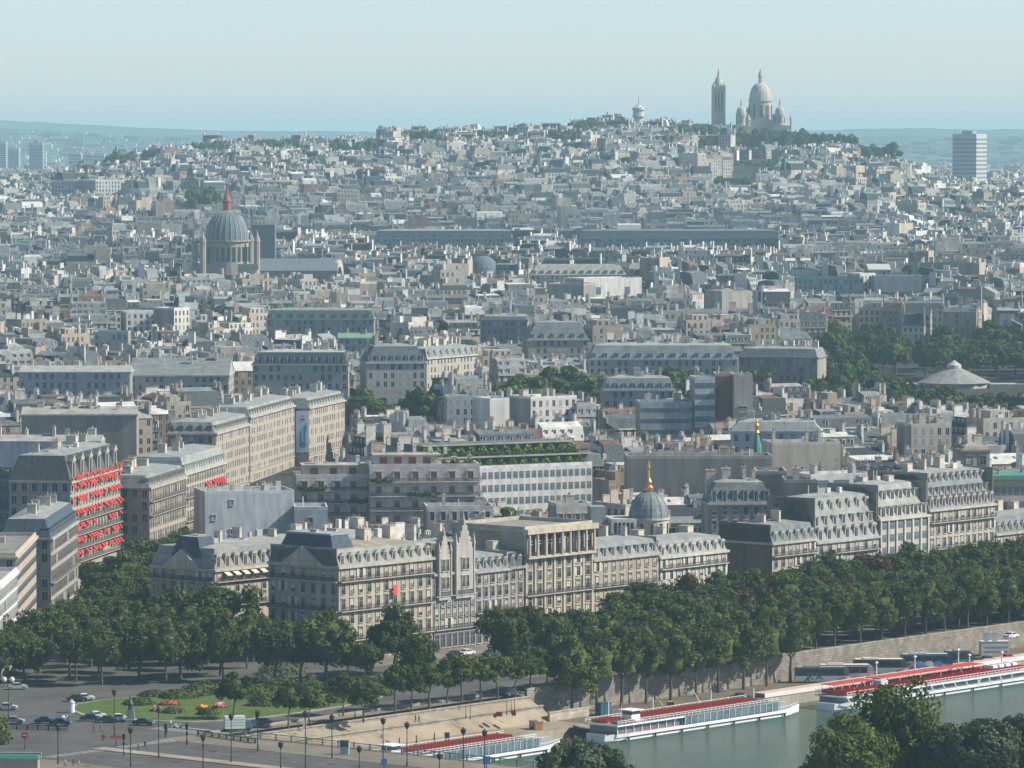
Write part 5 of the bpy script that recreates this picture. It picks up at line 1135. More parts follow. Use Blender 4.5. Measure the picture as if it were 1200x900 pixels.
# the avenue roadway running away
mb=MB(); a=[(-90+.16*k,1225+.987*k) for k in (-60,620)]; mb.quad((a[0][0],a[0][1],.02),(a[0][0]+26,a[0][1]-3,.02),(a[1][0]+26,a[1][1]-3,8.),(a[1][0],a[1][1],8.),'asphalt'); mb.build('avenue_road',kind='structure',label='asphalt avenue running away between the tree rows',category='road')
mb=MB(); strip(mb,-178,-176,0,170,.0,.0,'pavement_stone'); strip(mb,-189.5,-176,0,170,.12,.12,'pavement_stone'); strip(mb,-208.5,-205,-4,170,.14,.14,'kerb_stone'); strip(mb,-240,-225,0,170,.12,.12,'pavement_stone')
for s0,s1,z in ((-189.5,-189.5,.12),(-205,-205,.14)):
    q0,q1=ST(s0,0),ST(s0,170); mb.quad((*q0,0),(*q1,0),(*q1,z),(*q0,z),'kerb_stone')
mb.build('bridge_pavement',kind='structure',label='raised stone pavements and median of the bridge approach',category='pavement')
mb=MB(); strip(mb,-260,-176,0,170,-.02,-.02,'pavement_stone')
q0,q1=ST(-176,0),ST(-176,170); mb.quad((*q0,-.02),(*q1,-.02),(*q1,-2.2),(*q0,-2.2),'stone',(.5,.48,.42)); mb.build('bridge_deck',kind='structure',label='stone-edged deck of the road bridge at the bottom left',category='bridge')
mb=MB(); strip(mb,-1400,2200,18,172,-7,-7,'river'if 'river' in MATS else 'asphalt')
def water():
    m,t,b=nodes('river'); b.inputs['Roughness'].default_value=.14; b.inputs['Specular IOR Level'].default_value=.26
    f,_=noise(t,.05,4); L(t,mixc(t,ramp(t,f,.3,.7),(.050,.088,.050),(.078,.115,.066)),b.inputs['Base Color'])
    tc=N_(t,'ShaderNodeTexCoord'); mp=N_(t,'ShaderNodeMapping'); mp.inputs['Rotation'].default_value=(0,0,-.35); mp.inputs['Scale'].default_value=(.35,1.3,1); L(t,tc.outputs['Object'],mp.inputs[0])
    n=N_(t,'ShaderNodeTexNoise'); n.inputs['Scale'].default_value=.55; n.inputs['Detail'].default_value=6; n.inputs['Roughness'].default_value=.65; L(t,mp.outputs[0],n.inputs['Vector'])
    bp=N_(t,'ShaderNodeBump'); bp.inputs['Strength'].default_value=.9; bp.inputs['Distance'].default_value=1.0; L(t,n.outputs['Fac'],bp.inputs['Height']); L(t,bp.outputs[0],b.inputs['Normal'])
water(); mb=MB(); strip(mb,-1400,2200,17.5,172,-7,-7,'river'); mb.build('river_water',kind='structure',label='green rippled river water',category='river')
mb=MB(); strip(mb,-1400,2200,170,1300,0,0,'pavement_stone'); q0,q1=ST(-1400,170),ST(2200,170); mb.quad((*q0,0),(*q1,0),(*q1,-8),(*q0,-8),'stone',(.4,.38,.33)); mb.build('near_bank',kind='structure',label='near river bank below the foreground trees',category='bank')
# lower quay and ramp bank
mb=MB(); strip(mb,-85,1500,0,18,-5,-5,'quay_cobbles')
strip(mb,-176,-85,8,18,-5,-5,'sand'); strip(mb,-176,-85,5,8,-2.8,-5,'sand'); strip(mb,-176,-85,1.5,5,-1.1,-2.8,'sand'); strip(mb,-176,-85,-3,1.5,.02,-1.1,'sand')
q0,q1=ST(-176,18),ST(1500,18); mb.quad((*q0,-8),(*q1,-8),(*q1,-5),(*q0,-5),'stone',(.36,.33,.28))
qs=[ST(-85,t) for t in (-3,1.5,5,8)]; zs=[.02,-1.1,-2.8,-5]
mb.face([mb.P(*qs[0],-5)]+[mb.P(*qs[3],-5)]+[mb.P(*qs[k],zs[k]) for k in (2,1,0)],'stone',(.45,.42,.36))
mb.build('lower_quay',kind='structure',label='lower quay with its sandy bank sloping down from the road',category='quay')
# wall of the upper embankment
def wall_part(name,label,s0,s1,t,z0,z1,th,mat,tc,cat='wall',cope=True,post=None):
    W_=s1-s0; x,y=ST(s0,t); o=thing(name,label,cat,(x,y,0),RA); b=MB(); b.box(0,W_,0,th,z0,z1,mat,tc); b.build('wall',o)
    if cope: b=MB(); b.box(-.1,W_+.1,-.15,th+.15,z1,z1+.22,mat,tuple(c*1.15 for c in tc),bottom=True); b.build('coping',o)
    if post:
        k=0; u=0
        while u<W_ and k<60:
            b=MB(); b.box(u,u+.9,-.22,0,z0,z1,mat,tuple(c*1.05 for c in tc)); b.build('pilaster',o); u+=post; k+=1
    return o
m_,t_,b_=tinted('quay_masonry',scale=.5,var=.3)
bt_=N_(t_,'ShaderNodeTexBrick'); bt_.inputs['Scale'].default_value=1; bt_.inputs['Brick Width'].default_value=1.6; bt_.inputs['Row Height'].default_value=.6; bt_.inputs['Mortar Size'].default_value=.04
tc_=N_(t_,'ShaderNodeTexCoord'); sx_=N_(t_,'ShaderNodeSeparateXYZ'); cx_=N_(t_,'ShaderNodeCombineXYZ'); L(t_,tc_.outputs['Object'],sx_.inputs[0]); L(t_,sx_.outputs[0],cx_.inputs[0]); L(t_,sx_.outputs[2],cx_.inputs[1]); L(t_,cx_.outputs[0],bt_.inputs['Vector'])
bt_.inputs['Color1'].default_value=(1,1,1,1); bt_.inputs['Color2'].default_value=(.75,.74,.72,1); bt_.inputs['Mortar'].default_value=(.45,.44,.42,1)
src=b_.inputs['Base Color'].links[0].from_socket; L(t_,mixc(t_,1.0,src,bt_.outputs['Color'],'MULTIPLY'),b_.inputs['Base Color'])
wall_part('quay_wall','long stone retaining wall between the upper road and the lower quay',-85,560,0,-5,.9,-.7,'quay_masonry',(.30,.27,.235),post=12)  # darker masonry tint holds the shade of the quay trees
wall_part('parapet','low stone parapet along the top of the sandy bank',-174,-85,1.5,-1.2,-.55,.35,'quay_masonry',(.36,.33,.28),cope=True)
wall_part('parapet','second low parapet halfway down the sandy bank',-174,-85,5,-2.9,-2.2,.35,'quay_masonry',(.36,.33,.28))
wall_part('low_wall','short pale low wall on the lower quay beside the moored boats',-87,-74,8.4,-5,-3.2,.5,'quay_masonry',(.56,.50,.42))
wall_part('kerb_wall','stone kerb along the river edge of the upper road',-176,-85,-3.6,0,.45,.4,'kerb_stone',(1,1,1),cope=False)
# square: lawn island
ISL=[(84,831),(100,838),(130,842),(175,845),(225,846),(290,843),(345,836),(400,828),(442,818),(455,806),(430,800),(380,800),(320,803),(250,810),(180,815),(120,821),(92,826)]
def island():
    b=MB(); pts=[G(*p) for p in ISL]; cx=sum(p[0] for p in pts)/len(pts); cy=sum(p[1] for p in pts)/len(pts); n=len(pts)
    out=[(cx+(x-cx)*1.03,cy+(y-cy)*1.03) for x,y in pts]
    A=[b.P(x,y,0) for x,y in out]; B2=[b.P(x,y,.16) for x,y in out]; C=[b.P(x,y,.17) for x,y in pts]
    for k in range(n): b.face([A[k],A[(k+1)%n],B2[(k+1)%n],B2[k]],'kerb_stone'); b.face([B2[k],B2[(k+1)%n],C[(k+1)%n],C[k]],'kerb_stone')
    b.face(C,'grass'); b.build('lawn',kind='structure',label='green lawn island of the square with a stone kerb',category='lawn')
island()
def leaves(mb,c,rad,n,size,mat,r,t=1.):
    for j in range(n):
        d=Vector((r.gauss(0,1),r.gauss(0,1),abs(r.gauss(0,1)))).normalized(); p=Vector((c[0]+d.x*rad[0]*r.uniform(.7,1),c[1]+d.y*rad[1]*r.uniform(.7,1),c[2]+d.z*rad[2]*r.uniform(.6,1))); nn=(d+Vector((r.gauss(0,.5),r.gauss(0,.5),r.gauss(0,.5)))).normalized(); a=nn.orthogonal().normalized()*size*r.uniform(.5,1.2); b=nn.cross(a); q=t*r.uniform(.75,1.25); mb.quad(p-a-b,p+a-b,p+a+b,p-a+b,mat,(q,q,q))
simple('flower_red',(.75,.10,.03),.8,var=.3,scale=2); simple('flower_orange',(.80,.34,.04),.8,var=.3,scale=2); simple('flower_pink',(.70,.30,.30),.8,var=.3,scale=2)
rb=random.Random(12)
def bush(px,py,w,h,mat,label,name='shrub',dep=None,fl=None,n=500):
    x,y=G(px,py); b=MB(); leaves(b,(0,0,0),(w/2,(dep or w)/2,h),n,.22,mat,rb); 
    if fl: leaves(b,(0,0,.2),(w/2,(dep or w)/2,h),n//2,.2,fl,rb)
    link(name,b.mesh(name),None,(x,y,.17),0,label=label,category='flower bed' if fl else 'shrub')
bush(198,827,4.6,.6,'plane_leaves','bright red flower bed on the lawn','flower_bed',2.5,'flower_red')
bush(238,832,2.6,.7,'plane_leaves','orange flower bed on the lawn between the shrubs','flower_bed',3,'flower_orange')
bush(258,830,2.6,.8,'plane_leaves','mixed pale and orange flower bed at the right of the lawn','flower_bed',3,'flower_pink')
bush(183,834,2.2,.7,'grey_leaves','small pink flower clump at the left of the lawn','flower_bed',3,'flower_pink')
for k,(px,py,w,h,mt,lb) in enumerate(((203,836,5,1.2,'grey_leaves','low pale shrub in the middle of the lawn'),(245,838,5,1.5,'dark_leaves','low dark shrub below the orange flowers'),(163,826,7,1.4,'dark_leaves','dark shrub beside the monument'),(210,818,9,1.8,'dark_leaves','dark hedge behind the red flower bed'),(240,813,12,2.6,'dark_leaves','tall dark shrub mass at the back of the lawn'),(268,812,9,2.6,'yellow_leaves','yellow-green shrub at the back right of the lawn'),(300,817,12,2.4,'dark_leaves','broad dark hedge right of the lawn tree'),(312,823,7,1.6,'yellow_leaves','light green low shrub beyond the lawn tree'),(328,812,8,3,'plane_leaves','mid-green shrub in front of the round trees'),(350,822,7,2.4,'plane_leaves','leafy shrub right of the small street tree'),(372,829,5,1.8,'yellow_leaves','yellowish shrub near the road between two small trees'),(365,812,9,3.0,'dark_leaves','dark shrub group behind the yellowish shrub'),(388,812,7,2.4,'grey_leaves','pale shrub with yellow blooms near the inner path'),(415,808,8,2.6,'rusty_leaves','brownish shrub at the right end of the planting'),(436,808,8,2.0,'dark_leaves','last dark shrub before the tree row'),(330,790,11,4,'dark_leaves','large round shrub under the big dark trees'),(180,816,7,1.2,'grey_leaves','flat grey-green shrub near the pavement'))):
    bush(px,py,w,h,mt,lb)
rq=random.Random(44); qs_=[]
for k in range(22):
    px=rq.uniform(296,448); py=rq.uniform(803,833-(px-296)*.09); qs_.append((px,py))
qs_.sort()
for k,(px,py) in enumerate(qs_): bush(px,py,rq.uniform(4,7.5),rq.uniform(1.4,3.0),rq.choice(('dark_leaves','plane_leaves','grey_leaves','dark_leaves','yellow_leaves')),'garden shrub in the planting right of the lawn, '+ordn(k+1)+' from the left',n=420)
# ------------------------------------------------------------------ street trees
rt2=random.Random(19)
FT=[]   # (kind, x, y, z, scale, row name, group)
for px,py,k,sc in ((274,843,'small',1.15),(338,852,'small',1.05),(362,846,'small',.8),(402,839,'small',1.1),(426,845,'small',1.0),(463,833,'small',1.25),(482,831,'small',1.1),(503,828,'small',1.3),(524,824,'small',1.05),(541,822,'yellow',1.3),(563,820,'yellow',1.25),(583,818,'yellow',1.2),(604,815,'small',1.15),(622,812,'small',1.2),(641,809,'small',1.2),(658,807,'plane',.62),(676,805,'plane',.6),(692,803,'plane',.62)): x,y=G(px,py); FT.append((k,x,y,0,sc,'the small row above the sandy bank'))
for px,py,k,sc in ((322,800,'dark',1.15),(352,797,'dark',1.05),(382,798,'dark',1.3),(407,795,'dark',.8),(462,790,'dark',1.25),(486,800,'dark',.9),(430,800,'dark',.7)): x,y=G(px,py); FT.append((k,x,y,0,sc,'the trees before the long cream block'))
s=-74.
while s<12: x,y=ST(s+rt2.uniform(-1,1),3.5); FT.append(('plane',x,y,-5,rt2.uniform(.9,1.02),'the tall lower-quay row')); s+=8.6
s=12.
while s<230: x,y=ST(s+rt2.uniform(-1,1),-3.); FT.append(('plane',x,y,0,rt2.uniform(.66,.8),'the row above the quay wall')); s+=8.6
for t,kinds,sc,nm,s0 in ((-11,('dark','dark','plane'),.9,'the row just inside the quay wall',14),(-20,('plane','dark','dark'),.68,'the second riverside row',-48),(-32,('rusty','dark','rusty','dark'),1.0,'the reddish chestnut row',-52),(-60,('dark','dark','rusty'),.92,'the back row by the facades',22)):
    s=s0
    while s<240:
        x,y=ST(s+rt2.uniform(-1.2,1.2),t+rt2.uniform(-1,1)); k=rt2.choice(kinds); k='dark' if k=='rusty' and (s<2 or s>150) else k; q=sc*rt2.uniform(.9,1.15)
        if k=='plane': q=rt2.uniform(.60,.72)
        elif t in(-20,-11): q=rt2.uniform(.85,1.08)
        if t==-60 and s>90: q*=1.12
        FT.append((k,x,y,0,q,nm)); s+=8.4
# the wooded square at the left
pg=[G(*p) for p in ((-30,812),(60,803),(140,804),(215,803),(262,800),(285,800),(300,775),(262,735),(232,712),(200,700),(162,708),(112,748),(60,784),(-30,793))]
pts=[]; tries=0
while len(pts)<58 and tries<9000:
    tries+=1; xs=[p[0] for p in pg]; ys=[p[1] for p in pg]; x,y=rt2.uniform(min(xs),max(xs)),rt2.uniform(min(ys),max(ys))
    if pin(x,y,pg) and all((x-a)**2+(y-b)**2>74 for a,b in pts): pts.append((x,y))
for k,(x,y) in enumerate(pts):
    px=pix(x,y,0)[0]; kd='rusty' if 48<px<70 and y<1100 else rt2.choice(('dark','dark','plane'))
    FT.append((kd,x,y,0,(rt2.uniform(1.0,1.35) if kd!='plane' else rt2.uniform(.62,.78)),'the wooded square at the left'))
for off,nm in ((11,'the hotel-side avenue row'),(27,'the farther avenue row')):
    k=-105
    while k<330: FT.append(('dark',-99+.16*k+off+rt2.uniform(-.6,.6),1322+.987*k,terr(0,1322+k),rt2.uniform(.7,.86),nm)); k+=10.5 if off==7 else 11.5
byrow={}
for f in FT: byrow.setdefault(f[5],[]).append(f)
KN={'plane':('plane_tree','tall green plane tree'),'dark':('chestnut_tree','dark green chestnut tree'),'rusty':('chestnut_tree','browning chestnut tree'),'small':('street_tree','small round-crowned tree'),'yellow':('street_tree','small yellowing tree')}
for row,fs in byrow.items():
    fs.sort(key=lambda f:pix(f[1],f[2],f[3])[0])
    for k,f in enumerate(fs): tree(f[0],f[1],f[2],f[3],KN[f[0]][0],KN[f[0]][1]+', '+ordn(k+1)+' from the left in '+row,f[4],row)
print('street trees',len(FT))
# big near-bank trees, seen from above
TREE['near']=[(crown_mesh(9.5,17,51+i,nb=120,per=150,size=.32,mat='plane_leaves',fill=.66),trunk_mesh(9,.6,9,i),7.0) for i in range(3)]
TREE['near2']=[(crown_mesh(6.5,14,71+i,nb=100,per=120,size=.32,mat='grey_leaves',fill=.62),trunk_mesh(9,.5,6,i),6.0) for i in range(2)]
for k,(px,py,Y,key,lb) in enumerate(((1052,802,815,'near','largest foreground plane tree, its crown rising over the right-hand boat'),(990,842,800,'near','foreground plane tree low at the left of the largest one'),(1112,850,805,'near2','narrower foreground tree between the largest plane and the border'),(1150,842,800,'near2','pale foreground tree just left of the border tree'),(1196,832,812,'near2','foreground tree cut by the right border of the picture'),(668,868,775,'near2','foreground treetop at the bottom edge below the left boat'),(712,872,780,'near2','right-hand foreground treetop at the bottom edge below the black barge'))):
    x=X(px,Y,15); hgt=zat(py,Y); base_h=24 if key=='near' else 20; tree(key,x,Y,0,'plane_tree',lb,hgt/base_h)
# bush at the left border
x,y=G(-2,872); b=MB(); leaves(b,(0,0,1),(2.6,2.6,5.5),900,.25,'yellow_leaves',rb,1.1); leaves(b,(0,0,.5),(2.2,2.2,4.6),500,.3,'dark_leaves',rb); link('clipped_bush',b.mesh('clipped_bush'),None,(x,y,0),0,label='bright green clipped bush at the left border of the square',category='shrub')
# ------------------------------------------------------------------ people
def person_mesh(seed,shirt,legs,skin=(.42,.27,.19),hair=(.06,.04,.03),stride=.18):
    r=random.Random(seed); V=[(0,0,.95),(0,0,1.2),(0,0,1.42),(0,.0,1.52),(0,0,1.66),
       (.1,0,.9),(.11,stride,.5),(.11,stride*.8,.07),(.11,stride*.8-.14,.03),(-.1,0,.9),(-.11,-stride,.5),(-.11,-stride*1.4,.07),(-.11,-stride*1.4-.14,.03),
       (.2,0,1.4),(.25,.04,1.12),(.26,-.1,.88),(-.2,0,1.4),(-.25,-.04,1.12),(-.26,.08,.88)]
    Ed=[(0,1),(1,2),(2,3),(3,4),(0,5),(5,6),(6,7),(7,8),(0,9),(9,10),(10,11),(11,12),(2,13),(13,14),(14,15),(2,16),(16,17),(17,18)]
    RD=[.15,.14,.15,.06,.11,.1,.07,.05,.05,.1,.07,.05,.05,.07,.05,.04,.07,.05,.04]
    me=bpy.data.meshes.new('p'); me.from_pydata(V,Ed,[]); ob=bpy.data.objects.new('p',me); COL.objects.link(ob); md=ob.modifiers.new('s','SKIN'); sv=me.skin_vertices[0].data
    for i,q in enumerate(RD): sv[i].radius=(q,q*.8)
    sv[0].use_root=True; sb=ob.modifiers.new('b','SUBSURF'); sb.levels=sb.render_levels=1
    dg=bpy.context.evaluated_depsgraph_get(); dg.update(); em=bpy.data.meshes.new_from_object(ob.evaluated_get(dg)); bpy.data.objects.remove(ob)
    out=MB(); out.v=[tuple(v.co) for v in em.vertices]
    for p in em.polygons:
        c=p.center; z=c.z
        tc=skin if (1.47<z<1.72) or (z<.98 and abs(c.x)>.2) else shirt if z>.93 else legs if z>.1 else (.05,.05,.05)
        if z>1.66 or (z>1.58 and c.y>.03): tc=hair
        out.face(list(p.vertices),'cloth',tc)
    return out.mesh('body')
PM=[person_mesh(1,(.65,.65,.62),(.06,.08,.15)),person_mesh(2,(.06,.09,.2),(.07,.07,.08)),person_mesh(3,(.5,.07,.06),(.12,.11,.1)),person_mesh(4,(.12,.35,.42),(.2,.18,.15)),person_mesh(5,(.05,.05,.06),(.04,.04,.05)),person_mesh(6,(.6,.55,.4),(.35,.3,.25))]
def person(x,y,z,v,label,a=None,r=random.Random(6)):
    o=link('person',PM[v],None,(x,y,z),r.uniform(0,6.28) if a is None else a,label=label,category='person')
    return o
CL=['in a pale shirt and dark trousers','in a dark blue top','in a red top','in a turquoise top','all in black','in beige clothes']
for px,py,z,v,wh in ((110,857,0,2,'crossing the road before the square'),(118,857,0,3,'crossing beside the one in red before the square'),(76,900,.0,0,'at the bottom left crossing'),(86,898,0,4,'walking at the bottom left crossing'),(92,901,0,5,'standing lowest at the bottom left crossing'),(200,853,0,0,'on the pavement before the lawn'),(195,862,0,4,'beside the signals below the lawn'),(162,880,0,1,'near the bridge signals'),(170,878,0,4,'right of the one in blue near the bridge signals'),(219,872,0,4,'by the traffic signal at the bridge end'),(350,857,0,4,'under the small street tree on the bank'),(363,852,0,4,'on the upper edge of the sandy bank'),(416,842,0,4,'between small trees on the road edge'),(548,823,0,4,'under the yellowing trees'),(556,819,0,0,'beside a bench under the yellowing trees'),(487,847,-.7,4,'left of a pair on the sandy bank'),(491,847,-.7,4,'right of a pair on the sandy bank'),(636,852,-5,5,'by the orange crates'),(627,852,-5,0,'leaning at the orange crates'),(850,824,-5,4,'alone on the lower quay left of the white mast'),(383,812,0,0,'on the inner path of the planting'),(303,878,.12,3,'in turquoise by the green railing'),(1095,822,-5,2,'beside the moored walkway')):
    x,y=G(px,py,z); person(x,y,z,v,('person '+CL[v]+' '+wh).replace('in a turquoise top in turquoise','in a turquoise top'))
# ------------------------------------------------------------------ vehicles
CARM={}
def car_parts(c):
    if c in CARM: return CARM[c]
    L_,w=4.2,.85; b=MB()
    pr=[(-2.1,.35),(-2.1,.75),(-1.9,.92),(-1.25,.98),(-.75,1.42),(.45,1.45),(1.05,1.0),(1.9,.85),(2.1,.65),(2.1,.35)]
    A=[b.P(x,-w,z) for x,z in pr]; A2=[b.P(x,w,z) for x,z in pr]
    top={4,5}
    for i in range(len(pr)-1): b.face([A[i],A2[i],A2[i+1],A[i+1]],'paint',c)
    b.face(A[::-1],'paint',c); b.face(A2,'paint',c); b.face([A[0],A[-1],A2[-1],A2[0]],'rubber'); body=b.mesh('body')
    g=MB()
    for sy in (-1,1): g.face([g.P(x,sy*(w+.012),z) for x,z in ((-1.1,1.0),(-.68,1.34),(.40,1.37),(.86,1.02))],'glass_dark')
    for (x0,z0),(x1,z1) in (((-1.27,1.02),(-.79,1.42)),((.50,1.45),(1.07,1.03))):
        nx=.03 if x0>0 else -.03; g.quad((x0+nx,-w*.85,z0),(x0+nx,w*.85,z0),(x1+nx,w*.85,z1-.03),(x1+nx,-w*.85,z1-.03),'glass_dark')
    glass=g.mesh('windows'); t=MB(); t.tube((0,-.1,0),(0,.1,0),.32,.32,12,'rubber'); t.tube((0,-.11,0),(0,.11,0),.17,.17,8,'paint',(.4,.4,.4)); wh=t.mesh('wheel')
    l=MB(); l.box(-.06,.05,-.18,.18,-.08,.08,'paint',(.8,.8,.75)); hl=l.mesh('headlight'); l=MB(); l.box(-.05,.06,-.15,.15,-.08,.08,'paint',(.4,.03,.02)); tl=l.mesh('tail_light')
    CARM[c]=(body,glass,wh,hl,tl); return CARM[c]
def car(x,y,z,a,c,label,name='car',sc=1.):
    o=thing(name,label,'car',(x,y,z),a); o.scale=(sc,sc,sc); p=car_parts(c); link('body',p[0],o); link('windows',p[1],o)
    for sx in (-1.3,1.3):
        for sy in (-.8,.8): link('wheel',p[2],o,(sx,sy,.32))
    for sy in (-.6,.6): link('headlight',p[3],o,(2.08,sy,.66)); link('tail_light',p[4],o,(-2.1,sy,.72))
WHT=(.75,.76,.76);DB=(.03,.05,.10);DG=(.03,.07,.07);GR=(.28,.32,.35);BK=(.03,.03,.035);SV=(.5,.52,.54);RD_=(.5,.04,.04)
for px,py,z,a,c,lb in ((16,848,0,-4,GR,'grey-blue saloon with a bright headlight near the left border'),(53,848,0,-6,DG,'dark green car left in the pair on the square road'),(71,850,0,-6,DB,'dark blue car with a white nose, right in the pair on the square road'),(106,845,0,0,DB,'small blue car stopped left of the white taxi'),(113,842,0,20,WHT,'white car just behind the small blue car'),(126,847,0,5,DG,'green car waiting beside the monument'),(139,845,0,15,WHT,'white car nearest the monument'),(90,822,0,10,DG,'dark green car parked at the shaded edge of the square'),(99,821,0,10,WHT,'white car parked in the shade behind the square'),(296,853,0,38,DB,'dark blue car right of the white box truck'),(308,850,0,42,DB,'second dark blue car ahead of the box truck'),(168,850,0,-12,DG,'dark car at the lawn kerb right of the monument'),(575,769,0,50,DG,'dark green car parked before the small stone house'),(533,770,0,50,BK,'black car parked below the gothic mansion'),(547,768,0,50,WHT,'white car parked between two dark ones below the mansion'),(598,815,0,50,DB,'blue car driving under the small trees'),(1145,778,-5,20,BK,'black car behind the coaches'),(1157,776,-5,20,DG,'dark green car right of the black one behind the coaches'),(1181,774,-5,30,RD_,'red car near the white site cabin'),(868,820,-5,20,DG,'green car parked on the lower quay behind the long boat'),(1185,748,0,50,WHT,'white car on the upper road at the right border'),(20,808,0,8,SV,'silver car under the trees at the left'),(8,832,0,0,SV,'pale car under the left trees'),(660,797,0,50,SV,'silver car in the tree shade above the bank'),(708,789,0,50,BK,'dark car driving behind the tall quay trees')):
    x,y=G(px,py,z); car(x,y,z+.02,R(a),c,lb)
def box_truck():
    x,y=G(264,858); o=thing('box_truck','white box truck with grey side stripes parked below the lawn','truck',(x,y,0),R(14)); b=MB(); b.box(0,4.0,0,2.1,.6,3.0,'paint',(.62,.68,.68)); b.build('cargo_box',o)
    for k in range(3): b=MB(); b.box(.15,3.85,-.03,-.005,1.2+.55*k,1.35+.55*k,'paint',(.40,.47,.48)); b.build('side_stripe',o)
    b=MB(); b.frus(4.05,5.5,.1,2.0,.5,.25,.1,2.1,'paint',(.08,.14,.22)); b.build('cab',o); b=MB(); b.quad((5.46,.3,1.25),(5.46,1.8,1.25),(5.32,1.8,1.95),(5.32,.3,1.95),'glass_dark'); b.build('windscreen',o)
    b=MB(); b.box(0,5.3,.2,1.9,.35,.6,'rubber',bottom=True); b.build('chassis',o)
    for sx in (.9,4.6):
        for sy in (.15,1.95): b=MB(); b.tube((sx,sy-.12,.4),(sx,sy+.12,.4),.4,.4,12,'rubber'); b.build('wheel',o)
box_truck()
def coach(px,py,ang,c1,c2,roofc,label,L_=12.2,deco=None,h=3.5):
    x,y=G(px,py,-5); o=thing('coach',label,'coach',(x,y,-4.98),R(ang)); w=2.5
    pr=[(0,.4),(0,h-.3),(.3,h),(L_-1.1,h),(L_-.25,h-.55),(L_,1.2),(L_,.4)]
    b=MB(); A=[b.P(u,0,z) for u,z in pr]; B2=[b.P(u,w,z) for u,z in pr]
    for i in range(len(pr)-1): b.face([A[i],B2[i],B2[i+1],A[i+1]],'paint',roofc if 1<=i<=2 else c1)
    b.face(A[::-1],'paint',c1); b.face(B2,'paint',c1); b.face([A[0],A[-1],B2[-1],B2[0]],'rubber'); b.build('body',o)
    b=MB(); b.quad((.0,-.015,.45),(L_,-.015,.45),(L_,-.015,1.55),(0,-.015,1.55),'paint',c2); b.build('lower_panel',o)
    for k in range(6):
        u=.25+k*(L_-1.6)/6; b=MB(); b.quad((u,-.03,1.65),(u+(L_-1.6)/6-.1,-.03,1.65),(u+(L_-1.6)/6-.1,-.03,h-.5),(u,-.03,h-.5),'glass_dark'); b.build('window',o)
    b=MB(); b.face([b.P(L_+.02-.0,.15,1.25),b.P(L_+.02,w-.15,1.25),b.P(L_-.22,w-.15,h-.6),b.P(L_-.22,.15,h-.6)],'glass_dark'); b.build('windscreen',o)
    b=MB(); b.box(2.,5.5,.4,w-.4,h+.01,h+.28,'paint',tuple(q*.85 for q in roofc)); b.build('roof_unit',o)
    for u in (2.6,L_-2.4):
        for sy in (.08,w-.08): b=MB(); b.tube((u,sy-.16,.5),(u,sy+.16,.5),.5,.5,14,'rubber'); b.tube((u,sy-.18,.5),(u,sy+.18,.5),.26,.26,10,'paint',(.45,.45,.45)); b.build('wheel',o)
    b=MB(); b.box(L_-.05,L_+.35,-.3,-.1,2.1,2.7,'rubber',bottom=True); b.build('mirror',o)
    if deco=='X':
        for k in (0,1):
            b=MB(); u=3.2+k*2.1
            for s_ in (-1,1): b.quad((u-s_*.75-.22,-.045,.75),(u-s_*.75+.22,-.045,.75),(u+s_*.75+.22,-.045,2.2),(u+s_*.75-.22,-.045,2.2),'paint',(.04,.16,.24)); 
            b.build('cross_emblem',o)
    if deco=='pic':
        for k in range(4): b=MB(); u=2+k*2.1; b.face([b.P(u+1.1*math.cos(q*.7854),-.045-.004*k,1.6+.7*math.sin(q*.7854)) for q in range(8)],'paint',((.5,.3,.35),(.2,.35,.6),(.55,.5,.5),(.1,.2,.4))[k]); b.build('side_graphic',o)
coach(960,797.6,2,(.50,.42,.42),(.78,.62,.60),(.90,.82,.68),'pinkish-white coach with a cream roof half hidden behind the nearest coach')
coach(1001,791,3,(.05,.09,.13),(.55,.62,.64),(.90,.82,.66),'coach with dark upper body, grey lower panels and a cream roof')
coach(932,800.5,2,(.10,.14,.17),(.62,.70,.74),(.34,.36,.38),'nearest grey coach with two big blue crosses on its side',deco='X')
coach(1108,781,6,(.04,.09,.10),(.10,.20,.20),(.40,.42,.40),'dark green coach behind the blue one',L_=6.5)
coach(1057,786.5,5,(.04,.14,.26),(.24,.40,.55),(.55,.62,.68),'tall blue coach with a picture printed on its side',L_=11.6,deco='pic',h=3.8)
def cabin():
    x,y=G(1150,769,-5); o=thing('site_cabin','grey-white site cabin with horizontal panels by the quay wall','cabin',(x,y,-5),R(8)); b=MB(); b.box(0,6.6,0,2.6,0,3.3,'paint',(.55,.57,.57)); b.build('wall',o)
    for k in range(2): b=MB(); b.box(.8,6.4,-.04,-.01,.9+k,1.2+k,'paint',(.25,.28,.3)); b.build('window_band',o)
    b=MB(); b.box(-.1,6.7,-.1,2.7,3.3,3.45,'paint',(.7,.7,.68),bottom=True); b.build('roof',o)
    x,y=G(1161,752,0); 
    for k in (0,1): link('white_box',(lambda q:(q.box(-.5,.5,-.4,.4,0,2.0,'white_paint'),q.box(-.6,.6,-.5,.5,2.0,2.12,'paint',(.4,.4,.4),bottom=True),q.mesh('white_box'))[-1])(MB()),None,(x-1.0+1.9*k,y,0),0,label=('left','right')[k]+' of two narrow white cabinets standing above the site cabin',category='cabinet')
cabin()
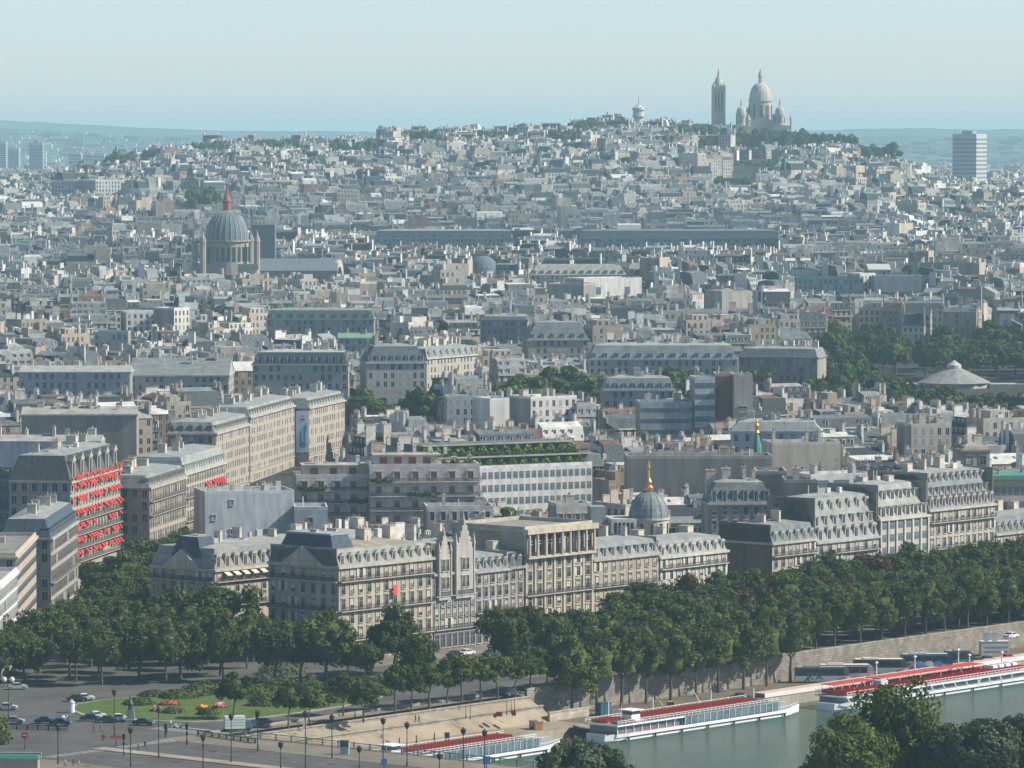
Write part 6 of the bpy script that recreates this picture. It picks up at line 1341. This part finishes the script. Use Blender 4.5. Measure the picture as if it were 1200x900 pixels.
# ------------------------------------------------------------------ boats
def boat(name,label,s0,t0,L_,kind,w=8.5,ang=0.):
    x,y=ST(s0,t0); o=thing(name,label,'boat',(x,y,-7),RA+R(ang)); hw=w/2; n=24
    def half(u):   # half width along the boat, blunt stern, tapering bow
        return hw*min(1,.55+.45*sstep(0,5,u))*(1-.62*sstep(L_-10,L_,u)**1.5)
    b=MB(); rows=[]
    for k in range(n+1):
        u=L_*k/n; h=half(u); sh=.35*sstep(L_-14,L_,u); rows.append([b.P(u,-h*.92,-.3),b.P(u,-h,.3),b.P(u,-h-.12,1.6+sh),b.P(u,h+.12,1.6+sh),b.P(u,h,.3),b.P(u,h*.92,-.3)])
    for p,q in zip(rows,rows[1:]):
        for i,(mt,tc) in enumerate((('paint',(.16,.30,.36)),('white_paint',(1,1,1)),('paint',(.42,.44,.45)),('white_paint',(1,1,1)),('paint',(.16,.30,.36)))): b.face([p[i],q[i],q[i+1],p[i+1]],mt,tc)
    b.face(rows[-1],'white_paint'); b.face(rows[0][::-1],'white_paint'); b.build('hull',o)
    b=MB(); b.box(1,L_-8,-hw-.22,-hw-.13,.82,1.0,'rubber',bottom=True); b.build('rubbing_strip',o)
    for k in range(7): b=MB(); u=5+k*(L_-14)/6; b.tube((u,-hw-.35,.2),(u,-hw-.35,1.0),.2,.2,7,'rubber'); b.build('fender',o)
    c0,c1=2.5,L_-11
    if kind!='truss':
        b=MB(); b.box(c0,c1,-hw+.7,hw-.7,1.55,2.0,'paint',(.30,.10,.09)); b.box(c0,c1,-hw+.72,hw-.72,2.0,3.2,'glass_blue',skip='t'); b.build('cabin',o)
        nn=int((c1-c0)/2.6)
        for k in range(nn+1):
            u=c0+(c1-c0)*k/nn
            b=MB(); b.box(u-.08,u+.08,-hw+.5,-hw+.68,1.0,3.2,'white_paint'); b.build('window_post',o)
        d0=3.2; front_=c1-(c1-c0)*(0 if kind=='full' else .02)
        b=MB(); b.box(c0-.8,front_+.5,-hw-.1,hw+.1,d0,d0+.28,'white_paint',bottom=True); b.box(c0-.7,front_+.4,-hw,hw,d0+.28,d0+.32,'paint',(.38,.36,.35)); b.build('upper_deck',o)
        rows_=int((front_-c0-2)/1.05); me=None
        b=MB()
        b.box(-.25,.25,-.6,hw-.6,0,.28,'paint',(.62,.10,.06),bottom=True); b.box(-.32,-.22,-.6,hw-.6,.28,.62,'paint',(.62,.10,.06),bottom=True); b.box(-.25,.25,-hw+.8,-1.5,0,.28,'paint',(.30,.07,.06),bottom=True); b.box(-.32,-.22,-hw+.8,-1.5,.28,.5,'paint',(.45,.43,.42),bottom=True); me=b.mesh('seat_row')
        for k in range(rows_):
            u=c0+1+k*1.05
            if abs(u-(c0+9))<2.2: continue
            link('seat_row',me,o,(u,0,d0+.42))
        # white railing and sloping glazed side panels
        for sy in (-1,1):
            b=MB(); 
            for z_ in (.75,1.12): b.box(c0-.7,front_+.4,sy*hw-.04,sy*hw+.04,d0+z_,d0+z_+.08,'white_paint',bottom=True)
            for k in range(int((front_-c0)/1.3)): u=c0-.6+k*1.3; b.box(u-.03,u+.03,sy*hw-.03,sy*hw+.03,d0+.3,d0+1.15,'white_paint')
            b.build('railing',o)
        b=MB(); g0=c0+(c1-c0)*.40; b.quad((g0,-hw-.05,1.75),(c1+.5,-hw-.05,1.75),(c1+.5,-hw-.14,d0+.3),(g0,-hw-.14,d0+.3),'glass_blue'); b.build('glass_side',o)
        for k in range(16): u=g0+k*(c1-g0)/15; b=MB(); b.tube((u,-hw-.12,1.7),(u,-hw-.2,d0+.4),.07,.07,4,'white_paint'); b.build('glass_rib',o)
        b=MB(); b.box(c0+7.6,c0+10.4,-1.3,1.3,d0+.33,d0+1.5,'white_paint'); b.box(c0+7.7,c0+10.3,-1.31,1.31,d0+1.5,d0+2.3,'glass_dark'); b.build('wheelhouse',o); b=MB(); b.box(c0+7.0,c0+11,-1.8,1.8,d0+2.32,d0+2.5,'white_paint',bottom=True); b.build('wheelhouse_roof',o)
        b=MB(); b.tube((c0+6,0,d0),(c0+6,0,d0+4.2),.08,.05,5,'white_paint'); b.build('mast',o)
        # bow deck
        b=MB(); u0=c1+.6
        for k in range(8): u=u0+k*(L_-u0-.6)/7; h=half(u); b.tube((u,-h,1.3),(u,-h,2.3),.04,.04,4,'white_paint'); b.tube((u,h,1.3),(u,h,2.3),.04,.04,4,'white_paint')
        for sy in (-1,1):
            for k in range(7):
                ua=u0+k*(L_-u0-.6)/7; ub=u0+(k+1)*(L_-u0-.6)/7; b.tube((ua,sy*half(ua),2.3),(ub,sy*half(ub),2.3),.05,.05,4,'white_paint',caps=False)
        b.build('bow_railing',o)
        b=MB(); b.box(c1+2,c1+6,-1.5,1.5,1.12,1.7,'paint',(.42,.05,.04)); b.build('bow_bench',o)
    else:
        b=MB(); b.box(c0,c1+4,-hw+.9,hw-.9,1.0,2.6,'glass_blue'); b.build('cabin',o)
        b=MB(); b.box(c0-.5,c1+5,-hw,hw,2.7,2.95,'white_paint',bottom=True); b.build('upper_deck',o)
        for a0,a1 in ((c0+.5,c0+15),(c0+17,c1-10)):
            b=MB(); b.box(a0,a1,-.3,hw-.8,5.1,5.25,'paint',(.62,.07,.05),bottom=True); b.build('red_canopy',o)
            for k in range(6):
                for sy in (-1,1): b=MB(); u=a0+.3+k*(a1-a0-.6)/5; b.tube((u,.0 if sy<0 else hw-1,2.95),(u,.0 if sy<0 else hw-1,5.1),.06,.06,4,'white_paint'); b.build('canopy_post',o)
        b=MB(); b.box(-.25,.25,-hw+.9,hw-.9,0,.3,'paint',(.55,.05,.05),bottom=True); b.box(-.32,-.22,-hw+.9,hw-.9,.3,.8,'paint',(.60,.06,.06),bottom=True); me=b.mesh('seat_row')
        for k in range(int((c1+3-c0)/1.15)): link('seat_row',me,o,(c0+1+k*1.15,0,3.3))
        for k in range(15):
            u=c0+1+k*(c1-c0)/15; b=MB(); b.tube((u,-hw-.05,1.1),(u-1.5,-hw-.15,2.8),.13,.13,4,'white_paint'); b.build('side_strut',o)
            if k%5==1: b=MB(); b.tube((u-1.5,-hw-.05,1.1),(u,-hw-.2,2.8),.12,.12,4,'white_paint'); b.build('side_strut',o)
        for sy in (-1,1):
            b=MB()
            for z_ in (.5,1.0): b.box(c0-.4,c1+4.8,sy*hw-.04,sy*hw+.04,2.95+z_,3.03+z_,'white_paint',bottom=True)
            for k in range(int((c1+5-c0)/1.4)): u=c0-.3+k*1.4; b.box(u-.03,u+.03,sy*hw-.03,sy*hw+.03,2.95,4.0,'white_paint')
            b.build('railing',o)
        b=MB(); b.box(c0+15.4,c0+18,-1.8,1.8,2.97,5.0,'paint',(.45,.66,.72)); b.build('wheelhouse',o)
        b=MB(); 
        for k in range(4): b.frus(c1-8+k*2.6,c1-5.6+k*2.6,-2,2,2.97,.5,.6,4.6,'white_paint')
        b.build('bow_windshields',o)
        for k in range(20):
            u=c0+2+rb.random()*(c1-c0); q=Matrix.Rotation(RA,4,'Z')@Vector((u,rb.uniform(-hw+1,hw-1),0)); person(x+q.x,y+q.y,-7+2.97,rb.choice((2,2,0,4,1)),'passenger on the upper deck of the right-hand boat'); 
    return o
boat('tour_boat','long white tour boat with rows of dark red seats on its open upper deck',-95,27,67,'full')
boat('tour_boat','left tour boat with red seats and glazed sides moored below the sandy bank',-170,27.5,62,'half')
boat('tour_boat','right-hand tour boat with red canopies, red seats and white side struts',-21,30.5,80,'truss')
# passengers share a label only with their group
pk=[o for o in COL.objects if o.get('label')=='passenger on the upper deck of the right-hand boat']
for o in pk: o['group']='passengers on the right-hand boat'
def barge():
    x,y=G(672,866,-7); o=thing('barge','small dark barge with a raised bow left of the long tour boat','boat',(x,y+2,-7),R(8)); b=MB(); R_=[]
    for u,h,z in ((0,.9,2.6),(1.2,1.6,2.2),(3.5,2.0,1.7),(9,2.0,1.6),(12,1.9,1.7)): R_.append([b.P(u,-h*.8,-.3),b.P(u,-h,z),b.P(u,h,z),b.P(u,h*.8,-.3)])
    for p,q in zip(R_,R_[1:]):
        for i in range(3): b.face([p[i],q[i],q[i+1],p[i+1]],'paint',(.04,.05,.06) if i!=1 else (.12,.11,.10))
    b.face(R_[0],'paint',(.04,.05,.06)); b.face(R_[-1],'paint',(.04,.05,.06)); b.build('hull',o); b=MB(); b.box(5,10,-1.3,1.3,1.6,2.5,'paint',(.2,.1,.08)); b.build('hatch',o); b=MB(); b.box(4.5,11,-1.95,-1.75,1.62,1.95,'paint',(.5,.5,.5)); b.build('gunwale',o)
barge()
def walkway():
    x,y=ST(-24,16.3); Lw=190; o=thing('covered_walkway','long low covered walkway with pale pink roof and red foot stripe along the quay','walkway',(x,y,-7),RA); b=MB(); b.box(0,Lw,0,2.2,.4,2.7,'paint',(.40,.37,.38)); b.build('wall',o)
    b=MB(); b.box(-.3,Lw,-.5,2.7,2.72,2.95,'paint',(.72,.55,.48),bottom=True); b.box(-.3,Lw,-.53,-.5,2.0,2.96,'paint',(.76,.72,.70)); b.build('roof',o)
    b=MB(); b.box(0,Lw,-.06,-.01,.7,1.0,'paint',(.40,.08,.08)); b.build('red_stripe',o); b=MB(); b.box(-.5,Lw,-.9,-.07,-.3,.35,'paint',(.50,.46,.40)); b.build('pontoon',o)
    for k in range(14): b=MB(); u=4+k*13.4; b.tube((u,-.7,-.3),(u,-.7,1.5),.25,.25,7,'rubber'); b.build('fender',o)
    return o
walkway()
def pole(px,py,z,ytop,name,label,cat,mat='iron',r0=.09,head=None,group=None,arm=None,pc=(1,1,1)):
    x,y=G(px,py,z); h=max(2.,zat(ytop,y)-z); o=thing(name,label,cat,(x,y,z),0,group); b=MB(); b.tube((0,0,0),(0,0,h),r0*1.25,r0*.8,8,mat,pc); b.tube((0,0,0),(0,0,.8),r0*1.9,r0*1.5,8,mat,pc); b.build('pole',o)
    if head=='bowl': b=MB(); b.lathe(0,0,[(.12,h-.05),(.42,h+.35),(.50,h+.85),(.55,h+.95),(.25,h+1.15),(.06,h+1.4)],10,'iron'); b.build('lantern',o)
    if head=='globes':
        for sx in (-1,1): b=MB(); b.lathe(sx*.75,0,[(.1,h-.1),(.38,h+.1),(.48,h+.45),(.38,h+.8),(.1,h+.95)],10,'paint',(.85,.80,.62)); b.build('globe',o)  # sun glint put into the pale yellow globe colour
        b=MB(); b.tube((-.75,0,h-.15),(.75,0,h-.15),.06,.06,5,'iron'); b.build('arm',o)
    if head=='signal': b=MB(); b.box(-.25,.25,-.2,.2,h-1.1,h,'rubber',bottom=True); b.build('signal_box',o); b=MB(); b.box(-.18,.18,-.16,.16,h-2.2,h-1.5,'rubber',bottom=True); b.build('pedestrian_signal',o)
    if head=='cone': b=MB(); b.lathe(0,0,[(.1,h-.2),(.45,h),(.3,h+.25),(.05,h+.4)],8,'white_paint'); b.build('lamp_head',o)
    return o
lamps=[(10,872,799,'globes'),(68,896,856,'bowl'),(134,864,815,'bowl'),(153,898,860,'bowl'),(186,888,836,'bowl'),(238,902,868,'bowl'),(271,893,844,'bowl'),(302,880,840,'bowl'),(329,903,877,'bowl'),(358,903,841,'bowl'),(389,888,845,'bowl'),(421,903,882,'bowl'),(449,895,849,'bowl'),(477,898,854,'bowl'),(515,903,900,'bowl'),(543,908,861,'bowl'),(568,908,863,'bowl')]
for k,(px,py,yt,hd) in enumerate(lamps):
    z=0.12 if px>150 else 0; pole(px,py,z,yt,'street_lamp',('double-globe lamp post with two bright globes at the left' if hd=='globes' else 'dark single-lantern lamp post, '+ordn(k)+' counted rightwards after the double-globe one'),'street lamp',head=hd,group='dark lamp posts of the bridge approach' if k else None)
for k,(px,py,yt) in enumerate(((145,886,860),(194,864,848),(219,874,848),(301,853,836),(238,884,862))): pole(px,py,0,yt,'traffic_signal',('traffic signal post, '+ordn(k+1)+' from the left on the approach to the bridge') if k<2 else ('traffic signal post beside the person in black at the bridge end','thin signal post right of the box truck','traffic signal under the blue sign at the bridge kerb')[k-2],'traffic signal',head='signal',r0=.07)
for k,(px,py,yt,z) in enumerate(((713,843,822,-5),(765,838,818,-5),(833,830,808,-5),(883,825,806,-5))): pole(px,py,z,yt,'quay_mast',ordn(k+1)+' tall mooring mast from the left along the long boat','mast',mat='white_paint',r0=.14)
for k,(px,py,yt) in enumerate(((1027,798,777),(1072,792,770),(1123,786,762),(1174,780,765),(1136,784,768))): pole(px,py,-5,yt,'quay_lamp',('white lamp post rising above the walkway, '+ordn(k+1)+' from the left') if k<4 else 'short white lamp post just right of the dark green coach','street lamp',mat='white_paint',r0=.15,head='cone')
for k,(px,py,yt) in enumerate(((383,872,864),(426,873,863),(447,872,862),(468,876,865),(488,873,864),(509,870,861))): pole(px,py,-5,yt,'bollard_post','slim dark post on the lower sand, '+ordn(k+1)+' from the left','post',r0=.12,group='slim dark posts on the lower sand')
for k,(px,py) in enumerate(((546,842),(551,843),(594,838),(599,836),(603,836),(538,838))): pole(px,py,-2.2,py-17,'bare_sapling','bare staked sapling on the sandy bank, '+ordn(k+1)+' of six','sapling',mat='bark',r0=.07,group='bare saplings on the bank')
def sign(px,py,z,ytop,w,h,c,label,name='sign_post',c2=None):
    o=pole(px,py,z,ytop,name,label,'sign',r0=.06); H0=zat(ytop,G(px,py,z)[1])-z; b=MB(); b.box(-w/2,w/2,-.16,-.09,H0-h,H0,'paint',c,bottom=True); b.build('sign_panel',o)
    if c2: b=MB(); b.box(-w*.3,w*.3,-.19,-.165,H0-h*.6,H0-h*.4,'paint',c2,bottom=True); b.build('sign_bar',o)
sign(29,878,0,858,1.2,1.1,(.6,.06,.05),'round-red no entry sign on a post at the left','sign_post',(.8,.8,.8)); sign(357,852,.12,844,.8,1.5,(.82,.84,.84),'white notice panel on the lamp post by the bank'); sign(450,902,.12,889,1.1,1.1,(.10,.30,.62),'blue square road sign left of the green railing end'); sign(570,903,.12,886,1.3,1.5,(.08,.28,.60),'blue square road sign before the left boat')
sign(121,868,0,861,.9,.6,(.6,.1,.1),'small red sign near the left traffic signal'); sign(136,874,0,862,2.2,.5,(.6,.15,.12),'low red striped barrier sign beside the signal post')
def billboard():
    x,y=G(404,884,.12); o=thing('poster_kiosk','poster kiosk with dark pictures above a pale blue panel by the green railing','kiosk',(x,y,.12),R(-12)); b=MB(); b.box(-.8,.8,-.3,.3,0,2.5,'paint',(.38,.50,.52)); b.build('body',o); b=MB(); b.box(-.85,.85,-.36,-.31,1.4,2.4,'paint',(.10,.10,.13)); b.build('poster',o); b=MB(); b.box(-.9,.9,-.4,.4,2.5,2.7,'verdigris',bottom=True); b.build('kiosk_roof',o)
billboard()
def monument():
    x,y=G(153,846); o=thing('monument','tall dark bronze monument on a plinth at the left end of the lawn','monument',(x,y,0)); b=MB(); b.box(-1.1,1.1,-1.1,1.1,0,.6,'stone',(.4,.38,.34)); b.frus(-.8,.8,-.8,.8,.6,.15,.15,2.4,'stone',(.22,.24,.24)); b.build('plinth',o)
    b=MB(); b.lathe(0,0,[(.55,2.4),(.5,3.0),(.65,3.6),(.4,4.2),(.25,4.5),(.3,4.8),(.12,5.05),(.03,5.6)],9,'paint',(.05,.09,.10)); b.build('bronze_figure',o)
    x,y=G(84,835); o=thing('column_kiosk','small white round advertising column at the left tip of the lawn','kiosk',(x,y,0)); b=MB(); b.lathe(0,0,[(.6,0),(.6,2.0)],12,'white_paint'); b.build('drum',o); b=MB(); b.lathe(0,0,[(.75,2.0),(.5,2.3),(.05,2.7)],12,'paint',(.5,.5,.48)); b.build('cap',o)
monument()
def railing(name,label,p0,p1,z,mat,h=1.1,step=2.0,tc=(1,1,1)):
    x,y=p0; a=math.atan2(p1[1]-y,p1[0]-x); Lr=math.hypot(p1[0]-x,p1[1]-y); o=thing(name,label,'railing',(x,y,z),a); b=MB(); b.box(0,Lr,-.09,.09,h-.14,h,mat,tc,bottom=True); b.box(0,Lr,-.05,.05,h*.45,h*.45+.07,mat,tc,bottom=True); b.box(0,Lr,-.05,.05,.12,.2,mat,tc,bottom=True)
    n=int(Lr/.3)
    for k in range(n): u=(k+.5)*Lr/n; b.quad((u-.03,0,.2),(u+.03,0,.2),(u+.03,0,h-.14),(u-.03,0,h-.14),mat,tc)
    b.build('rails',o); k=0; u=0
    while u<=Lr and k<95: b=MB(); b.box(u-.12,u+.12,-.12,.12,0,h+.08,mat,tc); b.build('rail_post',o); u+=step; k+=1
railing('bridge_railing','green metal railing along the river side of the bridge approach',ST(-176.5,2),ST(-176.5,165),.12,'paint',1.15,4.0,(.16,.27,.22))
railing('guard_rail','thin dark pedestrian rail along the road at the left',G(-5,854),G(80,857),0,'iron',1.0,2.2)
railing('guard_rail','dark pedestrian rail beside the pavement below the box truck',G(232,862),G(300,872),0,'iron',1.0,2.2)
def misc():
    r=random.Random(9)
    def crate(px,py,z,w,d,h,c,name,label,cat,a=0):
        x,y=G(px,py,z); o=thing(name,label,cat,(x,y,z),R(a)); b=MB(); b.box(-w/2,w/2,-d/2,d/2,.1,h,'paint',c,bottom=True); b.build('body',o); b=MB(); b.box(-w/2-.06,w/2+.06,-d/2-.06,d/2+.06,h,h+.1,'paint',tuple(q*.8 for q in c),bottom=True); b.build('lid',o); b=MB(); 
        for k in range(3): b.box(-w/2+k*w/3,-w/2+k*w/3+.1,-d/2-.05,-d/2-.005,.1,h,'paint',tuple(q*.7 for q in c))
        b.build('battens',o)
    crate(631,855,-5,1.8,1.2,1.5,(.55,.26,.10),'crate','orange wooden crate on the lower quay','crate',20); crate(625,854,-5,1.4,1.2,1.6,(.20,.22,.24),'crate','grey steel crate left of the orange one','crate',20)
    crate(707,838,-5,2.6,2.2,2.6,(.06,.14,.22),'ticket_booth','dark blue booth under the first quay trees','booth',30)
    crate(585,840,-2.4,1.3,.8,.9,(.42,.05,.05),'waste_bin','larger red bin among the bare saplings','bin',0); crate(602,839,-2.4,.9,.8,1.1,(.45,.05,.05),'waste_bin','red bin at the right end of the bare saplings','bin',0); crate(580,841,-2.4,.6,.6,.7,(.45,.05,.05),'waste_bin','smallest red bin left of the larger red bin','bin',0)
    crate(524,873,-5,1.0,1.0,2.4,(.16,.20,.22),'column_kiosk','dark cylindrical-looking utility box with white top on the sand','box',0)
    # yellow excavator on the quay
    x,y=G(784,836,-5); o=thing('excavator','yellow and orange mini excavator parked behind the long boat','excavator',(x,y,-5),R(15)); b=MB(); b.box(-1.4,1.4,-1,1,0,.6,'rubber'); b.build('tracks',o); b=MB(); b.frus(-1.2,1.3,-.9,.9,.65,.1,.1,1.5,'paint',(.70,.38,.04)); b.build('body',o); b=MB(); b.box(-.3,.9,-.7,.7,1.5,2.5,'glass_dark',top='paint',tt=(.7,.4,.05)); b.build('cab',o); b=MB(); b.tube((-1,0,1.2),(-2.2,0,2.6),.16,.14,6,'paint',(.7,.38,.04)); b.tube((-2.2,0,2.6),(-3.0,0,1.2),.14,.1,6,'paint',(.7,.38,.04)); b.build('boom',o)
    # crane arm
    x,y=G(822,827,-5); o=thing('davit','thin white slanting davit arm behind the long boat','davit',(x,y,-5)); b=MB(); b.tube((0,0,0),(-1.9,0,3.6),.1,.07,6,'white_paint'); b.build('arm',o); b=MB(); b.box(-.3,.3,-.3,.3,0,.5,'iron'); b.build('foot',o)
    # slate roofed green stall at the bottom left corner
    x,y=G(20,903); o=thing('market_stall','stall with a green canvas top in the bottom left corner','stall',(x,y,0),R(-4)); b=MB(); b.box(-4,4,-1.2,1.2,0,2.2,'paint',(.42,.36,.30)); b.build('counter',o); b=MB(); b.frus(-4.3,4.3,-1.5,1.5,2.25,.4,.6,2.9,'cloth',(.04,.20,.15)); b.build('canopy',o)
    x,y=G(-8,888); wallx=MB(); wallx.box(0,9,0,.5,0,1.0,'stone',(.42,.38,.33)); link('low_wall',wallx.mesh('low_wall'),None,(x,y,0),R(-3),label='short stone wall above the green stall at the left',category='wall')
misc()
# motor scooter
def scooter(px,py,a,label):
    x,y=G(px,py); o=thing('scooter',label,'scooter',(x,y,0),R(a)); 
    for sx in (-.6,.6): b=MB(); b.tube((sx,-.06,.26),(sx,.06,.26),.26,.26,10,'rubber'); b.build('wheel',o)
    b=MB(); b.frus(-.7,.1,-.18,.18,.35,.1,.05,.8,'white_paint'); b.box(.1,.5,-.18,.18,.28,.38,'white_paint',bottom=True); b.tube((.6,0,.3),(.45,0,1.05),.06,.05,5,'white_paint'); b.tube((.45,-.3,1.05),(.45,.3,1.05),.03,.03,4,'iron'); b.build('body',o)
scooter(76,843,20,'white motor scooter crossing behind the dark car pair'); scooter(208,853,0,'white scooter stopped on the pavement before the lawn')
print('objects',len(COL.objects),'bytes')
